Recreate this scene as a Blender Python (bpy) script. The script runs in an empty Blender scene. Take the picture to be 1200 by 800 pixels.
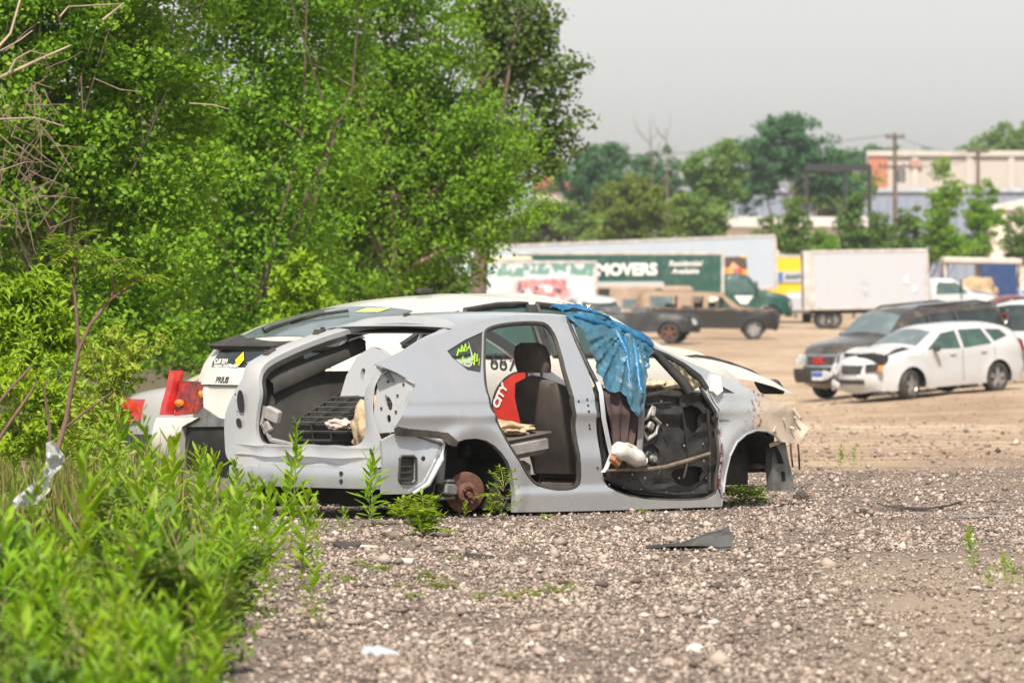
import bpy, bmesh, math, random
import numpy as np
from mathutils import Vector, Matrix, noise
from mathutils.geometry import delaunay_2d_cdt

C = bpy.context.scene
COL = C.collection
R = math.radians
FPX = 7100.0          # focal length in photograph pixels (1200 px wide)
HOR = 355.0           # horizon row of the photograph
CAMZ = 1.40

# ------------------------------------------------------------------ camera
cam_d = bpy.data.cameras.new('camera')
cam = bpy.data.objects.new('camera', cam_d)
COL.objects.link(cam)
cam.location = (0, 0, CAMZ)
cam.rotation_euler = (R(90), 0, 0)
cam_d.sensor_width = 36.0
cam_d.sensor_fit = 'HORIZONTAL'
cam_d.lens = FPX / 1200.0 * 36.0
cam_d.shift_y = -(400.0 - HOR) / 1200.0
cam_d.clip_start = 0.5
cam_d.clip_end = 8000.0
cam_d.dof.use_dof = True
cam_d.dof.focus_distance = 39.3
cam_d.dof.aperture_fstop = 6.6
C.camera = cam

# ------------------------------------------------------------------ world, sun
SUN_EL, SUN_AZ = R(52), R(186)       # azimuth clockwise from +Y: behind the camera
w = bpy.data.worlds.new('World')
C.world = w
w.use_nodes = True
wn, wl = w.node_tree.nodes, w.node_tree.links
wn.clear()
sky = wn.new('ShaderNodeTexSky')
sky.sky_type = 'NISHITA'
sky.sun_disc = False
sky.sun_elevation = SUN_EL
sky.sun_rotation = SUN_AZ
sky.air_density = 1.0
sky.dust_density = 1.6
sky.ozone_density = 1.0
hs = wn.new('ShaderNodeHueSaturation')
hs.inputs['Saturation'].default_value = 0.16
hs.inputs['Value'].default_value = 1.0
bg = wn.new('ShaderNodeBackground')
bg.inputs['Strength'].default_value = 0.105
wo = wn.new('ShaderNodeOutputWorld')
wl.new(sky.outputs[0], hs.inputs['Color'])
wm = wn.new('ShaderNodeMix'); wm.data_type = 'RGBA'; wm.blend_type = 'MULTIPLY'; wm.inputs[0].default_value = 1.0
wm.inputs[7].default_value = (1.02, 1.0, .985, 1)
wl.new(hs.outputs[0], wm.inputs[6]); wl.new(wm.outputs[2], bg.inputs['Color'])
wl.new(bg.outputs[0], wo.inputs['Surface'])
sd = bpy.data.lights.new('sun', 'SUN')
sd.energy = 4.7
sd.angle = R(2.5)
sd.color = (1.0, 0.92, 0.80)
sun = bpy.data.objects.new('sun', sd)
COL.objects.link(sun)
sv = Vector((math.sin(SUN_AZ) * math.cos(SUN_EL), math.cos(SUN_AZ) * math.cos(SUN_EL), math.sin(SUN_EL)))
sun.rotation_euler = sv.to_track_quat('Z', 'Y').to_euler()
sun.location = (0, -20, 60)
C.view_settings.view_transform = 'Standard'
C.view_settings.look = 'None'
C.view_settings.exposure = 0.63
C.view_settings.gamma = 1.0
C.view_settings.use_curve_mapping = False
C.cycles.use_denoising = True
C.cycles.max_bounces = 8
C.cycles.transparent_max_bounces = 12
C.cycles.volume_bounces = 0

rng = random.Random(11)
nr = np.random.RandomState(5)

# ------------------------------------------------------------------ helpers
def at(u, v, Y):
    return Vector(((u - 600.0) / FPX * Y, Y, CAMZ - (v - HOR) / FPX * Y))

def tag(o, label=None, cat=None, group=None, kind=None):
    if label: o['label'] = label
    if cat: o['category'] = cat
    if group: o['group'] = group
    if kind: o['kind'] = kind
    return o

def empty(name, loc, yaw=0.0, pitch=0.0, roll=0.0):
    o = bpy.data.objects.new(name, None)
    o.empty_display_size = 0.3
    COL.objects.link(o)
    o.location = loc
    o.rotation_euler = (roll, pitch, yaw)
    return o

def link(name, me, mat=None, parent=None):
    o = bpy.data.objects.new(name, me)
    COL.objects.link(o)
    if mat is not None:
        for m in (mat if isinstance(mat, (list, tuple)) else [mat]):
            me.materials.append(m)
    if parent is not None:
        o.parent = parent
    return o

def copy_obj(o, parent=None):
    c = o.copy()
    COL.objects.link(c)
    if parent is not None:
        c.parent = parent
    return c

def np_mesh(name, V, F):
    V = np.asarray(V, dtype=np.float32)
    F = np.asarray(F, dtype=np.int32)
    m, k = F.shape
    me = bpy.data.meshes.new(name)
    me.vertices.add(len(V))
    me.vertices.foreach_set('co', V.ravel())
    me.loops.add(m * k)
    me.loops.foreach_set('vertex_index', F.ravel())
    me.polygons.add(m)
    me.polygons.foreach_set('loop_start', np.arange(0, m * k, k, dtype=np.int32))
    me.update(calc_edges=True)
    me.validate()
    return me

def smooth(me, ang=None):
    me.polygons.foreach_set('use_smooth', [True] * len(me.polygons))
    if ang:
        me.set_sharp_from_angle(angle=R(ang))
    return me

class MB:
    """collects boxes, tubes, discs, prisms and lofts, linked as ONE mesh object"""
    def __init__(s):
        s.v, s.f, s.mi = [], [], []
        s.m = 0
    def add(s, verts, faces):
        b = len(s.v)
        s.v += [tuple(p) for p in verts]
        s.f += [tuple(i + b for i in f) for f in faces]
        s.mi += [s.m] * len(faces)
        return s
    def box(s, c, d, rot=None, bev=0.0):
        hx, hy, hz = d[0] / 2, d[1] / 2, d[2] / 2
        M_ = rot if rot is not None else Matrix.Identity(3)
        c = Vector(c)
        if bev <= 0 or min(d) < 2.2 * bev:
            P = [Vector((x, y, z)) for x in (-hx, hx) for y in (-hy, hy) for z in (-hz, hz)]
            Fc = [(0, 1, 3, 2), (4, 6, 7, 5), (0, 4, 5, 1), (2, 3, 7, 6), (0, 2, 6, 4), (1, 5, 7, 3)]
        else:
            b = bev
            P, Fc = [], []
            rings = [(-hz, b), (-hz + b, 0), (hz - b, 0), (hz, b)]
            for z, i in rings:
                x, y = hx - i, hy - i
                k = b * 0.999
                for (px, py) in ((-x + k, -y), (x - k, -y), (x, -y + k), (x, y - k), (x - k, y), (-x + k, y), (-x, y - k), (-x, -y + k)):
                    P.append(Vector((px, py, z)))
            for r_ in range(3):
                for i in range(8):
                    a, b2 = r_ * 8 + i, r_ * 8 + (i + 1) % 8
                    Fc.append((a, b2, b2 + 8, a + 8))
            Fc.append(tuple(reversed(range(8))))
            Fc.append(tuple(range(24, 32)))
        return s.add([c + M_ @ p for p in P], Fc)
    def tube(s, pts, r, n=8, cap=True):
        pts = [Vector(p) for p in pts]
        rs = r if isinstance(r, (list, tuple)) else [r] * len(pts)
        V, Fc = [], []
        up = Vector((0.13, 0.27, 1)).normalized()
        for i, p in enumerate(pts):
            t = (pts[min(i + 1, len(pts) - 1)] - pts[max(i - 1, 0)])
            t = t.normalized() if t.length > 1e-9 else Vector((0, 0, 1))
            a = t.cross(up)
            if a.length < 1e-3: a = t.cross(Vector((1, 0, 0)))
            a.normalize(); b = t.cross(a)
            for k in range(n):
                g = 2 * math.pi * k / n
                V.append(p + (a * math.cos(g) + b * math.sin(g)) * rs[i])
        for i in range(len(pts) - 1):
            for k in range(n):
                k2 = (k + 1) % n
                Fc.append((i * n + k, i * n + k2, (i + 1) * n + k2, (i + 1) * n + k))
        if cap:
            Fc.append(tuple(reversed(range(n))))
            Fc.append(tuple(range((len(pts) - 1) * n, len(pts) * n)))
        return s.add(V, Fc)
    def lathe(s, prof, n=24, M4=None, closed=False):
        """prof: (r, h) pairs, turned about local Y axis"""
        V, Fc = [], []
        for (r, h) in prof:
            for k in range(n):
                g = 2 * math.pi * k / n
                p = Vector((r * math.cos(g), h, r * math.sin(g)))
                V.append(M4 @ p if M4 else p)
        m = len(prof)
        for i in range(m if closed else m - 1):
            i2 = (i + 1) % m
            for k in range(n):
                k2 = (k + 1) % n
                Fc.append((i * n + k, i2 * n + k, i2 * n + k2, i * n + k2))
        return s.add(V, Fc)
    def prism(s, poly, axis, a, b):
        """poly of 2-D points extruded along axis from a to b (poly is (x,z) for axis y, (x,y) for z, (y,z) for x)"""
        def P(p, h):
            return {'y': (p[0], h, p[1]), 'z': (p[0], p[1], h), 'x': (h, p[0], p[1])}[axis]
        n = len(poly)
        V = [P(p, a) for p in poly] + [P(p, b) for p in poly]
        Fc = [tuple(range(n)), tuple(reversed(range(n, 2 * n)))]
        for i in range(n):
            j = (i + 1) % n
            Fc.append((i, i + n, j + n, j))
        return s.add(V, Fc)
    def grid(s, rows, close=False):
        """rows: list of equal-length point lists"""
        V = [p for r_ in rows for p in r_]
        n = len(rows[0]); Fc = []
        for i in range(len(rows) - 1):
            for k in range(n if close else n - 1):
                k2 = (k + 1) % n
                Fc.append((i * n + k, i * n + k2, (i + 1) * n + k2, (i + 1) * n + k))
        return s.add(V, Fc)
    def mesh(s, name, sm=None, merge=0.0, recalc=True):
        me = bpy.data.meshes.new(name)
        me.from_pydata(s.v, [], s.f)
        me.polygons.foreach_set('material_index', s.mi)
        bm = bmesh.new(); bm.from_mesh(me)
        if merge: bmesh.ops.remove_doubles(bm, verts=bm.verts, dist=merge)
        if recalc: bmesh.ops.recalc_face_normals(bm, faces=bm.faces)
        bm.to_mesh(me); bm.free()
        if sm: smooth(me, sm)
        return me
    def build(s, name, mat, parent=None, sm=35, merge=0.0):
        return link(name, s.mesh(name, sm, merge), mat, parent)

def chaikin(P, n=2, closed=True):
    P = [np.array(p, float) for p in P]
    for _ in range(n):
        Q = []
        m = len(P)
        if not closed: Q.append(P[0])
        for i in range(m if closed else m - 1):
            a, b = P[i], P[(i + 1) % m]
            Q += [a * .75 + b * .25, a * .25 + b * .75]
        if not closed: Q.append(P[-1])
        P = Q
    return [tuple(p) for p in P]

def resample(P, h, closed=True):
    Q = []
    m = len(P)
    for i in range(m if closed else m - 1):
        a, b = np.array(P[i], float), np.array(P[(i + 1) % m], float)
        k = max(1, int(math.ceil(np.linalg.norm(b - a) / h)))
        for j in range(k):
            Q.append(tuple(a + (b - a) * j / k))
    if not closed: Q.append(tuple(P[-1]))
    return Q

def inside(pts, poly):
    pts = np.asarray(pts, float); poly = np.asarray(poly, float)
    x, y = pts[:, 0], pts[:, 1]
    r_ = np.zeros(len(pts), bool)
    j = len(poly) - 1
    for i in range(len(poly)):
        xi, yi = poly[i]; xj, yj = poly[j]
        c = ((yi > y) != (yj > y)) & (x < (xj - xi) * (y - yi) / (yj - yi + 1e-15) + xi)
        r_ ^= c
        j = i
    return r_

def dist_poly(pts, poly, closed=True):
    pts = np.asarray(pts, float); poly = np.asarray(poly, float)
    d = np.full(len(pts), 1e9)
    m = len(poly)
    for i in range(m if closed else m - 1):
        a, b = poly[i], poly[(i + 1) % m]
        ab = b - a; L = ab.dot(ab) + 1e-15
        t = np.clip(((pts - a) @ ab) / L, 0, 1)
        q = a + t[:, None] * ab
        d = np.minimum(d, np.hypot(*(pts - q).T))
    return d

def sheet2d(outline, holes=(), h=0.05, hb=None):
    hb = hb or h
    O = resample(outline, hb)
    H = [resample(q, hb) for q in holes]
    allp = np.array(O)
    lo, hi = allp.min(0), allp.max(0)
    gx, gy = [], []
    row = 0
    y = lo[1]
    while y < hi[1]:
        xs = np.arange(lo[0] + (h / 2 if row % 2 else 0), hi[0], h)
        gx += list(xs); gy += [y] * len(xs)
        y += h * 0.866; row += 1
    G = np.column_stack([gx, gy])
    k = inside(G, O) & (dist_poly(G, O) > 0.45 * hb)
    for q in H:
        k &= ~inside(G, q) & (dist_poly(G, q) > 0.45 * hb)
    G = G[k]
    verts, edges = list(O), [(i, (i + 1) % len(O)) for i in range(len(O))]
    for q in H:
        b = len(verts)
        verts += q
        edges += [(b + i, b + (i + 1) % len(q)) for i in range(len(q))]
    verts += [tuple(p) for p in G]
    r_ = delaunay_2d_cdt([Vector(p) for p in verts], edges, [], 0, 1e-7)
    V = np.array([tuple(p) for p in r_[0]])
    F = np.array([tuple(f) for f in r_[2]])
    cen = V[F].mean(1)
    k = inside(cen, O)
    for q in H: k &= ~inside(cen, q)
    return V, F[k]

def lift(mb, outline, holes, fn, h=0.05, thick=0.0, hb=None, inward=None):
    """triangulated sheet, each 2-D point carried to 3-D by fn(a, b, depth)"""
    V, F = sheet2d(outline, holes, h, hb)
    P = [fn(a, b, 0.0) for a, b in V]
    n = len(P)
    Fc = [tuple(int(i) for i in f) for f in F]
    if thick:
        P += [fn(a, b, thick) for a, b in V]
        Fc2 = [tuple(n + i for i in reversed(f)) for f in Fc]
        cnt = {}
        for f in Fc:
            for i in range(3):
                e = (f[i], f[(i + 1) % 3])
                cnt[e] = cnt.get(e, 0) + 1
        rim = [(e[0], e[1]) for e in cnt if (e[1], e[0]) not in cnt]
        Fc = Fc + Fc2 + [(b, a, a + n, b + n) for a, b in rim]
    mb.add(P, Fc)
    return mb

# ------------------------------------------------------------------ materials
def lin(c):
    return tuple(((x / 255) / 12.92 if x / 255 <= .04045 else ((x / 255 + .055) / 1.055) ** 2.4) for x in c) + (1,)

class NT:
    def __init__(s, name):
        s.mat = bpy.data.materials.new(name)
        s.mat.use_nodes = True
        s.n, s.l = s.mat.node_tree.nodes, s.mat.node_tree.links
        s.n.clear()
        s.out = s.n.new('ShaderNodeOutputMaterial')
        s.co = None
    def node(s, t, **kw):
        x = s.n.new(t)
        for k, v in kw.items(): setattr(x, k, v)
        return x
    def put(s, sock, val):
        if hasattr(val, 'is_output'): s.l.new(val, sock)
        else: sock.default_value = val
    def coord(s):
        if s.co is None: s.co = s.node('ShaderNodeTexCoord').outputs['Object']
        return s.co
    def mapped(s, scale):
        m = s.node('ShaderNodeMapping'); s.put(m.inputs['Vector'], s.coord())
        m.inputs['Scale'].default_value = scale
        return m.outputs[0]
    def noise(s, scale, detail=5, rough=.55, vec=None, dist=0):
        x = s.node('ShaderNodeTexNoise')
        s.put(x.inputs['Vector'], vec if vec is not None else s.coord())
        x.inputs['Scale'].default_value = scale; x.inputs['Detail'].default_value = detail
        x.inputs['Roughness'].default_value = rough; x.inputs['Distortion'].default_value = dist
        return x.outputs['Fac']
    def voronoi(s, scale, feat='F1', out='Distance', vec=None):
        x = s.node('ShaderNodeTexVoronoi', feature=feat)
        s.put(x.inputs['Vector'], vec if vec is not None else s.coord())
        x.inputs['Scale'].default_value = scale
        return x.outputs[out]
    def ramp(s, fac, stops):
        x = s.node('ShaderNodeValToRGB')
        s.put(x.inputs[0], fac)
        e = x.color_ramp.elements
        while len(e) < len(stops): e.new(0.5)
        for i, (p, c) in enumerate(stops):
            e[i].position = p
            e[i].color = c if len(c) == 4 else tuple(c) + (1,)
        return x.outputs[0]
    def mix(s, fac, a, b, mode='MIX'):
        x = s.node('ShaderNodeMix', data_type='RGBA', blend_type=mode)
        s.put(x.inputs[0], fac); s.put(x.inputs[6], a); s.put(x.inputs[7], b)
        return x.outputs[2]
    def math(s, op, a, b=0.5, clamp=False):
        x = s.node('ShaderNodeMath', operation=op, use_clamp=clamp)
        s.put(x.inputs[0], a); s.put(x.inputs[1], b)
        return x.outputs[0]
    def maprange(s, v, a, b, c=0.0, d=1.0):
        x = s.node('ShaderNodeMapRange', interpolation_type='SMOOTHSTEP')
        s.put(x.inputs[0], v)
        for i, q in enumerate((a, b, c, d)): x.inputs[i + 1].default_value = q
        return x.outputs[0]
    def bump(s, hgt, strength=.3, dist=.02):
        x = s.node('ShaderNodeBump')
        x.inputs['Strength'].default_value = strength; x.inputs['Distance'].default_value = dist
        s.put(x.inputs['Height'], hgt)
        return x.outputs[0]
    def princ(s, col, rough=.5, metal=0., normal=None, **kw):
        p = s.node('ShaderNodeBsdfPrincipled')
        s.put(p.inputs['Base Color'], col); s.put(p.inputs['Roughness'], rough); s.put(p.inputs['Metallic'], metal)
        if normal is not None: s.put(p.inputs['Normal'], normal)
        for k, v in kw.items(): s.put(p.inputs[k.replace('_', ' ')], v)
        return p.outputs[0]
    def end(s, sh):
        s.l.new(sh, s.out.inputs['Surface'])
        return s.mat

def c4(c): return tuple(c) + (1,) if len(c) == 3 else tuple(c)

def pmat(name, col, col2=None, scale=4., rough=.5, metal=0., bump=0., bscale=60., var=.25, spec=.5, coat=0., contrast=(.35, .65), rough2=None):
    t = NT(name)
    col = c4(col)
    col2 = c4(col2) if col2 else tuple(x * (1 - var) for x in col[:3]) + (1,)
    f = t.noise(scale, 6, .6)
    cc = t.ramp(f, [(contrast[0], col2), (contrast[1], col)])
    nrm = t.bump(t.noise(bscale, 4), bump, .01) if bump else None
    rr = t.maprange(t.noise(scale * 2.3, 4), .3, .7, rough, rough2) if rough2 else rough
    return t.end(t.princ(cc, rr, metal, nrm, Specular_IOR_Level=spec, Coat_Weight=coat, Coat_Roughness=.08))

def leafmat(name, cols, trans=.35, rough=.5, objvar=.6):
    t = NT(name)
    g = t.node('ShaderNodeNewGeometry')
    n = len(cols)
    cc = t.ramp(g.outputs['Random Per Island'], [(i / max(1, n - 1), c4(c)) for i, c in enumerate(cols)])
    big = t.noise(1.3, 2)
    cc = t.mix(t.maprange(big, .35, .65, 0, .45), cc, t.mix(1.0, cc, (.62, .72, .55, 1), 'MULTIPLY'))
    oi = t.node('ShaderNodeObjectInfo')
    cc = t.mix(t.math('MULTIPLY', oi.outputs['Random'], objvar), cc, t.mix(1.0, cc, (1.14, .98, .8, 1), 'MULTIPLY'))
    p = t.princ(cc, rough, 0., None, Specular_IOR_Level=.18)
    tr = t.node('ShaderNodeBsdfTranslucent')
    t.put(tr.inputs[0], t.mix(1.0, cc, (1.25, 1.2, .5, 1), 'MULTIPLY'))
    m = t.node('ShaderNodeMixShader')
    m.inputs[0].default_value = trans
    t.l.new(p, m.inputs[1]); t.l.new(tr.outputs[0], m.inputs[2])
    return t.end(m.outputs[0])

def glassmat(name, tint=(.02, .03, .03), rough=.05, alpha=1.0, spec=.8):
    t = NT(name)
    p = t.princ(t.mix(t.maprange(t.noise(3., 3), .4, .7, 0, .5), c4(tint), tuple(min(1, x * 1.8 + .02) for x in tint) + (1,)), rough, 0., None, Specular_IOR_Level=spec)
    if alpha >= 1: return t.end(p)
    tr = t.node('ShaderNodeBsdfTransparent'); tr.inputs[0].default_value = (.85, .95, .92, 1)
    m = t.node('ShaderNodeMixShader'); m.inputs[0].default_value = alpha
    t.l.new(tr.outputs[0], m.inputs[1]); t.l.new(p, m.inputs[2])
    return t.end(m.outputs[0])

def paintmat(name, col, metal=0.0, rough=.3, coat=.6, dirt=(.32, .25, .18), dirt_amt=.35, low=.35, dscale=3.):
    """car paint with road dust that thickens in low, streaky patches"""
    t = NT(name)
    sep = t.node('ShaderNodeSeparateXYZ'); t.l.new(t.coord(), sep.inputs[0])
    n1 = t.noise(dscale, 8, .65)
    n2 = t.noise(14., 4, .6, t.mapped((1, 1, .25)))
    hz = t.maprange(sep.outputs[2], low, low + .35, 1.0, 0.0)
    d = t.math('MULTIPLY', t.math('ADD', t.maprange(n1, .42, .75), t.math('MULTIPLY', hz, n2)), dirt_amt, True)
    cc = t.mix(d, t.mix(t.maprange(n2, .3, .7, 0, .12), c4(col), tuple(x * .8 for x in col[:3]) + (1,)), c4(dirt))
    rr = t.math('ADD', rough, t.math('MULTIPLY', d, .5), True)
    mm = t.math('MULTIPLY', metal, t.math('SUBTRACT', 1.0, d))
    return t.end(t.princ(cc, rr, mm, t.bump(t.noise(2.2, 2), .05, .02), Coat_Weight=coat, Coat_Roughness=.12))

MT = {}
MT['black_plastic'] = pmat('black_plastic', (.022, .022, .024), (.05, .047, .043), 7, .55, bump=.1)
MT['rubber'] = pmat('rubber', (.018, .018, .018), (.06, .052, .043), 6, .8, bump=.2)
MT['dark_void'] = pmat('dark_lining_and_void', (.012, .012, .013), (.03, .027, .024), 5, .85)  # near-black, also stands for the shade inside holes and gaps
MT['alloy'] = pmat('alloy', (.55, .55, .56), (.25, .24, .23), 9, .35, .8)
MT['glass_dark'] = glassmat('glass_dark')
MT['glass_green'] = glassmat('glass_green', (.035, .07, .06), .06)
MT['glass_sky'] = glassmat('glass_sky', (.10, .13, .14), .04)  # tint lightened to stand for sky reflected in the panes
MT['glass_clear'] = glassmat('glass_clear', (.05, .09, .08), .04, .16)
MT['chrome'] = pmat('chrome', (.75, .75, .75), (.5, .5, .5), 8, .15, 1.0)
MT['red_lens'] = pmat('red_lens', (.55, .02, .015), (.3, .01, .01), 12, .12, coat=1.)
MT['amber'] = pmat('amber', (.8, .25, .03), (.5, .15, .02), 12, .2, coat=1.)
MT['headlight'] = pmat('headlight', (.55, .56, .55), (.3, .3, .3), 14, .12, coat=1.)
MT['white_letter'] = pmat('white_letter', (.78, .78, .76), (.6, .6, .58), 20, .5)
MT['black_letter'] = pmat('black_letter', (.02, .025, .03), (.05, .05, .05), 20, .5)
MT['plate_white'] = pmat('plate_white', (.7, .72, .75), (.5, .5, .55), 20, .4)
MT['plate_blue'] = pmat('plate_blue', (.05, .16, .45), (.05, .1, .3), 20, .4)

def text_obj(name, s, size, mat, M4, parent, depth=.004, align='CENTER', shear=0., bold=0.):
    cu = bpy.data.curves.new(name, 'FONT')
    cu.body = s; cu.size = size; cu.align_x = align; cu.align_y = 'CENTER'
    cu.extrude = depth; cu.shear = shear; cu.offset = bold
    cu.resolution_u = 3
    tmp = bpy.data.objects.new(name, cu)
    COL.objects.link(tmp)
    dg = bpy.context.evaluated_depsgraph_get()
    me = bpy.data.meshes.new_from_object(tmp.evaluated_get(dg))
    bpy.data.objects.remove(tmp)
    me.materials.clear()
    me.transform(M4)
    return link(name, me, mat, parent)

def basis(origin, ax, ay):
    ax = Vector(ax).normalized(); ay = Vector(ay)
    az = ax.cross(ay).normalized(); ay = az.cross(ax)
    M_ = Matrix((ax, ay, az)).transposed().to_4x4()
    M_.translation = Vector(origin)
    return M_
# ------------------------------------------------------------------ ground
_gy = [-400, 50, 60, 100, 131, 160, 240, 270, 300, 340, 6000]
_gz = [0, 0, -.10, -.52, -.68, -.60, 0.0, .30, .58, .62, .62]
def wob(X, Y):
    if not (0 < Y < 340 and abs(X) < 60): return 0.0
    a = float(np.interp(Y, [0, 20, 60, 140, 340], [.03, .03, .05, .10, .15]))
    a *= 1 - .85 * math.exp(-(((X - .3) / 4.5) ** 2 + ((Y - 41) / 4.5) ** 2))
    return a * (.6 * noise.noise(Vector((X * .35, Y * .35, .3))) + .35 * noise.noise(Vector((X * 1.1, Y * 1.1, .3))))
def gz(X, Y):
    z = float(np.interp(Y, _gy, _gz))
    k = math.exp(-((Y - 131) / 26.0) ** 2)
    z += k * max(-.25, min(.55, .075 * (X - 8.3)))
    return z + wob(X, Y)

def gzn(X, Y):
    z = np.interp(Y, _gy, _gz)
    k = np.exp(-((Y - 131) / 26.0) ** 2)
    return z + k * np.clip(.075 * (X - 8.3), -.25, .55)

def fbm(P, sc):
    return np.array([noise.noise(Vector((p[0] * sc, p[1] * sc, 0.3))) for p in P])

ys = np.concatenate([np.linspace(-300, 0, 8), np.arange(6, 70, .5), np.arange(70, 160, 1.5), np.arange(160, 340, 4), np.geomspace(340, 760, 14)])
xs = np.concatenate([-np.geomspace(750, 10, 20), np.arange(-9.5, 9.51, .5), np.geomspace(10, 750, 20)])
GX, GY = np.meshgrid(xs, ys)
P2 = np.column_stack([GX.ravel(), GY.ravel()])
Z = gzn(P2[:, 0], P2[:, 1])
dz = np.array([wob(x, y) for x, y in P2])
Z = Z + dz
n_x = len(xs)
ii = np.arange((len(ys) - 1) * (n_x - 1))
r0, c0 = ii // (n_x - 1), ii % (n_x - 1)
i0 = r0 * n_x + c0
ground_me = np_mesh('ground', np.column_stack([P2, Z]), np.column_stack([i0, i0 + 1, i0 + n_x + 1, i0 + n_x]))
smooth(ground_me)

def ground_mat():
    t = NT('gravel_and_dirt')
    sep = t.node('ShaderNodeSeparateXYZ'); t.l.new(t.coord(), sep.inputs[0])
    X, Y = sep.outputs[0], sep.outputs[1]
    edge = t.noise(.25, 4)
    yy = t.math('ADD', Y, t.math('MULTIPLY', t.math('SUBTRACT', edge, .5), 34.))
    far = t.maprange(yy, 46, 60)
    v1 = t.voronoi(38., out='Color')
    bw = t.node('ShaderNodeRGBToBW'); t.l.new(v1, bw.inputs[0])
    grav = t.ramp(bw.outputs[0], [(0.15, (.06, .047, .041)), (.45, (.13, .102, .088)), (.7, (.22, .18, .155)), (.95, (.40, .35, .31))])  # base kept dark so the gaps between loose stones read as shade
    grav = t.mix(t.maprange(t.noise(1.2, 6), .35, .7, 0, .6), grav, (.20, .155, .125, 1))
    n2 = t.noise(.18, 8, .65, t.mapped((1, .35, 1)))
    n3 = t.noise(2.5, 8, .7, t.mapped((1, .3, 1)))
    dirt = t.ramp(n2, [(.36, (.32, .225, .155)), (.5, (.43, .325, .23)), (.64, (.52, .42, .315))])
    dirt = t.mix(t.maprange(n3, .42, .68, 0, .6), dirt, (.24, .17, .115, 1))
    dirt = t.mix(t.maprange(t.noise(9., 4, .6, t.mapped((1, .4, 1))), .58, .72, 0, .5), dirt, (.42, .37, .31, 1))
    wv = t.node('ShaderNodeTexWave', bands_direction='Y'); t.put(wv.inputs['Vector'], t.mapped((.35, 1, 1))); wv.inputs['Scale'].default_value = .12; wv.inputs['Distortion'].default_value = 9.; wv.inputs['Detail'].default_value = 4.; wv.inputs['Detail Scale'].default_value = .6
    dirt = t.mix(t.maprange(wv.outputs['Fac'], .72, .95, 0, .55), dirt, (.23, .165, .115, 1))
    dirt = t.mix(t.maprange(t.noise(.5, 6, .7, t.mapped((1, .5, 1))), .62, .70, 0, .5), dirt, (.17, .135, .105, 1))
    # sandy wheel track in the lower right corner
    sx = t.math('SUBTRACT', X, t.math('MULTIPLY', Y, .034))
    sx = t.math('ADD', sx, t.math('MULTIPLY', t.math('SUBTRACT', t.noise(.6, 4), .5), 1.6))
    sand = t.math('MULTIPLY', t.maprange(sx, .1, .9), t.maprange(Y, 30, 36, 1, 0))
    cc = t.mix(t.math('MULTIPLY', sand, .75), grav, t.mix(t.maprange(t.noise(22., 6, .7), .4, .65), (.29, .225, .165, 1), (.39, .32, .25, 1)))
    cc = t.mix(far, cc, dirt)
    # soil and leaf litter on the overgrown left side
    soil = t.math('ADD', X, t.math('MULTIPLY', Y, .047))
    soil = t.math('ADD', soil, t.math('MULTIPLY', t.math('SUBTRACT', t.noise(.9, 4), .5), .9))
    soil = t.maprange(soil, .2, -.5)
    cc = t.mix(soil, cc, t.ramp(t.noise(7., 6), [(.35, (.05, .045, .025)), (.65, (.16, .13, .075))]))
    hgt = t.math('ADD', t.noise(28., 6, .7), t.math('MULTIPLY', t.voronoi(38.), -.8))
    return t.end(t.princ(cc, .92, 0., t.bump(hgt, .7, .03), Specular_IOR_Level=.15))
ground = tag(link('ground', ground_me, ground_mat()), 'pale dirt and gravel ground of the salvage yard', kind='structure')

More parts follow.
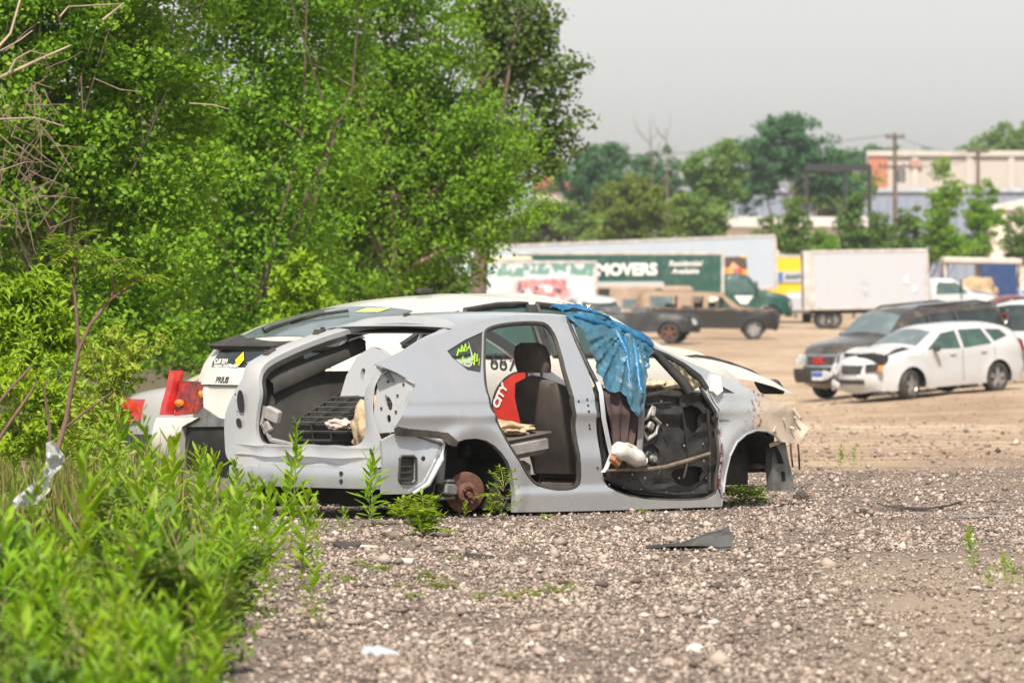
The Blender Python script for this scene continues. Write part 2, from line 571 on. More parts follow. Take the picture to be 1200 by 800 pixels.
# loose crushed stone lying on the near ground (uncountable): one mesh
def stones():
    out_c, out_s = [], []
    for (ya, yb, dens) in ((19, 28, 1800), (28, 38, 1250), (38, 50, 560), (50, 60, 260)):
        A = .26 * (ya + yb) / 2 * (yb - ya)
        N = int(A * dens)
        Y = nr.uniform(ya, yb, N)
        X = nr.uniform(-1, 1, N) * .13 * Y
        sx = X - .034 * Y
        keep = nr.rand(N) < np.where((Y < 34) & (sx > .35), np.clip(1 - (sx - .1) * 1.0, .30, 1), 1.0)
        soil = X + .047 * Y
        keep &= nr.rand(N) < np.clip(.35 + soil * 1.0, .08, 1)
        wv = np.array([noise.noise(Vector((x * .45, y * .22, 9.))) for x, y in zip(X, Y)])
        keep &= nr.rand(N) < np.interp(Y + 14 * wv, [44, 60], [1, .04])
        keep &= nr.rand(N) < np.clip(.78 + 1.3 * np.array([noise.noise(Vector((x * 1.4, y * .7, 2.))) for x, y in zip(X, Y)]), .3, 1)
        X, Y = X[keep], Y[keep]
        out_c.append(np.column_stack([X, Y]))
        out_s.append(np.exp(nr.normal(np.log(.0067), .52, len(X))).clip(.003, .048))
    for (ya, yb, dens) in ((56, 90, 6), (90, 150, 2.2)):
        N = int(.26 * (ya + yb) / 2 * (yb - ya) * dens)
        Y = nr.uniform(ya, yb, N); X = nr.uniform(-.5, 1, N) * .13 * Y
        out_c.append(np.column_stack([X, Y])); out_s.append(np.exp(nr.normal(np.log(.014), .5, N)).clip(.006, .05))
    Pc = np.vstack(out_c); S = np.concatenate(out_s)
    N = len(Pc)
    zz = gzn(Pc[:, 0], Pc[:, 1]) + np.array([wob(x, y) for x, y in Pc])
    base = np.array([(1, 0, 0), (-1, 0, 0), (0, 1, 0), (0, -1, 0), (0, 0, 1), (0, 0, -1)], float)
    fc = np.array([(0, 2, 4), (2, 1, 4), (1, 3, 4), (3, 0, 4), (2, 0, 5), (1, 2, 5), (3, 1, 5), (0, 3, 5)])
    V = base[None] * (1 + nr.uniform(-.38, .38, (N, 6, 1))) + nr.uniform(-.28, .28, (N, 6, 3))
    V *= np.column_stack([nr.uniform(.8, 1.5, N), nr.uniform(.8, 1.3, N), nr.uniform(.45, .9, N)])[:, None, :]
    a = nr.uniform(0, 6.28, N); ca, sa = np.cos(a)[:, None], np.sin(a)[:, None]
    V = np.stack([V[..., 0] * ca - V[..., 1] * sa, V[..., 0] * sa + V[..., 1] * ca, V[..., 2]], -1)
    V = V * S[:, None, None]
    V[..., 0] += Pc[:, :1]; V[..., 1] += Pc[:, 1:]
    V[..., 2] += (zz + S * nr.uniform(-.1, .55, N) + nr.uniform(0, .008, N))[:, None]
    F = (fc[None] + (np.arange(N) * 6)[:, None, None]).reshape(-1, 3)
    return np_mesh('gravel', V.reshape(-1, 3), F)

def stone_mat():
    t = NT('crushed_stone')
    g = t.node('ShaderNodeNewGeometry')
    cc = t.ramp(g.outputs['Random Per Island'], [(0, (.075, .057, .049)), (.18, (.175, .132, .112)), (.5, (.305, .240, .205)), (.8, (.40, .328, .283)), (.95, (.47, .405, .352)), (1, (.59, .54, .485))])
    cc = t.mix(t.maprange(t.noise(.9, 5), .4, .7, 0, .5), cc, (.22, .18, .15, 1))
    return t.end(t.princ(cc, .9, 0., t.bump(t.noise(160., 3), .3, .004), Specular_IOR_Level=.2))
tag(link('gravel', stones(), stone_mat()), 'loose crushed stone covering the ground around the stripped car', 'gravel', kind='stuff')
# ------------------------------------------------------------------ the stripped silver hatchback
TH = R(45)
Fv, Lv = Vector((math.cos(TH), math.sin(TH), 0)), Vector((-math.sin(TH), math.cos(TH), 0))
Y0 = 39.4
OR = Vector(((556 - 600) / FPX * Y0, Y0, 0))            # ground point under the right rear wheel
CARO = OR + .86 * Lv

class Frame:
    def __init__(s, o, yaw):
        s.o = Vector(o); s.m = Matrix.Rotation(yaw, 3, 'Z'); s.mi = s.m.transposed()
        s.c = s.mi @ (Vector((0, 0, CAMZ)) - s.o)
    def ray(s, u, v):
        return s.mi @ Vector(((u - 600) / FPX, 1, -(v - HOR) / FPX))
    def on_y(s, u, v, fy):
        """(x, z) where the sight line meets the side surface y = fy(x, z)"""
        d = s.ray(u, v); x, z = 0., .7
        for _ in range(40):
            t = (fy(x, z) - s.c.y) / d.y
            x, z = s.c.x + d.x * t, s.c.z + d.z * t
        return (x, z)
    def on_x(s, u, v, fx):
        d = s.ray(u, v); y, z = 0., .7
        for _ in range(40):
            t = (fx(y, z) - s.c.x) / d.x
            y, z = s.c.y + d.y * t, s.c.z + d.z * t
        return (y, z)
SF = Frame(CARO, TH)

def W_(x, z):
    w = .855
    if z > .78:
        d = z - .78; w -= .42 * d + .25 * d * d
    if z < .36: w -= .12 * (.36 - z)
    if x < -.1: w -= .10 * (x + .1) ** 2
    if x > 2.75: w -= .30 * (x - 2.75) ** 2
    if .3 < x < 2.4: w += .016 * max(0, min(1, (.185 - z) / .03))
    for xc in (0.02, 2.70):
        r = math.hypot(x - xc, (z - .18) * 1.0)
        w += .020 * math.exp(-((r - .40) / .07) ** 2)
    w += .016 * math.exp(-((z - .67) / .035) ** 2) - .008 * math.exp(-((z - .52) / .10) ** 2)          # shoulder crease
    return w

def sp(P, inset=0.): return [SF.on_y(u, v, lambda x, z: -(W_(x, z) - inset)) for u, v in P]
def side(sgn, inset=0., out=0.):
    return lambda x, z, d: Vector((x, sgn * (W_(x, z) - inset + out - d), z))

MT['silver'] = paintmat('silver_paint', (.46, .49, .535), .5, .2, 1., (.38, .32, .26), .22, .02)
MT['silver_in'] = paintmat('bare_inner_metal', (.44, .455, .48), .35, .36, .3, (.30, .25, .20), .45, .1, 6.)

def fender_mat():
    t = NT('muddy_fender_paint')
    sep = t.node('ShaderNodeSeparateXYZ'); t.l.new(t.coord(), sep.inputs[0])
    n = t.noise(5.5, 8, .7); n2 = t.noise(17., 6, .7)
    g = t.math('ADD', sep.outputs[0], t.math('MULTIPLY', t.math('SUBTRACT', n, .5), .62))
    mud = t.maprange(g, 1.26, 1.40)
    low = t.math('ADD', sep.outputs[2], t.math('MULTIPLY', t.math('SUBTRACT', n, .5), .25))
    mud = t.math('MULTIPLY', mud, t.maprange(low, .80, .74))
    mud = t.math('MULTIPLY', mud, t.maprange(n2, .25, .45, .55, 1))
    rust = t.math('MULTIPLY', t.maprange(g, 1.26, 1.32), t.maprange(g, 1.42, 1.36))
    rust = t.math('MULTIPLY', rust, t.maprange(n2, .50, .60))
    rust = t.math('MAXIMUM', rust, t.math('MULTIPLY', t.maprange(t.math('ABSOLUTE', t.math('SUBTRACT', sep.outputs[0], .97)), .05, .02), t.math('MULTIPLY', t.maprange(n2, .45, .52), t.maprange(sep.outputs[2], .62, .5))))
    cc = t.mix(t.maprange(n, .4, .7, 0, .3), (.50, .525, .555, 1), (.38, .375, .36, 1))
    cc = t.mix(mud, cc, t.mix(n2, (.36, .27, .19, 1), (.60, .52, .43, 1)))
    cc = t.mix(rust, cc, (.16, .035, .018, 1))
    rr = t.math('ADD', .33, t.math('MULTIPLY', mud, .5))
    return t.end(t.princ(cc, rr, t.math('MULTIPLY', .4, t.math('SUBTRACT', 1.0, mud)), t.bump(n2, .25, .02), Coat_Weight=.3))
MT['fender'] = fender_mat()
MT['grey_trim'] = pmat('grey_trim', (.052, .049, .045), (.030, .028, .026), 5, .8, bump=.15)
MT['seat_fabric'] = pmat('seat_fabric', (.115, .096, .085), (.075, .062, .055), 6, .9, bump=.25, bscale=150)
MT['seat_light'] = pmat('seat_light', (.30, .29, .28), (.17, .16, .155), 7, .8, bump=.2)
MT['rust'] = pmat('rusty_iron', (.16, .065, .04), (.07, .035, .026), 16, .85, bump=.4, bscale=90)
MT['tan_foam'] = pmat('tan_foam', (.52, .40, .26), (.28, .20, .12), 14, .9, bump=.5)
MT['brown_cloth'] = pmat('brown_cloth', (.085, .055, .052), (.045, .03, .028), 8, .9, bump=.3)
MT['white_plastic'] = pmat('white_plastic', (.72, .70, .66), (.45, .42, .38), 9, .45)
MT['grey_metal'] = pmat('grey_metal', (.25, .26, .27), (.14, .135, .13), 10, .5, .5, bump=.2)
MT['scribble'] = pmat('green_paint_pen', (.32, .55, .03), (.25, .45, .03), 20, .6)

root = empty('stripped_hatchback', (CARO.x + 1.35 * Fv.x, CARO.y + 1.35 * Fv.y, 0), TH)
tag(root, 'stripped silver hatchback without wheels, its tailgate and door skins gone', 'wrecked car')
OFF = Vector((-1.35, 0, 0))
def fin(mb, name, mat, parent=None, sm=35, merge=0.):
    mb.v = [(p[0] - 1.35, p[1], p[2]) for p in mb.v]
    return mb.build(name, mat, root if parent is None else parent, sm, merge)

# --- outlines traced on the side surface
hatch_px = [(532, 386), (506, 394.5), (480, 408.5), (460, 418.5), (442, 427)]
tail_px = [(466, 437), (486, 449), (480, 468), (470, 489), (464, 499)]
low_rear_px = [(480, 503), (500, 505), (524, 507), (535, 518)]
arch_r_px = [(545, 514.5), (558, 513.5), (570, 516), (580, 522), (588, 530), (595, 540), (600, 553), (602.5, 570), (603.5, 588), (603, 600)]
sill_px = [(640, 599.5), (680, 598.5), (740, 597), (800, 595), (845, 593.5)]
arch_f_px = [(847, 577), (850, 555), (855, 534), (863, 518), (874, 508), (886, 503.5), (898, 504.5), (908, 509), (915, 517)]
front_px = [(922, 519), (931, 520), (939, 514), (937, 507), (941, 499), (937, 490), (930, 482), (921, 476)]
fend_top_px = [(905, 467), (885, 458.5), (866, 450.5)]
apil_px = [(840, 438), (812, 426), (790, 415.5), (765, 404), (740, 393.5), (715, 384), (690, 376), (668, 370.5)]
rail_px = [(640, 369), (610, 369), (585, 371), (560, 376)]
rdoor_px = [(568, 395), (570.5, 386), (592, 380), (628, 378), (644, 381), (655, 405), (664, 445), (673, 499), (680, 540), (680, 568), (670, 573.5), (641, 573), (622, 563), (604, 534), (585, 501), (572, 470), (567, 440)]
qwin_px = [(524, 411), (545, 398), (566, 388.5), (564, 436.5), (548, 433.5), (530, 419)]
fdoor_px = [(671, 377.5), (700, 386), (735, 400), (765, 413), (795, 429), (815, 441), (822, 450), (827, 462), (839, 478), (842, 500), (842, 560), (839, 584), (800, 587), (745, 584), (716, 574), (706, 560), (701, 520), (696, 470), (688, 430), (678, 398)]
tri_px = [(831, 446.5), (846, 452.5), (861, 460.5), (830, 460.5)]

rear_part_px = hatch_px + tail_px + low_rear_px + arch_r_px + sill_px + [(846, 586), (841, 572), (844, 520), (842, 480), (832, 464), (826, 448), (828, 441.5), (832, 434.5), (812, 426)] + apil_px[2:] + rail_px
fender_px = [(845.5, 593.5), ] + arch_f_px + front_px + fend_top_px + [(840, 438), (833, 435), (829, 442), (827.5, 449), (833, 464), (843, 480), (845, 520), (842.5, 572), (847, 586)]
A = sp(rear_part_px)
holesA = [chaikin(sp(rdoor_px), 2), sp(qwin_px), chaikin(sp(fdoor_px), 1)]
mb = MB()
lift(mb, A, holesA, side(-1), .028, .035, .022)
fin(mb, 'side_panel', MT['silver'])
# far side: same pressing, both doors gone
mb = MB()
AL = [(x + .17 * max(0, min(1, (z - .70) / .16)) * max(0, min(1, (.1 - x) / .5)), z) for x, z in A]
lift(mb, AL, [chaikin(sp(rdoor_px), 2), sp(qwin_px), chaikin(sp(fdoor_px), 1)], side(1), .06, .035, .04)
fin(mb, 'side_panel', MT['silver'])
mb = MB()
Fo = sp(fender_px)
lift(mb, Fo, [sp(tri_px)], side(-1, 0, .004), .045, .012, .02)
for i, p in enumerate(mb.v):
    x, y, z = p
    if x > 2.95:
        k = (x - 2.95)
        d = noise.noise_vector(Vector((x * 7, z * 7, 1.3)))
        mb.v[i] = (x + d.x * .05 * min(1, k * 4), y + (d.y * .09) * min(1, k * 3), z + d.z * .03 * min(1, k * 4))
fin(mb, 'front_fender', MT['fender'], sm=50)
mb = MB(); lift(mb, Fo, [], side(1), .08, .012, .05); fin(mb, 'front_fender', MT['fender'])
mb = MB(); lift(mb, sp(tri_px), [], side(-1, .01), .06); fin(mb, 'quarter_window', MT['glass_dark'])
text_obj('badge_lettering', 'HYBRID', .055, MT['black_letter'],
         basis(Vector((*SF.on_y(845, 491, lambda x, z: -W_(x, z))[:1], 0, 0)) + Vector((-1.35, -W_(2.35, .6) - .004, SF.on_y(845, 491, lambda x, z: -W_(x, z))[1])), (1, 0, 0), (0, 0, 1)), root, .003)

# rear quarter glass with black border and paint-pen scribble
mb = MB(); q = sp(qwin_px); cq = np.mean(q, 0)
inner = [tuple(cq + (np.array(p) - cq) * .70 + np.array((-.03, -.005))) for p in q]
inner = chaikin(inner, 2)
lift(mb, q, [inner], side(-1, .008), .04, 0, .02)
qf = fin(mb, 'quarter_window', MT['black_plastic'])
mb = MB(); lift(mb, inner, [], side(-1, .012), .06)
fin(mb, 'pane', MT['glass_clear'], qf)
mb = MB()
for st in ([(536, 417), (538, 409), (540, 413), (542, 405), (544, 412), (546, 403), (548, 410), (550, 406)],
           [(537, 412), (547, 411)], [(541, 421), (543, 417), (543, 426)], [(546, 420), (550, 419), (547, 426), (551, 426)],
           [(556, 417), (553, 423), (558, 423)], [(557, 414), (556, 428)], [(560, 415), (559, 424), (562, 420), (562, 428)]):
    mb.tube([Vector((x, -(W_(x, z) - .004), z)) for x, z in sp(st)], .0055, 5)
fin(mb, 'scribble', MT['scribble'], qf)

# weatherstrips round the openings
def strip_loop(px, r, out, closed=True, sm=2):
    P = resample(chaikin(sp(px), sm) if sm else sp(px), .05)
    P.append(P[0])
    return [Vector((x, -(W_(x, z) + out), z)) for x, z in P], r
mb = MB(); P, r_ = strip_loop(rdoor_px, .016, -.012); mb.tube(P, r_, 7)
fin(mb, 'door_seal', MT['rubber'])
mb = MB(); P, r_ = strip_loop(fdoor_px, .013, -.02, sm=1); mb.tube(P, r_, 7)
fin(mb, 'door_seal', MT['rubber'])
# B-pillar return seen past the seal, striker and bolt holes
mb = MB()
for (u, v) in ((688, 468), (689, 475), (690, 482), (690.5, 498), (691, 502), (678, 470), (700, 548)):
    x, z = SF.on_y(u, v, lambda x, z: -W_(x, z))
    mb.lathe([(.0, -.004), (.008, -.004), (.008, .002), (0, .002)], 10, Matrix.Translation((x, -W_(x, z), z)))
fin(mb, 'bolt', MT['dark_void'])

# --- roof
def rail(px): return [Vector((x, -W_(x, z), z)) for x, z in sp(px)]
rl = rail([(668, 370.5)] + rail_px + [(532, 386)])
rl = [Vector(p) for p in resample([tuple(p) for p in rl], .12, False)]
mb = MB(); rows = []
for p in rl:
    row = []
    for k in range(17):
        t_ = -1 + 2 * k / 16
        row.append(Vector((p.x + (.07 * (1 - t_ * t_) if p.x > 1.2 else .06 * (1 - t_ * t_)), p.y * -t_ * -1 if False else abs(p.y) * t_, p.z + .014 * (1 - t_ ** 2) + .008 * (1 - t_ ** 8))))
    rows.append(row)
mb.grid(rows)
fin(mb, 'roof', MT['silver'], sm=60)
mb = MB(); mb.grid([[Vector((p.x, p.y * .97, p.z - .05)) for p in row] for row in rows])
fin(mb, 'headliner', MT['grey_trim'], sm=60)
hx, hz_ = SF.on_y(494, 375, lambda x, z: 0)
mb = MB(); mb.box((.28, .0, 1.30), (.16, .05, .03), None, .01); mb.box((.22, .0, 1.32), (.05, .035, .03), None, .008)
fin(mb, 'aerial_base', MT['black_plastic'])

# --- tailgate frame: outer edge, inner edge, flange
IN = [(.17, 0, 1.27), (.15, .30, 1.255), (.09, .43, 1.222), (-.1, .475, 1.172), (-.35, .53, 1.085), (-.54, .555, 1.00), (-.62, .535, .90), (-.645, .50, .80), (-.655, .52, .66), (-.66, .52, .55), (-.665, .46, .485), (-.67, .28, .472), (-.675, 0, .472)]
OUT = [(.22, 0, 1.318), (.20, .35, 1.30), (.13, .555, 1.238), (-.1, .61, 1.185), (-.35, .665, 1.10), (-.56, .70, 1.005), (-.62, .70, .90), (-.65, .765, .78), (-.665, .815, .66), (-.675, .81, .50), (-.69, .75, .36), (-.70, .5, .33), (-.71, 0, .32)]
OUTR = [(.22, 0, 1.318), (.20, .35, 1.30), (.13, .555, 1.238), (-.1, .61, 1.185), (-.35, .665, 1.10), (-.57, .71, 1.005), (-.64, .62, .90), (-.655, .60, .80), (-.665, .61, .66), (-.675, .70, .50), (-.69, .74, .36), (-.70, .5, .33), (-.71, 0, .32)]
def catm(P, n=5):
    P = [Vector(p) for p in P]; Q = []
    for i in range(len(P) - 1):
        p0, p1, p2, p3 = P[max(i - 1, 0)], P[i], P[i + 1], P[min(i + 2, len(P) - 1)]
        for k in range(n):
            t_ = k / n
            Q.append(.5 * ((2 * p1) + (p2 - p0) * t_ + (2 * p0 - 5 * p1 + 4 * p2 - p3) * t_ ** 2 + (3 * p1 - p0 - 3 * p2 + p3) * t_ ** 3))
    return Q + [P[-1]]
def mirror(P): return [Vector((p.x, -p.y, p.z)) for p in P]
mb = MB(); mf = MB()
for s_, OO in ((1, OUT), (-1, OUTR)):
    I, O = catm(IN), catm(OO)
    if s_ < 0: I, O = mirror(I), mirror(O)
    Fl = [p + Vector((.05, 0, -.055)) if p.z > .95 else p + Vector((.075, (.012 if p.y > 0 else -.012), -.01)) for p in I]
    Mid = [(a * .5 + b * .5) + Vector((-.012, 0, .012)) for a, b in zip(I, O)]
    mb.grid([O, Mid, I])
    lip = [p + (Vector((.02, 0, -.03)) if p.z > .95 else Vector((.03, 0, -.004))) for p in I]
    mb.grid([I, lip])
    mf.grid([lip, Fl])
fin(mb, 'tailgate_frame', MT['silver_in'], sm=50, merge=.0005)
fin(mf, 'tailgate_seal', MT['rubber'], sm=50)
mb = MB()
for (x, y, z) in ((-.44, .625, 1.072), (-.06, .55, 1.205)):
    mb.box((x, y, z), (.10, .045, .03), Matrix.Rotation(-.28, 3, 'Y'), .008)
    for k in (-1, 1): mb.box((x + k * .03, y, z + .018 + k * .008), (.022, .03, .018), None, .004)
fin(mb, 'rubber_stop', MT['rubber'])
# flat dark discs for the shade in the left column's lamp holes
mb = MB()
for (u, v, r1, r2) in ((285, 470, .035, .075), (283, 495, .027, .03), (288, 481, .008, .008), (279, 462, .007, .007), (281, 482, .006, .006)):
    y, z = SF.on_x(u, v, lambda y, z: -.66)
    mb.add([Vector((-.672 + (-.012), y + r1 * math.cos(g), z + r2 * math.sin(g) + .3 * r1 * math.cos(g))) for g in np.linspace(0, 6.283, 20, False)], [tuple(range(20))])
fin(mb, 'lamp_hole', MT['dark_void'])

# tail-lamp socket plate on the right corner
def plate_fn(a, b, d):       # a: 0 (inner) .. 1 (outer), b: z
    return Vector((-.64 + .15 * a + d, -.60 - .20 * a, b))
def on_plate(u, v):
    d = SF.ray(u, v); n_ = Vector((.20, .15, 0)).normalized() * 1.0
    n_ = Vector((-.20, .15 * -1, 0)); n_ = Vector((.15, -.20, 0)).cross(Vector((0, 0, 1)))
    t_ = (Vector((-.64, -.60, .8)) - SF.c).dot(n_) / d.dot(n_)
    p = SF.c + d * t_
    return ((p.x + .64) / .15, p.z)
pl = [on_plate(u, v) for u, v in ((441, 427), (464, 438), (485, 450), (479, 469), (469, 490), (462, 506), (438, 508), (437, 488), (442, 455))]
ph = [chaikin([on_plate(u, v) for u, v in ((450, 463), (454, 462), (461, 473), (458, 482), (454, 480))], 2),
      chaikin([on_plate(u, v) for u, v in ((453, 486), (458, 486), (458, 495), (453, 495))], 2)]
mb = MB(); lift(mb, pl, ph, plate_fn, .05, .012, .03)
pt = fin(mb, 'tail_lamp_socket', MT['silver_in'])
mb = MB(); lift(mb, [on_plate(u, v) for u, v in ((441, 426), (453, 432), (463, 448), (456, 446))], [], lambda a, b, d: plate_fn(a, b, d) + Vector((-.012, -.01, 0)), .05, .006)
fin(mb, 'lamp_bracket', MT['grey_metal'], pt)
mb = MB(); P = [plate_fn(*on_plate(u, v), 0) + Vector((-.008, -.006, 0)) for u, v in ((441, 426.5), (464, 437), (485.5, 449.5), (479, 469), (470, 489))]
mb.tube(P, .008, 6); fin(mb, 'socket_lip', MT['silver_in'], pt)
mb = MB()
for u, v in ((455, 447), (473, 450), (466, 463), (464, 482), (447, 478)):
    p = plate_fn(*on_plate(u, v), 0) + Vector((-.006, -.004, 0))
    mb.lathe([(0, -.003), (.008, -.003), (.008, .003), (0, .003)], 8, Matrix.Translation(p) @ Matrix.Rotation(-.9, 4, 'Z'))
fin(mb, 'bolt_hole', MT['dark_void'], pt)

# inner white bulkhead seen through the tailgate, on the right
bk = [SF.on_x(u, v, lambda y, z: -.42) for u, v in ((423, 406), (436, 411), (448, 419), (444, 436), (438, 463), (399, 464), (401, 440), (408, 418))]
bh = [chaikin([SF.on_x(u, v, lambda y, z: -.42) for u, v in ((417, 431), (422, 432), (424, 445), (421, 450), (417, 442))], 2)]
mb = MB(); lift(mb, bk, bh, lambda y, z, d: Vector((-.42 + d + .3 * (z - .8), y, z)), .05, .04, .03)
fin(mb, 'wheel_tower', MT['silver_in'])

# valance, bumper beam, corner panel
mb = MB(); rows = []
for k in range(25):
    t_ = -1 + 2 * k / 24; y = .76 * t_
    cx = .05 * t_ ** 2
    rows.append([Vector((-.70 + cx, y, .345)), Vector((-.735 + cx, y, .40)), Vector((-.72 + cx, y, .43)), Vector((-.725 + cx, y, .465)), Vector((-.68 + cx, y, .476)), Vector((-.64 + cx, y, .47))])
mb.grid(rows)
for i, p in enumerate(mb.v):
    d = noise.noise_vector(Vector((p[1] * 6, p[2] * 9, 4.)))
    mb.v[i] = (p[0] + d.x * .022, p[1], p[2] + d.z * .010)
fin(mb, 'rear_valance', MT['silver_in'], sm=50)
mb = MB(); rows = []
for k in range(17):
    t_ = -1 + 2 * k / 16; y = .70 * t_; cx = .06 * t_ * t_
    rows.append([Vector((-.72 + cx, y, .335)), Vector((-.79 + cx, y, .33)), Vector((-.795 + cx, y, .31)), Vector((-.795 + cx, y, .222)), Vector((-.79 + cx, y, .203)), Vector((-.72 + cx, y, .198))])
mb.grid(rows); n_ = 6
mb.add(rows[0], [tuple(range(6))]); mb.add(rows[-1], [tuple(reversed(range(6)))])
bb = fin(mb, 'bumper_beam', MT['silver'], sm=35)
mb = MB()
for y in (.60, .585, -.42, -.415):
    for z in ((.30, .25) if abs(y) in (.6, .42) else ()):
        mb.lathe([(0, -.004), (.014, -.004), (.014, .004), (0, .004)], 12, Matrix.Translation((-.799 + .06 * (y / .7) ** 2, y, z)) @ Matrix.Rotation(R(90), 4, 'Z'))
fin(mb, 'bolt_hole', MT['dark_void'], bb)
cp = sp([(447, 516), (463, 508), (519, 517.5), (516, 536), (505, 558), (498, 569), (480, 578.5), (448, 579)], .04)
vh = sp([(468, 537), (470, 534), (484, 534), (487, 537), (487, 562), (484, 566), (470, 566), (467, 562)], .04)
mb = MB(); lift(mb, cp, [vh], side(-1, .04), .04, .02, .02)
cpan = fin(mb, 'corner_panel', MT['silver'])
mb = MB(); c_ = np.mean(vh, 0)
lift(mb, vh, [], side(-1, .065), .05)
for k in range(4):
    z = c_[1] - .06 + .04 * k
    mb.box((c_[0], -(W_(c_[0], z) - .06), z), (.11, .012, .012))
P = [Vector((x, -(W_(x, z) - .033), z)) for x, z in vh]; mb.tube(P + [P[0]], .008, 6)
fin(mb, 'vent', MT['black_plastic'], cpan)
mb = MB(); x, z = SF.on_y(496, 537, lambda x, z: -W_(x, z) + .04)
mb.lathe([(0, -.004), (.016, -.004), (.016, .004), (0, .004)], 12, Matrix.Translation((x, -(W_(x, z) - .04), z)))
fin(mb, 'bolt_hole', MT['dark_void'], cpan)
P = [Vector((x, -(W_(x, z) - .015), z)) for x, z in sp([(463, 508), (490, 509.5), (519, 517), (515, 538), (500, 567), (482, 578)], .03)]
mb = MB(); mb.tube(P, [.006, .01, .02, .02, .018, .012], 8); fin(mb, 'panel_lip', MT['silver_in'], cpan, sm=60)
bs = sp([(464, 501), (500, 504), (524, 507), (536, 518), (533, 523), (524, 521), (515, 512), (480, 511), (465, 509)])
mb = MB(); lift(mb, bs, [], side(-1, 0, .012), .03, .03, .02)
for i, p in enumerate(mb.v): mb.v[i] = (p[0], p[1] + .006 * noise.noise(Vector(p) * 30), p[2] + .006 * noise.noise(Vector(p) * 40))
fin(mb, 'bumper_bracket', MT['rubber'])

# --- wheel wells, hub, brake
def well(xc, r, sgn, y0, y1, name, a0=-20, a1=200):
    mb = MB(); rows = []
    for k in range(21):
        g = R(a0 + (a1 - a0) * k / 20); rr = r * (1 + .03 * noise.noise(Vector((k * .7, 0, xc))))
        rows.append([Vector((xc + rr * math.cos(g), sgn * y0, .18 + rr * math.sin(g))), Vector((xc + rr * .99 * math.cos(g), sgn * (y0 * .6 + y1 * .4), .18 + rr * .99 * math.sin(g))), Vector((xc + rr * .9 * math.cos(g), sgn * y1, .18 + rr * .9 * math.sin(g)))])
    mb.grid(rows)
    cen = [r_[2] for r_ in rows]
    mb.add(cen + [Vector((xc, sgn * y1, .1))], [(i, i + 1, len(cen)) for i in range(len(cen) - 1)])
    for i, p in enumerate(mb.v):
        mb.v[i] = (p[0], p[1] + .015 * noise.noise(Vector(p) * 9), p[2])
    return fin(mb, name, MT['dark_void'], sm=50)
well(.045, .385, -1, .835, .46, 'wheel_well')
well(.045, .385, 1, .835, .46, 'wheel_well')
mb = MB()
for a in np.linspace(-10, 62, 9):       # loose ribs of the liner at the front of the rear arch
    g = R(a); mb.tube([Vector((.045 + .375 * math.cos(g) + .01 * noise.noise(Vector((a, y * 7, 0))), -y, .18 + .375 * math.sin(g))) for y in np.linspace(.5, .83, 7)], .011, 5)
fin(mb, 'arch_liner', MT['rubber'])
HUB = Matrix.Translation((.005, -.775, .165)) @ Matrix.Rotation(R(-20), 4, 'Z') @ Matrix.Rotation(R(10), 4, 'X')
mb = MB(); mb.lathe([(0, -.005), (.03, -.005), (.033, -.045), (.055, -.048), (.068, -.04), (.072, .0), (.128, .004), (.135, .008), (.135, .028), (.07, .03), (0, .03)], 36, HUB)
bd = fin(mb, 'brake_disc', MT['rust'], sm=30)
mb = MB()
mb.lathe([(0, -.075), (.018, -.075), (.02, -.045), (.0, -.04)], 16, HUB)
for k in range(5):
    g = 2 * math.pi * k / 5
    mb.lathe([(0, -.075), (.007, -.075), (.007, -.045), (0, -.045)], 8, HUB @ Matrix.Translation((.05 * math.cos(g), 0, .05 * math.sin(g))))
fin(mb, 'hub', MT['rust'], bd)
mb = MB(); mb.box((-.15, -.76, .19), (.11, .09, .075), Matrix.Rotation(.1, 3, 'Y'), .012); mb.box((-.16, -.745, .135), (.15, .05, .025), None, .006); mb.box((-.14, -.745, .245), (.12, .04, .02), None, .005)
fin(mb, 'brake_caliper', MT['grey_metal'], bd)
mb = MB(); mb.box((-.19, -.70, .37), (.07, .12, .30), Matrix.Rotation(.12, 3, 'Y'), .01); mb.tube([(-.12, -.5, .2), (-.14, -.52, .45), (-.1, -.5, .55)], [.03, .035, .045], 10)
mb.tube([(-.05, -.6, .16), (-.02, 0, .18), (-.05, .6, .16)], .035, 10); mb.tube([(-.05, -.5, .14), (.35, -.5, .16)], .03, 8)
fin(mb, 'suspension_arm', MT['grey_metal'])

# --- floor, bulkhead, cabin trim
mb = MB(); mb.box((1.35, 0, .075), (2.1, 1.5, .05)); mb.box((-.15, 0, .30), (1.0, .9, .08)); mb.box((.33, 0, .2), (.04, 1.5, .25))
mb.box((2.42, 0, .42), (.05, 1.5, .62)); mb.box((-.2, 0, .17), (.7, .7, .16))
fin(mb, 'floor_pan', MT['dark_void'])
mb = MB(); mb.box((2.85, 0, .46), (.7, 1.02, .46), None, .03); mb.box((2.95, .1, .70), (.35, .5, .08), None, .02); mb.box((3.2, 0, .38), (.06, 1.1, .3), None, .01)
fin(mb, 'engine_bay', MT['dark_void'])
mb = MB(); rows = []
for x in np.linspace(2.32, 3.16, 12):
    zt = float(np.interp(x, [2.3, 2.45, 2.8, 3.16], [.80, .79, .735, .66]))
    rows.append([Vector((x, .74 * t_ * (1 - .12 * max(0, x - 2.7)), zt + .035 * (1 - t_ * t_) - .01)) for t_ in np.linspace(-1, 1, 13)])
mb.grid(rows); fin(mb, 'hood', MT['fender'], sm=60)
mb = MB(); rows = []
for t_ in np.linspace(-1, 1, 9):
    y = .66 * t_
    rows.append([Vector((2.40, y, .40)), Vector((2.10, y, .45)), Vector((2.02, y, .62)), Vector((2.08, y, .74)), Vector((2.42, y, .80 + .02 * (1 - t_ * t_))), Vector((2.6, y, .76))])
mb.grid(rows); fin(mb, 'dashboard', MT['black_plastic'], sm=50)
mb = MB(); rows = []
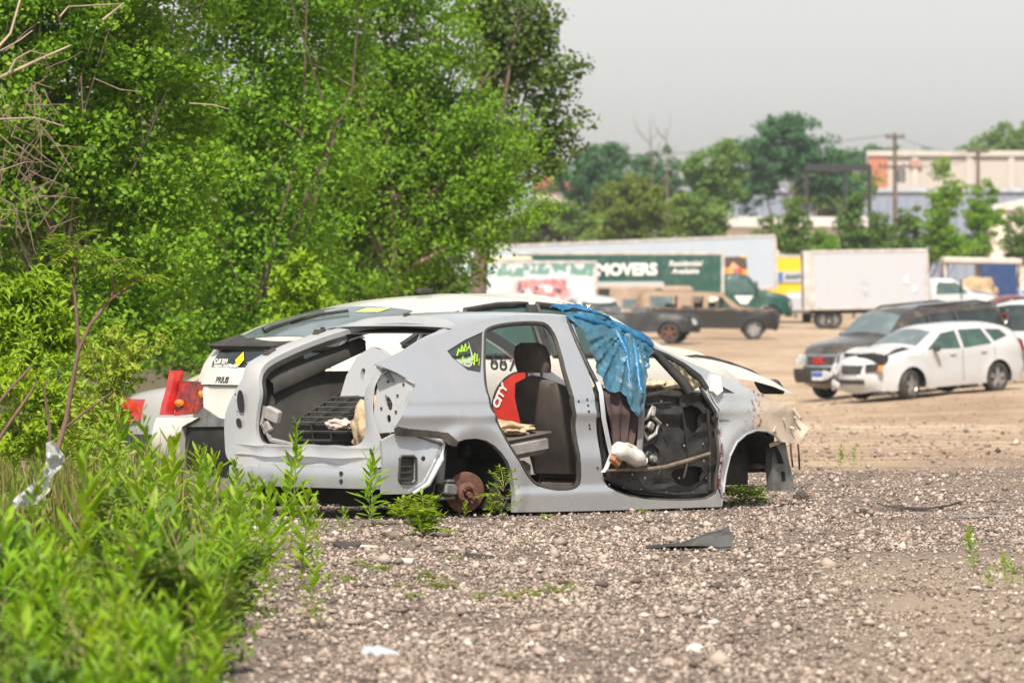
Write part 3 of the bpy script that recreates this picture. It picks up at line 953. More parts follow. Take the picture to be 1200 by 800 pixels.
for k in range(22):                        # luggage side lining on the far side
    x = -.60 + k * .045
    row = []
    for j in range(14):
        z = .40 + j * .042
        yy = .60 - .16 * math.exp(-((x - .02) / .28) ** 2) * max(0, 1 - (z - .4) / .5) + .05 * math.exp(-((x + .5) / .1) ** 2)
        row.append(Vector((x, yy - .25 * max(0, z - .78), z)))
    rows.append(row)
mb.grid(rows); fin(mb, 'luggage_lining', MT['grey_trim'], sm=60)
mb = MB(); rows = []
for k in range(14):                        # upper trim behind the far pillar, with its window edge
    t_ = k / 13
    x = -.5 + .75 * t_
    rows.append([Vector((x, .62 - .13 * t_, .92 + .25 * t_)), Vector((x + .03, .56 - .1 * t_, .87 + .28 * t_)), Vector((x + .05, .575 - .1 * t_, .80 + .28 * t_))])
mb.grid(rows); fin(mb, 'pillar_trim', MT['grey_trim'], sm=60)
mb = MB(); mb.box((-.16, .05, .36), (.88, .95, .05), None, .01); mb.box((.30, 0, .55), (.06, 1.1, .36), Matrix.Rotation(.25, 3, 'Y'), .02)
fin(mb, 'luggage_floor', MT['grey_trim'])
mb = MB(); P = [Vector((-.60, .50, .72)), Vector((-.62, .50, .60)), Vector((-.60, .44, .50)), Vector((-.5, .30, .46))]
mb.box((-.60, .42, .665), (.05, .13, .09), Matrix.Rotation(.3, 3, 'X'), .01); mb.box((-.6, .47, .58), (.05, .08, .08), Matrix.Rotation(-.5, 3, 'X'), .01); mb.tube(P, .018, 6)
fin(mb, 'torn_trim', MT['seat_light'])

# --- front seat
def seat(name, y0, x0, parent, rec=.26):
    e = empty(name, (x0 - 1.35, y0, .12)); e.parent = parent
    mb = MB(); rows = []
    for i in range(15):
        t_ = i / 14
        hw = .268 * (1 - .10 * t_ - .22 * max(0, t_ - .78) / .22 * (t_ > .78)) * (1 - .75 * max(0, t_ - .93) / .07)
        th = .085 + .03 * math.sin(math.pi * min(1, t_ * 1.1))
        cz = .12 + .66 * t_; cx = .10 - rec * t_ ** 1.15
        row = []
        for k in range(24):
            g = 2 * math.pi * k / 24
            ex = lambda c: math.copysign(abs(c) ** .55, c)
            row.append(Vector((cx + th * ex(math.cos(g)) * (1 if t_ < .95 else .7) , hw * ex(math.sin(g)), cz - .18 * ex(math.cos(g)) * th)))
        rows.append(row)
    mb.grid(rows, True); mb.add(rows[-1], [tuple(range(24))]); mb.add(rows[0], [tuple(reversed(range(24)))])
    mb.build('backrest', MT['seat_fabric'], e, 60)
    mb = MB(); rows = []
    for i in range(9):
        t_ = i / 8
        hw = .15 * (1 - .25 * max(0, t_ - .6) / .4) * (.9 + .1 * min(1, t_ * 5)) * (1 - .5 * max(0, t_ - .93) / .07) ; th = .05
        cz = .815 + .20 * t_; cx = .10 - rec - .045 - .04 * t_
        rows.append([Vector((cx + th * math.copysign(abs(math.cos(g)) ** .6, math.cos(g)), hw * math.copysign(abs(math.sin(g)) ** .6, math.sin(g)), cz)) for g in np.linspace(0, 2 * math.pi, 20, False)])
    mb.grid(rows, True); mb.add(rows[-1], [tuple(range(20))]); mb.add(rows[0], [tuple(reversed(range(20)))])
    hr = mb.build('headrest', MT['seat_fabric'], e, 60)
    mb = MB()
    for s_ in (-1, 1): mb.tube([(.10 - rec - .04, s_ * .07, .74), (.10 - rec - .05, s_ * .07, .84)], .009, 8)
    mb.build('post', MT['grey_metal'], hr)
    mb = MB(); mb.box((.30, 0, .16), (.5, .48, .14), Matrix.Rotation(-.1, 3, 'Y'), .045); mb.box((.28, 0, .04), (.46, .42, .10), None, .02)
    mb.build('seat_cushion', MT['seat_fabric'], e, 40)
    return e
s1 = seat('front_seat', -.33, 1.29, root)
# rear bench remains: cushion slab under a tan cloth
mb = MB(); mb.box((.62, -.42, .45), (.42, .66, .13), Matrix.Rotation(-.12, 3, 'Y'), .035)
rs = fin(mb, 'rear_seat', MT['seat_light'])
mb = MB(); mb.box((.62, -.42, .52), (.425, .665, .018), Matrix.Rotation(-.12, 3, 'Y'), .006); fin(mb, 'piping', MT['seat_fabric'], rs)
mb = MB(); mb.box((.56, -.44, .24), (.32, .5, .24), None, .03); fin(mb, 'seat_base', MT['seat_fabric'])

# --- front door with its outer skin and trim gone
ds = lambda P: sp(P, .05)
shell = ds([(703, 452), (722, 459), (752, 462), (788, 457), (806, 459), (823, 460), (832, 470), (838, 486), (839, 520), (840, 560), (836, 582), (795, 584), (745, 578), (716, 567), (707, 552), (711, 520)])
spk = chaikin(ds([(752, 534), (755, 524), (763, 519), (771, 524), (774, 534), (771, 544), (763, 548), (755, 544)]), 1)
hol = [spk, chaikin(ds([(795, 478), (815, 474), (822, 486), (822, 505), (800, 510)]), 1), chaikin(ds([(784, 552), (812, 545), (826, 548), (824, 570), (795, 570)]), 1)]
mb = MB(); lift(mb, shell, hol, side(-1, .05), .03, .03, .02)
for i, p in enumerate(mb.v):
    mb.v[i] = (p[0], p[1] + .016 * noise.noise(Vector((p[0] * 6, p[2] * 14, 0))) + .010 * math.sin(p[2] * 46) * (p[2] > .52), p[2])
MT['door_black'] = pmat('door_shell_black', (.012, .013, .015), (.032, .030, .028), 9, .42, bump=.25, bscale=45, rough2=.7)
door = fin(mb, 'front_door', MT['door_black'], sm=40)
mb = MB(); lift(mb, shell, [], side(-1, .11), .1); fin(mb, 'inner_skin', MT['dark_void'], door)
mb = MB()
def on_side(px, out): return [Vector((x, -(W_(x, z) + out), z)) for x, z in sp(px)]
mb.tube(on_side([(665, 376), (676, 402), (688, 428), (700, 452)], .004), [.012, .015, .016, .018], 8)
mb.tube(on_side([(665, 376), (700, 385), (735, 398), (756, 408)], -.006), .014, 8)
mb.tube(on_side([(754, 405), (768, 414), (785, 432), (800, 448), (808, 460)], .004), [.022, .030, .032, .034, .036], 10)
mb.tube(on_side([(757, 407), (780, 417), (800, 428), (818, 442), (828, 456)], .002), [.016, .02, .022, .026, .022], 8)
fin(mb, 'window_frame', MT['door_black'], door, sm=50)
mb = MB(); tr_ = sp([(769, 415), (800, 429), (822, 452), (809, 457)], .02)
lift(mb, tr_, [], side(-1, .02), .05, .03)
for i, p in enumerate(mb.v):
    d = noise.noise_vector(Vector(p) * 16); mb.v[i] = (p[0] + .01 * d.x, p[1] - .03 * d.y - .02, p[2] + .012 * d.z)
fin(mb, 'torn_mirror_base', pmat('torn_black_trim', (.06, .05, .035), (.42, .34, .22), 22, .8, contrast=(.36, .5), bump=.5), door, sm=30)
mb = MB(); x, z = SF.on_y(766, 534, lambda x, z: -(W_(x, z) - .05))
T_ = Matrix.Translation((x - .02, -(W_(x, z) - .075), z))
mb.lathe([(0, -.01), (.03, -.012), (.05, 0.01), (.085, .0), (.095, -.012), (.10, 0.0), (.10, .03)], 28, T_)
sp_ = fin(mb, 'speaker', MT['black_plastic'], door)
mb = MB(); mb.lathe([(0, -.04), (.022, -.038), (.03, -.015), (0, -.01)], 16, T_ @ Matrix.Translation((.02, 0, -.02))); fin(mb, 'speaker_magnet', MT['alloy'], sp_)
mb = MB()
rp = on_side([(758, 492), (764, 488), (768, 476), (770, 489), (777, 496), (772, 508), (763, 515), (757, 505), (760, 498)], -.035)
mb.tube(rp, [.014, .016, .012, .016, .018, .016, .012, .016, .014], 8)
mb.box(on_side([(766, 499)], -.03)[0], (.06, .03, .06), Matrix.Rotation(.5, 3, 'Y'), .01); mb.box(on_side([(770, 482)], -.035)[0], (.035, .02, .07), Matrix.Rotation(.2, 3, 'Y'), .006)
fin(mb, 'window_regulator', pmat('regulator_metal', (.42, .42, .40), (.16, .15, .14), 14, .6, .3), door)
mb = MB()
for row_, n_ in (((718, 568), 0), ((735, 571), 0), ((755, 573.5), 0), ((785, 577), 0), ((816, 577), 0), ((829, 540), 0), ((828, 520), 0), ((806, 522), 0), ((745, 556), 0), ((786, 498), 0), ((779, 470), 0), ((832, 560), 0), ((760, 560), 0), ((800, 560), 0)):
    p = on_side([row_], -.035)[0]
    mb.lathe([(0, -.006), (.007, -.005), (.008, 0), (0, .0)], 8, Matrix.Translation(p))
fin(mb, 'rivet', MT['alloy'], door)
mb = MB()
mb.tube(on_side([(752, 466), (775, 462), (800, 464)], -.03), .012, 6); mb.tube(on_side([(752, 476), (772, 473), (790, 472)], -.035), .010, 6)
mb.tube(on_side([(712, 560), (745, 573), (795, 579), (834, 577)], -.035), .009, 6); mb.tube(on_side([(833, 480), (836, 520), (835, 574)], -.03), .012, 6)
mb.tube(on_side([(800, 462), (808, 500), (812, 540), (806, 560)], -.04), .010, 6)
mb.tube(on_side([(780, 500), (788, 520), (784, 545), (776, 558)], -.05), .006, 5)
fin(mb, 'door_rib', MT['door_black'], door)
mb = MB(); P = on_side([(699, 447), (703, 460), (706, 490), (712, 520), (715, 532), (709, 548), (705, 553)], .015)
rows = [[p + Vector((-.025, 0, 0)), p + Vector((.0, -.016, 0)), p + Vector((.03, .01, 0))] for p in P]
mb.grid(rows); fin(mb, 'edge_strip', MT['silver_in'], door, sm=60)
mb = MB(); P = on_side([(752, 462), (754, 480), (753, 505), (751, 530)], -.015)
rows = [[p + Vector((-.03, 0, 0)), p + Vector((.0, -.014, 0)), p + Vector((.03, .0, 0))] for p in P]
mb.grid(rows); fin(mb, 'guide_rail', MT['seat_light'], door, sm=60)
mb = MB(); m_ = sp([(833, 439), (840, 441), (843, 458), (836, 463), (831, 458)])
lift(mb, m_, [], side(-1, 0, .035), .03, .05, .02); fin(mb, 'mirror_stub', MT['white_plastic'])

# --- nose remains
mb = MB()
br = [SF.on_y(u, v, lambda x, z: -.74) for u, v in ((904, 518), (921, 518), (925, 538), (931, 560), (932, 574), (905, 575), (903, 545))]
bh_ = [[SF.on_y(u, v, lambda x, z: -.74) for u, v in ((915, 552), (920, 552), (922, 564), (916, 564))], [SF.on_y(u, v, lambda x, z: -.74) for u, v in ((908, 527), (911, 527), (911, 533), (908, 533))]]
lift(mb, br, bh_, lambda x, z, d: Vector((x, -.74 + d + .1 * (x - 3.1), z)), .04, .06, .03)
P = [Vector((x, -.74, z)) for x, z in (SF.on_y(u, v, lambda x, z: -.74) for u, v in ((903, 520), (903, 574)))]
fin(mb, 'crash_bracket', MT['grey_metal'], sm=25)
mb = MB()
for px in ([(926, 514), (927, 530), (929, 547)], [(934, 508), (936, 530), (937, 550)], [(915, 512), (924, 516), (938, 512)]):
    mb.tube([Vector((x, -.62, z)) for x, z in (SF.on_y(u, v, lambda x, z: -.62) for u, v in px)], .007, 6)
fin(mb, 'dangling_wire', MT['rust'])
mb = MB()
for k in range(13):
    u, v = rng.uniform(905, 938), rng.uniform(484, 520)
    x, z = SF.on_y(u, v, lambda x, z: -W_(x, z))
    mb.box((x, -W_(x, z) + rng.uniform(-.02, .05), z), (rng.uniform(.03, .09), .008, rng.uniform(.012, .035)), Matrix.Rotation(rng.uniform(-1, 1), 3, 'Y') @ Matrix.Rotation(rng.uniform(-1, 1), 3, 'Z'), .002)
fin(mb, 'torn_edge', MT['fender'])
mb = MB(); mb.tube(on_side([(847, 577), (850, 555), (855, 534), (863, 518), (874, 508.5), (886, 504), (898, 505), (908, 510), (914, 517)], .004), .009, 6)
fin(mb, 'arch_lip', MT['silver'])
mb = MB(); rows = []
for k in range(15):
    g = R(20 + 150 * k / 14)
    rows.append([Vector((2.70 + .37 * math.cos(g), -y, .17 + .37 * math.sin(g))) for y in (.80, .6, .45)])
mb.grid(rows); mb.box((2.68, -.5, .30), (.62, .03, .30)); fin(mb, 'arch_liner', MT['rubber'], sm=60)

# ------------------------------------------------------------------ loose things on and in the car
def world(p): return CARO + Fv * p[0] + Lv * p[1] + Vector((0, 0, p[2]))
def place(mb, name, mat, label, cat, sm=40, group=None, merge=0.):
    P = [world(p) for p in mb.v]
    lo = Vector((sum(p.x for p in P) / len(P), sum(p.y for p in P) / len(P), min(p.z for p in P)))
    mb.v = [tuple(p - lo) for p in P]
    o = mb.build(name, mat, None, sm, merge); o.location = lo
    return tag(o, label, cat, group)

# blue plastic sheet thrown over the front door
def tarp_mat(name, c1, c2, c3, tr_amt):
    t = NT(name)
    n = t.noise(6., 6, .6)
    cc = t.mix(t.maprange(n, .35, .68), c4(c1), c4(c2))
    cc = t.mix(t.maprange(t.noise(9., 5, .6, t.mapped((1, 1, .35))), .48, .68, 0, .7), cc, c4(c3))
    nb = t.bump(t.noise(16., 5, .55, t.mapped((1, 1, .22)), 1.2), .6, .025)
    p = t.princ(cc, .3, 0, nb, Specular_IOR_Level=.6)
    tr = t.node('ShaderNodeBsdfTranslucent'); t.put(tr.inputs[0], cc)
    m = t.node('ShaderNodeMixShader'); m.inputs[0].default_value = tr_amt
    t.l.new(p, m.inputs[1]); t.l.new(tr.outputs[0], m.inputs[2])
    return t.end(m.outputs[0])
tp = [(656, 367), (668, 364), (690, 366), (705, 372), (725, 384), (745, 392), (762, 402), (759, 412), (757, 428), (752, 446), (754, 462), (749, 478), (743, 490), (735, 483), (729, 468), (722, 456), (712, 461), (702, 448), (693, 428), (683, 402), (676, 384), (668, 377)]
mb = MB()
TP = chaikin(sp(tp), 1)
zmax = max(p[1] for p in TP); TA = SF.on_y(735, 386, lambda x, z: -W_(x, z))
def tarp_fn(x, z, d):
    fall = max(0, zmax - z); ax_, az_ = x - TA[0], TA[1] - z; an_ = math.atan2(ax_, az_ + .05); rd_ = math.hypot(ax_, az_)
    rg = lambda q: 1 - abs(q) * 2.4
    fold = .030 * max(0, rg(noise.noise(Vector((an_ * 5.5, rd_ * 1.5, 2.))))) + .016 * max(0, rg(noise.noise(Vector((an_ * 13, rd_ * 3.5, 9.))))) + .008 * rg(noise.noise(Vector((x * 20 + z * 8, z * 12, 5.))))
    top = .035 * max(0, 1 - fall / .12)
    y = W_(x, z) + .012 + fold * min(1, .4 + fall * 5) + top * noise.noise(Vector((x * 16, z * 20, 0))) 
    zz = z + .004 * noise.noise(Vector((x * 18, z * 10, 5.)))
    return Vector((x, -y, zz))
lift(mb, TP, [], tarp_fn, .016, 0, .018)
# the part lying over the roof edge
mb.m = 1
rows = []
for k in range(26):
    t_ = k / 25
    u = 656 + (764 - 656) * t_
    v = float(np.interp(u, [656, 668, 690, 705, 725, 745, 764], [367, 364.5, 366.5, 372.5, 384.5, 392.5, 403]))
    x, z = SF.on_y(u, v, lambda x, z: -W_(x, z))
    row = []
    for j in range(12):
        s_ = j / 11
        row.append(Vector((x + .03 * noise.noise(Vector((t_ * 7, s_ * 4, 1))) - .02 * s_, -W_(x, z) - .02 + .14 * s_ * (1 - .6 * abs(t_ - .45)), z + .030 * math.sin(s_ * math.pi * .8) + .035 * abs(noise.noise(Vector((t_ * 11, s_ * 5, 4)))) + .01)))
    rows.append(row)
mb.grid(rows)
# thick rolled folds along the top edge
for (pa, pb, r0) in (((668, 369), (716, 384), .022), ((712, 377), (760, 405), .026), ((716, 384), (738, 430), .020), ((738, 398), (748, 470), .02), ((728, 392), (735, 462), .015)):
    P = []
    for k in range(9):
        t_ = k / 8; u, v = pa[0] + (pb[0] - pa[0]) * t_, pa[1] + (pb[1] - pa[1]) * t_
        x, z = SF.on_y(u, v, lambda x, z: -W_(x, z))
        P.append(Vector((x + .012 * noise.noise(Vector((k * .9, u, 0))), -W_(x, z) - .035 - .01 * noise.noise(Vector((k, v, 3))), z)))
    mb.tube(P, [r0 * (.5 + .7 * math.sin(math.pi * (k + .6) / 9)) for k in range(9)], 7)
place(mb, 'plastic_sheet', [tarp_mat('thin_blue_film', (.045, .155, .25), (.09, .25, .36), (.11, .18, .21), .42), tarp_mat('blue_plastic_folds', (.015, .14, .34), (.045, .27, .50), (.04, .14, .25), .35)], 'crumpled blue plastic sheet draped over the front door opening of the silver car', 'plastic sheet', 70)

# brown cloth / belt hanging in the door
mb = MB(); rows = []
for k in range(16):
    t_ = k / 15
    v = 458 + 72 * t_
    row = []
    for j in range(11):
        s_ = j / 10
        u = 706 + 10 * t_ + (44 - 22 * t_) * s_
        x, z = SF.on_y(u, v, lambda x, z: -W_(x, z) + .02)
        row.append(Vector((x, -W_(x, z) + .01 - .018 * math.sin(s_ * 19 + t_ * 2) - .012 * noise.noise(Vector((s_ * 4, t_ * 3, 0))), z)))
    rows.append(row)
mb.grid(rows)
place(mb, 'cloth', MT['brown_cloth'], 'dark brown cloth hanging below the blue sheet in the door opening', 'cloth', 70)

# white jug on its side, resting in the door
mb = MB()
jx, jz = SF.on_y(738, 533, lambda x, z: -W_(x, z) - .05)
J = Matrix.Translation((jx, -W_(jx, jz) - .05, jz)) @ Matrix.Rotation(R(18), 4, 'Y') @ Matrix.Rotation(R(-90), 4, 'Z')
mb.lathe([(0, -.15), (.035, -.15), (.055, -.13), (.062, -.08), (.05, -.03), (.058, .02), (.06, .08), (.045, .115), (.03, .125), (.03, .15), (0, .15)], 20, J)
mb.box(J @ Vector((.01, -.02, .055)), (.12, .03, .03), Matrix.Rotation(R(18), 3, 'Y'), .01)
jug = place(mb, 'plastic_jug', MT['white_plastic'], 'crushed white plastic jug lying in the bottom of the black front door', 'jug', 40)
mb = MB(); jx, jz = SF.on_y(722, 538, lambda x, z: -W_(x, z) - .03)
mb.box((jx, -W_(jx, jz) - .03, jz), (.10, .05, .10), Matrix.Rotation(.6, 3, 'Y'), .02)
place(mb, 'foam_scrap', pmat('orange_foam', (.45, .20, .06), (.22, .09, .04), 14, .8), 'small orange brown foam scrap behind the white jug', 'foam scrap')
mb = MB(); P = [(708, 551), (730, 550), (752, 550), (775, 547), (800, 540), (828, 531)]
mb.tube([Vector((x, -W_(x, z) - .03, z)) for x, z in sp(P)], [.008, .012, .014, .015, .014, .011], 8)
place(mb, 'wooden_stick', pmat('weathered_stick', (.20, .155, .11), (.10, .075, .05), 20, .8, bump=.3), 'bent brown stick lying across the black front door', 'stick')

def crumple(c, d, seed, n=(9, 7, 6), amp=.25):
    mb = MB(); V = []
    bm = bmesh.new(); bmesh.ops.create_icosphere(bm, subdivisions=4, radius=1)
    bm.verts.ensure_lookup_table()
    for v in bm.verts:
        p = v.co; k = 1 + amp * noise.noise(p * 2.2 + Vector((seed, 0, 0))) + amp * .6 * abs(noise.noise(p * 5 + Vector((0, seed, 0))))
        V.append(Vector((c[0] + d[0] * p.x * k, c[1] + d[1] * p.y * k, c[2] + d[2] * max(-.6, p.z) * k)))
    Fc = [tuple(v.index for v in f.verts) for f in bm.faces]
    bm.free()
    return mb.add(V, Fc)
mb = crumple((.60, -.45, .56), (.20, .26, .055), 3.1, amp=.45)
place(mb, 'cloth', MT['tan_foam'], 'crumpled tan cloth lying on the grey rear seat cushion of the silver car', 'cloth', 60)
mb = crumple((2.16, -.30, .80), (.20, .36, .075), 8.4, amp=.45)
place(mb, 'cloth', pmat('tan_rope', (.55, .45, .32), (.30, .22, .14), 26, .9, bump=.6, contrast=(.45, .55)), 'pile of pale tan cord heaped on the dashboard of the silver car', 'cord pile', 60)
# black wire crate in the boot
mb = MB()
CR = Matrix.Translation((-.17, .13, .615)) @ Matrix.Rotation(R(20), 4, 'Z') @ Matrix.Rotation(R(-15), 4, 'Y')
def bar(a, b, r=.008): mb.tube([CR @ Vector(a), CR @ Vector(b)], r, 6)
for y in np.linspace(-.27, .27, 5): bar((-.30, y, .08), (.42, y, .08)); bar((-.30, y, .08), (-.30, y, -.10))
for x in np.linspace(-.30, .42, 7): bar((x, -.27, .08), (x, .27, .08))
for z in (-.10, -.04, .02): bar((-.30, -.27, z), (-.30, .27, z))
for y in (-.27, .27):
    for x in np.linspace(-.30, .42, 7): bar((x, y, .08), (x, y, -.10), .006)
    bar((-.30, y, -.10), (.42, y, -.10))
mb.add([CR @ Vector(p) for p in ((-.285, -.26, -.1), (-.285, .26, -.1), (-.285, .26, .06), (-.285, -.26, .06), (.41, -.26, -.1), (.41, .26, -.1), (.41, .26, .06), (.41, -.26, .06))], [(0, 1, 2, 3), (0, 4, 5, 1), (4, 5, 6, 7), (2, 3, 7, 6)])
place(mb, 'wire_crate', MT['black_plastic'], 'black wire crate lying in the open luggage space of the silver car', 'crate', 40)
mb = crumple((-.48, -.40, .58), (.10, .13, .17), 5.5, amp=.5)
place(mb, 'foam_block', MT['tan_foam'], 'torn tan foam block in the right corner of the open luggage space', 'foam block', 60)
mb = crumple((-.52, -.14, .605), (.06, .10, .035), 9.5, amp=.5)
place(mb, 'rag', pmat('pink_rag', (.55, .45, .42), (.35, .27, .24), 20, .9, bump=.5), 'small pale pink rag on top of the black wire crate', 'rag', 60)
# ------------------------------------------------------------------ general car builder
class Spec: pass
def mkspec(prof, zb, wb, rw, zw, half, belt, taper_f=.3, taper_r=.12, tumble=.36, rnd=.07, crown=.05, bow=.10, x_end=None, ra=None):
    s = Spec()
    s.prof = prof; s.zb = zb; s.wb = wb; s.rw = rw; s.zw = zw; s.half = half; s.belt = belt
    s.ra = ra or rw + .06
    s.xf, s.xr = max(p[0] for p in prof), min(p[0] for p in prof)
    P = np.array(resample(prof, .09, False))
    # smooth a little
    Q = P.copy()
    for _ in range(2): Q[1:-1] = Q[1:-1] * .5 + (Q[:-2] + Q[2:]) * .25
    s.P = Q
    s.rnd, s.crown, s.bow = rnd, crown, bow
    def W0(x, z):
        w = half
        if z > belt: d = z - belt; w -= tumble * d + .12 * d * d
        if z < .42: w -= .10 * (.42 - z)
        if x > s.xf - .9: w -= taper_f * (x - s.xf + .9) ** 2
        if x < s.xr + .75: w -= taper_r * (s.xr + .75 - x) ** 2
        for xc in (0, wb):
            r = math.hypot(x - xc, z - zw); w += .022 * math.exp(-((r - s.ra - .02) / .07) ** 2)
        return w
    s.W0 = W0
    def W(x, z, d=None):
        if d is None: d = float(dist_poly([(x, z)], s.P, False)[0])
        w = W0(x, z)
        if d < rnd: w -= rnd * (1 - math.sqrt(max(0, 1 - (1 - d / rnd) ** 2)))
        return w
    s.W = W
    s.frontP = [p for p in s.P if p[0] > s.xf - .75]
    def endx(y, z, front=True):
        P_ = s.P[:len(s.P) // 2] if front else s.P[len(s.P) // 2:][::-1]
        x = None
        best = None
        zs = [p[1] for p in P_]; xs_ = [p[0] for p in P_]
        x = float(np.interp(z, zs, xs_)) if all(zs[i] <= zs[i + 1] + 1e-6 for i in range(len(zs) - 1)) else xs_[int(np.argmin([abs(q - z) for q in zs]))]
        W_e = max(.3, W0(x, z))
        b = (s.crown + s.bow) * (1 - min(1, (y / W_e) ** 2))
        return x + (b if front else -b)
    s.endx = endx
    return s

def side_outline(s):
    o = [tuple(p) for p in s.P]
    bot = []
    for xc in (0, s.wb):
        h = s.zb - s.zw
        a0 = math.asin(max(-1, min(1, h / s.ra)))
        bot += [(xc + s.ra * math.cos(g), s.zw + s.ra * math.sin(g)) for g in np.linspace(math.pi - a0, a0, 13)]
    return o + [(o[-1][0] + .05, s.zb)] + bot + [(o[0][0] - .05, s.zb)]

def body(s, mats, wins=(), parent=None, h=.13, name='body', skip=None, far_wins=True):
    mb = MB()
    O = side_outline(s)
    for sg in (-1, 1):
        V, F = sheet2d(O, wins if (sg > 0 or far_wins) else (), h, .09)
        D = dist_poly(V, s.P, False)
        mb.add([(a, sg * s.W(a, b, d), b) for (a, b), d in zip(V, D)], [tuple(int(i) for i in f) for f in F])
    P = np.array(resample([tuple(p) for p in s.P], .09, False))
    rows = []
    for i, p in enumerate(P):
        t_ = P[min(i + 1, len(P) - 1)] - P[max(i - 1, 0)]
        t_ = t_ / (np.linalg.norm(t_) + 1e-9)
        nx, nz = -t_[1], t_[0]
        # outward: profile runs front-bottom over the roof to the rear-bottom
        nx, nz = (t_[1], -t_[0])
        w_ = s.W(p[0], p[1], 0.0)
        row = []
        for k in range(15):
            q = -1 + 2 * k / 14
            c = (s.crown + s.bow * abs(nx)) * (1 - q * q)
            row.append((p[0] + nx * c, w_ * q, p[1] + nz * c))
        rows.append(row)
    if skip:
        seg = []
        for i, row in enumerate(rows):
            if any(a <= P[i][0] <= b for a, b in skip) and P[i][1] > s.belt:
                if len(seg) > 1: mb.grid(seg)
                seg = []
            else: seg.append(row)
        if len(seg) > 1: mb.grid(seg)
    else: mb.grid(rows)
    return mb.build(name, mats, parent, 42, .002)

def side_patch(s, poly, mat, name, parent, sg=(1,), out=.006, thick=.01, h=.12, inset=0.):
    for k in sg:
        mb = MB(); lift(mb, poly, [], lambda x, z, d: (x, k * (s.W(x, z) + out - inset - d), z), h, thick, .08)
        o = mb.build(name, mat, parent, 40)
    return o

def end_patch(s, poly, mat, name, parent, front=True, out=.012, thick=.03, h=.08):
    mb = MB(); sgn = 1 if front else -1
    lift(mb, poly, [], lambda y, z, d: (s.endx(y, z, front) + sgn * (out - d), y, z), h, thick, .06)
    return mb.build(name, mat, parent, 40)

def top_patch(s, x0, x1, hw, mat, name, parent, out=.006, n=10, shrink=0.):
    """glass lying on the top profile between x0 (front) and x1 (rear)"""
    P = s.P; mb = MB(); rows = []
    seq = [p for p in P if x1 <= p[0] <= x0 and p[1] > s.belt - .12]
    for i, p in enumerate(seq):
        a, b = seq[max(i - 1, 0)], seq[min(i + 1, len(seq) - 1)]
        t_ = (b - a) / (np.linalg.norm(b - a) + 1e-9); nx, nz = t_[1], -t_[0]
        w_ = s.W(p[0], p[1], 0.0) * hw
        row = []
        for k in range(n + 1):
            q = -1 + 2 * k / n
            c = (s.crown + s.bow * abs(nx)) * (1 - (q * hw) ** 2) + out
            row.append((p[0] + nx * c, w_ * q, p[1] + nz * c))
        rows.append(row)
    mb.grid(rows)
    return mb.build(name, mat, parent, 60)

def wheels(s, parent, sides=(1, -1), which=(0, 1), rim=None, spokes=5, steer=0., tyre=None):
    tyre_me = rim_me = None
    for i in which:
        for sg in sides:
            xc = (0, s.wb)[i]
            M4 = Matrix.Translation((xc, sg * (s.W0(xc, s.zw + s.rw) - .03), s.zw)) @ Matrix.Rotation(steer if i else 0, 4, 'Z') @ Matrix.Rotation(0 if sg < 0 else math.pi, 4, 'Z')
            if tyre_me is None:
                mb = MB(); r = s.rw
                mb.lathe([(r * .64, .01), (r * .68, -.012), (r * .9, -.015), (r * .985, .012), (r, .05), (r, .16), (r * .98, .2), (r * .9, .22), (r * .62, .21)], 28)
                tyre_me = mb.mesh('wheel', 40); tyre_me.materials.append(tyre or MT['rubber'])
                mb = MB()
                mb.lathe([(r * .66, .005), (r * .63, .02), (r * .60, .09), (r * .2, .10), (0, .10)], 28)
                mb.lathe([(0, -.002), (r * .13, 0), (r * .15, .03), (0, .04)], 14)
                for k in range(spokes):
                    g = 2 * math.pi * k / spokes + .3
                    d = Vector((math.cos(g), 0, math.sin(g)))
                    pr = Vector((-math.sin(g), 0, math.cos(g)))
                    V = []
                    for rr, ww, hh in ((r * .10, .045, .005), (r * .65, .06, .012)):
                        for a in (-1, 1):
                            for yy in (hh, hh + .06): V.append(d * rr + pr * ww * a + Vector((0, yy, 0)))
                    mb.add(V, [(0, 2, 6, 4), (1, 5, 7, 3), (0, 4, 5, 1), (2, 3, 7, 6), (0, 1, 3, 2), (4, 6, 7, 5)])
                rim_me = mb.mesh('rim', 30); rim_me.materials.append(rim or MT['alloy'])
            o = link('wheel', tyre_me, None, parent); o.matrix_basis = M4
            link('rim', rim_me, None, o)

def underbody(s, parent):
    mb = MB(); mb.box(((s.xf + s.xr) / 2, 0, s.zb + .15), (s.xf - s.xr - .7, s.half * 2 - .55, .28))  # dark box inside the body, added to block light
    for xc in (0, s.wb):
        for sg in (-1, 1):
            rows = []
            for g in np.linspace(-.2, math.pi + .2, 13):
                rr = s.ra + .015
                rows.append([(xc + rr * math.cos(g), sg * y, s.zw + rr * math.sin(g)) for y in (s.half - .04, s.half - .32)])
            mb.grid(rows)
            mb.add([(xc, sg * (s.half - .3), s.zw)] + [r_[1] for r_ in rows], [(0, i + 1, i + 2) for i in range(12)])
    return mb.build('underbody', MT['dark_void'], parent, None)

def ground_at(u, Y):
    X = (u - 600) / FPX * Y
    return Vector((X, Y, gz(X, Y)))

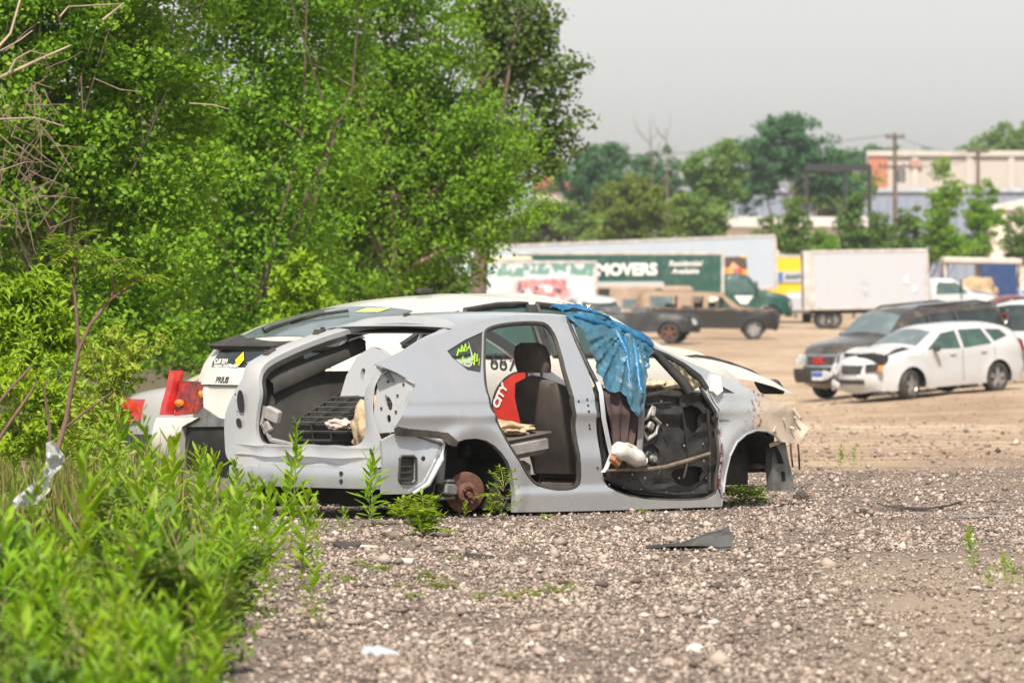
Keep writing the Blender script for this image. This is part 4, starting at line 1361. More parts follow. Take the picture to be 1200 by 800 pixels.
# ------------------------------------------------------------------ white hatchback taxi beside it
hb = mkspec([(3.46, .20), (3.56, .40), (3.52, .62), (3.30, .80), (2.95, .94), (2.50, 1.03), (2.15, 1.20), (1.70, 1.375), (1.30, 1.425), (.9, 1.43), (.5, 1.40), (.1, 1.325), (-.3, 1.23), (-.62, 1.105), (-.68, 1.08), (-.70, 1.04), (-.76, .90), (-.80, .74), (-.84, .60), (-.86, .40), (-.80, .20)],
            .19, 2.70, .31, .31, .86, .93, tumble=.40, rnd=.04, crown=.03, bow=.08)
A_, B_ = 2.10, 1.72
WO = OR + A_ * Lv + B_ * Fv + .86 * Lv
wyaw = TH
taxi = empty('taxi_hatchback', (WO.x + 0, WO.y + 0, 0), wyaw)
tag(taxi, 'white hatchback taxi numbered 667 standing behind the stripped silver car', 'car')
MT['white_paint'] = paintmat('white_paint', (.56, .545, .505), 0, .32, .6, (.42, .36, .27), .30, .2)
WF = Frame(WO, wyaw)
wf = lambda x, z: -hb.W(x, z)
def wp(P): return [WF.on_y(u, v, wf) for u, v in P]
qw = [(-.28, 1.11), (.05, 1.245), (.36, 1.335), (.34, 1.04), (.12, 1.025)]
rw_ = [(.44, 1.35), (.78, 1.388), (1.08, 1.395), (1.08, 1.025), (.44, 1.025)]
fw_ = [(1.18, 1.392), (1.5, 1.365), (1.9, 1.235), (2.25, 1.07), (2.2, 1.025), (1.18, 1.025)]
tb = body(hb, MT['white_paint'], [qw, rw_, fw_], taxi, .10)
for wn_ in (qw, rw_, fw_):
    side_patch(hb, wn_, MT['glass_green'], 'side_window', taxi, (-1, 1), -.012, .004)
for wn_ in (qw, rw_, fw_):       # black window surrounds
    for sg in (-1,):
        mb = MB(); P = [Vector((x, sg * (hb.W(x, z) + .001), z)) for x, z in resample(wn_, .1)]
        mb.tube(P + [P[0]], .020, 6); mb.build('window_trim', MT['black_plastic'], taxi, 50)
mb = MB()
for (x0, x1) in ((.38, .42), (1.10, 1.16)):
    lift(mb, [(x0, 1.03), (x1, 1.03), (x1, 1.39 if x1 > 1 else 1.335), (x0, 1.39 if x1 > 1 else 1.325)], [], lambda x, z, d: (x, -(hb.W(x, z) + .004 - d), z), .1, .01)
mb.build('window_pillar', MT['black_plastic'], taxi)
underbody(hb, taxi); wheels(hb, taxi)
top_patch(hb, 2.5, 1.66, .93, MT['glass_dark'], 'windscreen', taxi)
mb = MB()
rg = top_patch(hb, .10, -.66, .80, MT['glass_sky'], 'rear_window', taxi, .008)
def rear(y, z, out=.0): return Vector((hb.endx(y, z, False) - out, y, z))
def roofp(x, y, out=.0):
    i = int(np.argmin([abs(p[0] - x) + (9 if p[1] < 1.1 else 0) for p in hb.P])); p = hb.P[i]
    w_ = hb.W(p[0], p[1], 0)
    return Vector((x, y, float(np.interp(-x, [-q[0] for q in hb.P if q[1] > 1.13], [q[1] for q in hb.P if q[1] > 1.13])) + (hb.crown + .02) * (1 - (y / w_) ** 2) + out))
mb = MB(); P = [roofp(-.58, .30, .03), roofp(-.52, .28, .05), roofp(-.36, .16, .045), roofp(-.22, .06, .04)]
mb.tube(P, [.022, .02, .014, .012], 8); mb.tube([roofp(-.40, .22, .03), roofp(-.26, .06, .035), roofp(-.14, -.10, .03)], .012, 6)
mb.build('rear_wiper', MT['black_plastic'], rg)
mb = MB(); mb.grid([[roofp(.02, -.12, .012), roofp(.06, -.32, .012)], [roofp(-.10, -.12, .012), roofp(-.06, -.32, .012)]])
mb.build('sticker', pmat('lime_sticker', (.45, .70, .18), (.38, .62, .15), 12, .5), rg)
mb = MB(); mb.box(roofp(.75, .05, .02), (.14, .05, .035), None, .012); mb.build('aerial_base', MT['black_plastic'], taxi)
# spoiler lip, lower glass, garnish, tailgate
mb = MB(); rows = []
for k in range(15):
    y = -.66 + 1.32 * k / 14
    b = .05 * (1 - (y / .66) ** 2)
    rows.append([Vector((-.50 - b, y, 1.175)), Vector((-.74 - b, y, 1.118)), Vector((-.765 - b, y, 1.10)), Vector((-.75 - b, y, 1.075)), Vector((-.62 - b, y, 1.07))])
mb.grid(rows); mb.build('spoiler', MT['black_plastic'], taxi, 40)
end_patch(hb, [(.565, 1.07), (.60, .95), (-.60, .95), (-.565, 1.07)], MT['glass_dark'], 'lower_rear_window', taxi, False, .020, .03)
gp = [(.62, .95), (.64, .83), (-.64, .83), (-.62, .95)]
mb = MB(); lift(mb, gp, [], lambda y, z, d: rear(y, z, .045 - d), .08, .06); gar = mb.build('tailgate_garnish', MT['white_paint'], taxi, 40)
mb = MB()
lift(mb, [(.62, .82), (.60, .74), (.54, .63), (.46, .575), (-.46, .575), (-.54, .63), (-.60, .74), (-.62, .82)], [], lambda y, z, d: rear(y, z, .03 - d), .08, .04)
tg = mb.build('tailgate', MT['white_paint'], taxi, 40)
def rear_text(s_, u, v, size, mat, nm, par, out, bold=0.):
    y, z = WF.on_x(u, v, lambda y, z: hb.endx(y, z, False) - out)
    return text_obj(nm, s_, size, mat, basis(rear(y, z, out + .012), (-.15, -1, 0), (.30, 0, 1)), par, .003, bold=bold)
rear_text('PRIUS', 262, 445.5, .062, MT['black_letter'], 'lettering', gar, .045, .002)
rear_text('Call 311', 260.5, 423.5, .05, MT['white_letter'], 'lettering', taxi, .030, .001)
rear_text('Report Taxi Number', 266.5, 428.3, .035, MT['white_letter'], 'lettering', taxi, .030, .001)
y, z = WF.on_x(283, 421.5, lambda y, z: hb.endx(y, z, False) - .022)
mb = MB(); mb.add([rear(y + a, z + b, .040) for a, b in ((.05, 0), (0, .058), (-.05, 0), (0, -.058))], [(0, 1, 2, 3)])
mb.build('warning_diamond', pmat('yellow_sticker', (.75, .52, .02), (.7, .45, .02), 12, .5), taxi)
# left tail lamp: broken lens, red edge, amber bulb
def tl(P): return [WF.on_x(u, v, lambda y, z: hb.endx(y, z, False)) for u, v in P]
lamp = tl([(211, 446), (246, 448), (243, 470), (234, 484), (205, 487), (206, 470)])
mb = MB(); lift(mb, lamp, [], lambda y, z, d: rear(y, z, .012 - d), .06, .02, .05)
lp = mb.build('tail_lamp', pmat('broken_red_lamp', (.35, .02, .015), (.10, .012, .01), 18, .3, coat=.6, contrast=(.4, .6)), taxi, 40)
mb = MB(); P = [rear(y, z, .03) for y, z in tl([(207, 434), (203, 455), (198, 472), (195, 486)])]
rows = [[p + Vector((.10, .0, 0)), p + Vector((-.02, .02, 0)), p + Vector((-.03, -.05, 0)), p + Vector((.03, -.07, 0))] for p in P]
mb.grid(rows); mb.build('lens', MT['red_lens'], lp, 40)
mb = MB(); y, z = tl([(213, 472)])[0]; mb.lathe([(0, -.035), (.02, -.03), (.03, 0), (.02, .03), (0, .035)], 12, Matrix.Translation(rear(y, z, .025))); mb.build('bulb', MT['amber'], lp, 50); mb = MB(); y, z = tl([(238, 462)])[0]; mb.box(rear(y, z, .02), (.03, .05, .06), None, .012)
mb.build('bulb', MT['amber'], lp, 50)
mb = MB(); P = [rear(y, z, .02) for y, z in tl([(209, 440), (246, 441)])]
# bumper: left corner still on, middle torn away
def rbx(y, z): return -.80 - .10 * (1 - (y / .86) ** 4) + (.30 if abs(y) > .9 else 0)
bum = tl([(191, 489), (240, 489), (222, 500), (222, 549), (205, 551), (190, 546)])
mb = MB(); lift(mb, bum, [], lambda y, z, d: rear(y, z, .05 - d + .03 * math.sin((z - .2) * 7)), .06, .10, .05)
mb.build('bumper_corner', MT['white_paint'], taxi, 45)
mb = MB(); lift(mb, tl([(243, 477), (262, 490), (300, 492), (300, 499), (226, 500)]), [], lambda y, z, d: rear(y, z, .045 - d), .06, .06, .05)
mb.build('bumper_ledge', MT['grey_metal'], taxi, 40)
mb = MB(); lift(mb, tl([(223, 500), (300, 499), (300, 565), (224, 550)]), [], lambda y, z, d: rear(y, z, .03 - d), .08, .04)
mb.build('bumper_cavity', MT['dark_void'], taxi, 40)  # dark sheet stands for the shade where the bumper middle is missing
# door number and fleet mark, on the rear door
def side_pt(u, v, out=.004):
    x, z = WF.on_y(u, v, wf); return Vector((x, -(hb.W(x, z) + out), z))
ctr = side_pt(588.5, 425.5, .012)
text_obj('door_number', '667', .175, MT['black_letter'], basis(ctr, side_pt(603, 426) - side_pt(576, 424), (0, 0, 1)), taxi, .0008)
dc = WF.on_y(613, 478, wf)
MT['red_vinyl'] = pmat('red_vinyl', (.62, .04, .025), (.5, .03, .02), 9, .4)
P = [(dc[0] + .30 * math.cos(g), dc[1] + .25 * math.sin(g)) for g in np.linspace(0, 2 * math.pi, 40, False)]
o = side_patch(hb, [(dc[0] + (a - dc[0]) * 1.06, dc[1] + (b - dc[1]) * 1.06) for a, b in P], MT['black_letter'], 'fleet_emblem', taxi, (-1,), .003, .002)
e2 = side_patch(hb, P, MT['red_vinyl'], 'emblem_disc', o, (-1,), .006, .002)
a, b = side_pt(581, 473, .010), side_pt(589, 455, .010)
text_obj('lettering', 'CITY', .085, MT['white_letter'], basis((a + b) / 2, b - a, side_pt(575, 460) - (a + b) / 2), o, .001, bold=.004)

P = [WF.on_y(u, v, lambda x, z: -.05) for u, v in ((797, 419), (815, 418), (832, 420.5), (855, 427), (880, 437), (896, 448), (904, 458))]
mb = MB(); mb.tube([Vector((x, -.05, z)) for x, z in P], [.012, .02, .022, .022, .026, .03, .02], 7)
x, z = P[-2]; mb.box((x - .02, -.12, z - .03), (.14, .24, .06), Matrix.Rotation(.8, 3, 'Y'), .02)
mb.build('bonnet_gap_line', MT['rubber'], taxi, 50)  # dark strip and block stand for shade in bonnet gap and headlamp hole
mb = MB(); mb.grid([[Vector((x - .05 * k, -.05 - .155 * k, z + .02 * math.sin(k) - .035 * k)) for k in range(5)] for x, z in P[:-1]])
mb.build('bonnet', MT['white_paint'], taxi, 60)

# ------------------------------------------------------------------ car beyond the taxi, only its corner shows
sed = mkspec([(3.75, .25), (3.85, .5), (3.75, .72), (2.9, .92), (2.35, .98), (1.75, 1.32), (1.3, 1.41), (.5, 1.42), (-.05, 1.28), (-.45, 1.02), (-.95, .97), (-1.12, .94), (-1.16, .75), (-1.2, .5), (-1.1, .28)],
             .22, 2.85, .32, .32, .90, .90, tumble=.5, rnd=.07)
sw1 = [(1.95, .96), (1.6, 1.27), (1.15, 1.35), (1.12, .94)]
sw2 = [(1.04, .94), (1.06, 1.35), (.5, 1.35), (.12, 1.2), (.0, .94)]
def sedan(loc, yaw, mat, label, group=None):
    r_ = empty('sedan', loc, yaw); tag(r_, label, 'car', group)
    body(sed, mat, [sw1, sw2], r_, .14)
    for q in (sw1, sw2): side_patch(sed, q, MT['glass_dark'], 'side_window', r_, (-1, 1), -.012, .004)
    top_patch(sed, 2.3, 1.72, .9, MT['glass_dark'], 'windscreen', r_); top_patch(sed, -.02, -.42, .85, MT['glass_dark'], 'rear_window', r_)
    underbody(sed, r_); wheels(sed, r_)
    for s_ in (-1, 1):
        end_patch(sed, [(s_ * .82, .92), (s_ * .42, .92), (s_ * .42, .76), (s_ * .84, .74)], MT['red_lens'], 'tail_lamp', r_, False)
        end_patch(sed, [(s_ * .80, .74), (s_ * .45, .76), (s_ * .45, .62), (s_ * .80, .60)], MT['headlight'], 'headlight', r_, True)
    end_patch(sed, [(.9, .66), (.9, .60), (-.9, .60), (-.9, .66)], MT['black_plastic'], 'bumper_strip', r_, False, .02)
    return r_
MT['silver_far'] = paintmat('grey_silver_paint', (.50, .50, .52), .4, .35)
MT['cream_paint'] = paintmat('cream_paint', (.62, .57, .47), 0, .4)
# its left rear lamp shows at about (175, 470)
Ys = 45.5
p = at(196, 470, Ys)
off = Matrix.Rotation(TH, 3, 'Z') @ Vector((-1.0, .42, 0))
sedan((p.x - off.x, p.y - off.y, -.24), TH, MT['silver_far'], 'grey silver sedan with red tail lamps beyond the white taxi, half hidden by shrubs')
Yc = 50.0
p = at(221, 425, Yc)
off = Matrix.Rotation(TH + math.pi, 3, 'Z') @ Vector((3.55, -.75, 0))
sedan((p.x - off.x, p.y - off.y, gz(p.x, Yc)), TH + math.pi, MT['cream_paint'], 'cream sedan whose bonnet shows between the white taxi and the trees')

# ------------------------------------------------------------------ right-hand group
cal = mkspec([(3.40, .26), (3.50, .42), (3.50, .62), (3.42, .84), (3.2, .97), (2.6, 1.06), (2.38, 1.09), (1.65, 1.44), (1.3, 1.51), (.6, 1.525), (-.1, 1.49), (-.5, 1.41), (-.74, 1.29), (-.84, 1.05), (-.89, .8), (-.93, .55), (-.9, .36), (-.8, .26)],
             .24, 2.635, .335, .335, .87, 1.0, tumble=.34, rnd=.08)
YC = 131.0
g0 = ground_at(1160, YC + .9)
MT['white_far'] = paintmat('white_car_paint', (.48, .49, .51), 0, .3, .6, (.40, .33, .24), .25, .25)
def carx(name, label, cat, spec, u_rear, Y, yaw, pitch=0., roll=0., group=None, dz=0.):
    loc = ground_at(u_rear, Y); loc.z += dz
    fx, fy = loc.x + math.cos(yaw) * spec.wb, loc.y + math.sin(yaw) * spec.wb
    pitch = math.asin((gz(loc.x, loc.y) - gz(fx, fy)) / spec.wb)
    r_ = empty(name, loc, yaw, pitch, roll); tag(r_, label, cat, group)
    return r_
cr = carx('hatchback', 'white crossover with a crushed bonnet and orange lamp in front of the dark off-roader', 'car', cal, 1138, YC + 1.6, R(180 + 41), .05)
cw = [[(2.15, 1.06), (1.6, 1.385), (1.16, 1.425), (1.13, 1.03)], [(1.03, 1.03), (1.06, 1.43), (.36, 1.42), (.16, 1.08)], [(.06, 1.12), (.25, 1.405), (-.2, 1.37), (-.38, 1.22)]]
body(cal, MT['white_far'], cw, cr, .12)
for q in cw: side_patch(cal, q, MT['glass_green'], 'side_window', cr, (-1, 1), -.014, .004)
top_patch(cal, 2.34, 1.68, .9, MT['glass_sky'], 'windscreen', cr); top_patch(cal, -.55, -.82, .8, MT['glass_dark'], 'rear_window', cr)
underbody(cal, cr); wheels(cal, cr, spokes=5, steer=R(14))
mb = MB(); mb.box((3.02, .0, 1.0), (.42, 1.2, .05)); mb.prism([(.0, .88), (.74, .84), (.72, 1.0), (.3, 1.06), (.0, 1.04)], 'x', 3.2, 3.42); mb.build('bonnet_gap', MT['dark_void'], cr)  # solid dark pieces stand for the shade under the buckled bonnet
mb = MB(); rows = []
for k in range(9):
    x = 2.45 + .115 * k
    rows.append([Vector((x, y, 1.09 + .05 * math.sin(k * .8) + .09 * math.exp(-((x - 3.05) / .22) ** 2) * (1 - abs(y) / 1.1) - .11 * max(0, x - 3.0) * 1.6 + .04 * noise.noise(Vector((x * 5, y * 4, 1))))) for y in np.linspace(-.68, .68, 11)])
mb.grid(rows); mb.build('bonnet', MT['white_far'], cr, 50)
for s_ in (-1, 1):
    end_patch(cal, [(s_ * .36, .82), (s_ * .74, .84), (s_ * .76, .70), (s_ * .40, .66)], MT['dark_void'] if s_ > 0 else MT['headlight'], 'headlight', cr, True, .02)
end_patch(cal, [(.70, .80), (.82, .80), (.82, .69), (.70, .68)], MT['amber'], 'indicator', cr, True, .05)
end_patch(cal, [(-.34, .80), (.30, .80), (.26, .62), (-.30, .62)], MT['black_plastic'], 'grille', cr, True, .02)
end_patch(cal, [(-.55, .50), (.35, .50), (.35, .40), (-.55, .40)], MT['black_plastic'], 'air_intake', cr, True, .015)
for s_ in (-1, 1): end_patch(cal, [(s_ * .62, 1.15), (s_ * .80, 1.12), (s_ * .84, .84), (s_ * .66, .86)], MT['red_lens'], 'tail_lamp', cr, False, .02)
mb = MB()
for k in range(14):
    mb.box((3.5 + rng.uniform(-.1, .12), rng.uniform(-.8, .3), rng.uniform(.3, .8)), (.06, rng.uniform(.1, .3), rng.uniform(.04, .12)), Matrix.Rotation(rng.uniform(-.8, .8), 3, 'X'), .01)
mb.build('torn_bumper', MT['white_far'], cr)
for s_ in (-1, 1):
    mb = MB(); mb.box((1.98, s_ * .98, 1.08), (.12, .2, .13), None, .04); mb.build('wing_mirror', MT['black_plastic'], cr)
for x in (.45, 1.40):
    mb = MB(); mb.box((x, cal.W(x, .93) + .02, .93), (.18, .03, .03), None, .01); mb.build('door_handle', MT['white_far'], cr)
for x in (1.08, .10):
    mb = MB(); mb.tube([Vector((x, cal.W(x, z) + .001, z)) for z in np.linspace(.34, 1.0, 8)], .006, 5); mb.build('door_gap', MT['dark_void'], cr)

suv = mkspec([(3.72, .36), (3.82, .5), (3.80, .82), (3.74, 1.06), (3.5, 1.17), (2.75, 1.25), (2.45, 1.28), (1.88, 1.70), (1.5, 1.80), (.5, 1.83), (-.7, 1.80), (-1.25, 1.75), (-1.42, 1.4), (-1.5, 1.0), (-1.54, .6), (-1.48, .42)],
             .36, 2.95, .37, .37, .94, 1.14, tumble=.26, rnd=.08)
svw = [[(2.22, 1.24), (1.78, 1.60), (1.22, 1.66), (1.2, 1.15)], [(1.1, 1.15), (1.12, 1.67), (.32, 1.68), (.28, 1.15)], [(.18, 1.16), (.22, 1.68), (-1.05, 1.66), (-1.2, 1.2)]]
MT['dark_suv'] = paintmat('dark_bronze_paint', (.05, .043, .041), .2, .3, .7, (.26, .20, .15), .4, .3)
def suv_car(name, label, u_rear, Y, yaw, mat, glass, pitch=0., rails=True, emblem=None, roll=0.):
    r_ = carx(name, label, 'car', suv, u_rear, Y, yaw, pitch, roll)
    body(suv, mat, svw, r_, .14)
    for q in svw: side_patch(suv, q, glass, 'side_window', r_, (-1, 1), -.014, .004)
    top_patch(suv, 2.46, 1.82, .9, MT['glass_sky'], 'windscreen', r_)
    top_patch(suv, -1.27, -1.42, .86, MT['glass_dark'], 'rear_window', r_)
    underbody(suv, r_); wheels(suv, r_)
    mb = MB(); lift(mb, [(.90, .70), (.90, .40), (-.90, .40), (-.90, .70)], [], lambda y, z, d: (suv.endx(y, z) + .05 - d, y, z), .1, .1)
    mb.build('bumper', MT['black_plastic'], r_)
    for s_ in (-1, 1):
        end_patch(suv, [(s_ * .54, 1.0), (s_ * .84, 1.0), (s_ * .88, .78), (s_ * .54, .76)], MT['headlight'], 'headlight', r_)
        end_patch(suv, [(s_ * .70, 1.55), (s_ * .86, 1.5), (s_ * .88, 1.05), (s_ * .72, 1.05)], MT['red_lens'], 'tail_lamp', r_, False)
    gr = end_patch(suv, [(-.50, 1.02), (.50, 1.02), (.46, .74), (-.46, .74)], MT['chrome'], 'grille', r_)
    end_patch(suv, [(-.43, .97), (.43, .97), (.40, .79), (-.40, .79)], MT['black_plastic'], 'grille_mesh', gr, True, .025)
    if rails:
        for s_ in (-1, 1):
            mb = MB(); mb.tube([Vector((x, s_ * .60, 1.86 + (.0 if -.7 < x < 1.3 else -.06))) for x in (1.45, 1.25, .6, 0, -.6, -.95, -1.1)], .025, 6); mb.build('roof_rail', MT['black_plastic'], r_)
    for s_ in (-1, 1):
        mb = MB(); mb.box((2.05, s_ * 1.06, 1.26), (.14, .22, .18), None, .05); mb.build('wing_mirror', MT['black_plastic'], r_)
    return r_
sr = suv_car('off_roader', 'dark bronze off-roader with a red grille badge and blue number plate', 1104, 137.5, R(180 + 43), MT['dark_suv'], MT['glass_dark'], .03)
sr.scale = (1, 1, 1.05)
gx = suv.endx(0, .88)
text_obj('grille_lettering', 'GMC', .16, MT['red_lens'], basis((gx + .035, 0, .88), (0, 1, 0), (0, 0, 1)), sr, .01, bold=.01)
mb = MB(); gx = suv.endx(0, .55); mb.box((gx + .065, .0, .565), (.02, .36, .19), None, .006); pl_ = mb.build('number_plate', MT['plate_white'], sr)
mb = MB(); mb.box((gx + .077, .0, .60), (.012, .32, .10)); mb.build('plate_band', MT['plate_blue'], pl_)
sv2 = suv_car('off_roader', 'pale silver off-roader with a wide dark rear window at the right edge', 1224, 139, R(62), paintmat('pale_silver_paint', (.60, .61, .63), .3, .35), MT['glass_dark'])
end_patch(suv, [(.74, 1.64), (.80, 1.16), (-.80, 1.16), (-.74, 1.64)], MT['glass_dark'], 'tailgate_window', sv2, False, .02)
end_patch(suv, [(.86, .72), (.86, .44), (-.86, .44), (-.86, .72)], MT['grey_metal'], 'rear_bumper', sv2, False, .06)
sv3 = suv_car('off_roader', 'black off-roader with a roof rack standing behind the bronze one', 1150, 172, R(184), paintmat('black_paint', (.02, .021, .024), .1, .25), MT['glass_dark'])
mb = MB()
for x in np.linspace(-.9, 1.2, 7): mb.tube([(x, -.6, 1.88), (x, .6, 1.88)], .02, 6)
mb.build('roof_rack', MT['black_plastic'], sv3)
van = mkspec([(3.5, .3), (3.62, .5), (3.55, .75), (3.3, .95), (2.7, 1.15), (1.75, 1.62), (1.3, 1.74), (.4, 1.77), (-.7, 1.74), (-.95, 1.6), (-1.1, 1.1), (-1.15, .6), (-1.1, .32)], .26, 3.0, .34, .34, .95, 1.05, tumble=.28)
vn = carx('minivan', 'white minivan whose roof shows between the black and bronze off-roaders', 'car', van, 1142, 158, R(192))
vw_ = [[(2.3, 1.1), (1.7, 1.52), (1.1, 1.62), (1.1, 1.06)], [(1.0, 1.06), (1.0, 1.63), (.1, 1.64), (.1, 1.06)], [(0, 1.06), (0, 1.64), (-.75, 1.6), (-.9, 1.1)]]
body(van, MT['white_far'], vw_, vn, .15)
for q in vw_: side_patch(van, q, MT['glass_dark'], 'side_window', vn, (-1, 1), -.014, .004)
top_patch(van, 2.6, 1.8, .9, MT['glass_sky'], 'windscreen', vn); underbody(van, vn); wheels(van, vn)

# ------------------------------------------------------------------ middle distance
sub = mkspec([(4.05, .42), (4.15, .55), (4.12, .90), (4.0, 1.12), (3.2, 1.20), (2.75, 1.23), (2.1, 1.72), (1.75, 1.80), (.5, 1.83), (-.9, 1.82), (-1.15, 1.75), (-1.3, 1.3), (-1.36, .8), (-1.3, .45)],
             .42, 3.25, .385, .385, .98, 1.2, tumble=.2, rnd=.09)
sbw = [[(2.42, 1.22), (1.95, 1.66), (1.45, 1.70), (1.42, 1.22)], [(1.22, 1.22), (1.25, 1.70), (.42, 1.70), (.40, 1.22)], [(.2, 1.22), (.22, 1.70), (-.95, 1.68), (-1.08, 1.22)]]
YB = 240.0
sb = carx('burnt_off_roader', 'burnt dark off-roader with tan window pillars and no glass', 'wrecked car', sub, 786, YB, R(0))
def burnt_mat():
    t = NT('scorched_paint')
    sep = t.node('ShaderNodeSeparateXYZ'); t.l.new(t.coord(), sep.inputs[0])
    n = t.noise(3., 8, .7)
    h = t.maprange(t.math('ADD', sep.outputs[2], t.math('MULTIPLY', t.math('SUBTRACT', n, .5), .4)), 1.1, 1.26)
    cc = t.mix(h, t.mix(n, (.006, .006, .006, 1), (.022, .017, .015, 1)), t.mix(n, (.14, .085, .05, 1), (.34, .24, .16, 1)))
    return t.end(t.princ(cc, .6))
body(sub, burnt_mat(), sbw, sb, .14, skip=[(2.1, 2.75)])
underbody(sub, sb); wheels(sub, sb, rim=MT['alloy'], spokes=6)
mb = MB(); mb.box((1.35, .35, 1.1), (.5, .5, .55), None, .08); mb.box((.4, -.3, 1.05), (.5, .5, .4), None, .08); mb.build('seat', MT['seat_light'], sb)
mb = MB(); mb.box((.3, .3, 1.18), (1.1, .4, .28), Matrix.Rotation(.1, 3, 'Y'), .06); mb.build('seat', pmat('blue_seat', (.08, .10, .28), (.05, .06, .15), 7, .8), sb)
w2 = mkspec([(3.72, .42), (3.8, .6), (3.74, .9), (3.5, 1.02), (2.7, 1.08), (2.35, 1.10), (2.1, 1.12), (-.8, 1.02), (-1.1, 1.0), (-1.2, .7), (-1.15, .42)], .40, 2.9, .37, .37, .93, 1.2, rnd=.1)
wr = carx('wrecked_pickup', 'dark roofless wreck with a broken front standing left of the burnt off-roader', 'wrecked car', w2, 700, 226, R(-12))
body(w2, pmat('sooty_grey', (.04, .04, .044), (.014, .013, .013), 3, .55), (), wr, .15)
underbody(w2, wr); wheels(w2, wr, rim=MT['rust'])
end_patch(w2, [(-.8, .95), (.8, .95), (.7, .62), (-.7, .62)], MT['dark_void'], 'grille', wr)
for s_ in (-1, 1): end_patch(w2, [(s_ * .5, .92), (s_ * .85, .9), (s_ * .85, .66), (s_ * .5, .66)], MT['headlight'], 'headlight', wr, True, .03)
mb = MB()
for k in range(12): mb.box((rng.uniform(-.6, 2.0), rng.uniform(-.6, .6), rng.uniform(1.0, 1.3)), (rng.uniform(.2, .7), rng.uniform(.1, .4), rng.uniform(.1, .35)), Matrix.Rotation(rng.uniform(-1, 1), 3, 'Z'), .02)
mb.build('scrap', MT['grey_metal'], wr)
wc = carx('hatchback', 'white rounded hatchback seen between the taxi roof and the dark wreck', 'car', cal, 698, 236, R(100))
wc.scale = (1.1,) * 3
body(cal, MT['white_far'], cw, wc, .13)
for q in cw: side_patch(cal, q, MT['glass_dark'], 'side_window', wc, (-1, 1), -.014, .004)
end_patch(cal, [(.62, 1.36), (.70, 1.02), (-.70, 1.02), (-.62, 1.36)], MT['glass_dark'], 'rear_window', wc, False, .02)
underbody(cal, wc); wheels(cal, wc)
# ------------------------------------------------------------------ trucks
MT['box_white'] = paintmat('white_box', (.41, .425, .46), 0, .45, 0, (.45, .38, .32), .3, .3, 1.2)
MT['box_grey'] = paintmat('pale_trailer', (.37, .42, .485), 0, .5, 0, (.5, .45, .4), .2, .3, 1.0)
MT['green_paint'] = paintmat('green_paint', (.006, .062, .046), 0, .45, .3, (.3, .3, .25), .15, .2)
MT['rail'] = pmat('aluminium_rail', (.60, .58, .56), (.42, .38, .34), 3, .45, .4)
MT['yellow_paint'] = paintmat('yellow_paint', (.80, .48, .01), 0, .4, .3, (.4, .3, .2), .15, .2)
def box_body(parent, x0, x1, wd, z0, z1, mat, rail=True, name='cargo_box'):
    mb = MB(); mb.box(((x0 + x1) / 2, 0, (z0 + z1) / 2), (x1 - x0, wd, z1 - z0), None, .02)
    n = int((x1 - x0) / .6)
    for k in range(n + 1):
        x = x0 + .05 + (x1 - x0 - .1) * k / n
        for s_ in (-1, 1): mb.box((x, s_ * (wd / 2 + .006), (z0 + z1) / 2), (.03, .012, z1 - z0 - .2))
    cb = mb.build(name, mat, parent)
    if rail:
        mb = MB()
        for z in (z0 + .05, z1 - .05):
            for s_ in (-1, 1): mb.box(((x0 + x1) / 2, s_ * (wd / 2 + .012), z), (x1 - x0 + .03, .03, .13), None, .008)
            for x in (x0, x1): mb.box((x, 0, z), (.03, wd + .03, .13), None, .008)
        for x in (x0 + .02, x1 - .04):
            for s_ in (-1, 1): mb.box((x, s_ * (wd / 2 + .015), (z0 + z1) / 2), (.16, .034, z1 - z0 - .27), None, .008)
        mb.build('corner_rail', MT['rail'], cb)
    return cb
def cargo_wheels(parent, xs_, r, y):
    for x in xs_:
        for s_ in (-1, 1):
            M4 = Matrix.Translation((x, s_ * y, r)) @ Matrix.Rotation(0 if s_ < 0 else math.pi, 4, 'Z')
            mb = MB(); mb.lathe([(r * .55, .02), (r * .6, -.01), (r * .9, -.02), (r, .04), (r, .22), (r * .9, .26), (r * .55, .25)], 24, M4)
            w_ = mb.build('wheel', MT['rubber'], parent)
            mb = MB(); mb.lathe([(r * .58, .0), (r * .5, .03), (r * .45, .09), (r * .2, .06), (r * .18, -.01), (0, -.01)], 20, M4); mb.build('rim', MT['alloy'], w_)
def chassis(parent, x0, x1):
    mb = MB()
    for s_ in (-1, 1): mb.box(((x0 + x1) / 2, s_ * .42, .78), (x1 - x0, .1, .24))
    mb.box(((x0 + x1) / 2 + .3, -.8, .65), (1.1, .5, .4), None, .04); mb.box((x0 + .1, 0, .55), (.1, 2.1, .12))
    mb.build('chassis', MT['dark_void'], parent)
cabS = mkspec([(2.15, .50), (2.28, .62), (2.25, 1.05), (2.12, 1.42), (1.3, 1.58), (.85, 1.66), (.35, 2.28), (.1, 2.36), (-.55, 2.38), (-.75, 2.34), (-.82, 1.5), (-.82, .6)], .55, 1.35, .48, .48, 1.08, 1.55, tumble=.14, rnd=.09, taper_f=.35, ra=.56)
cabS_arch = None
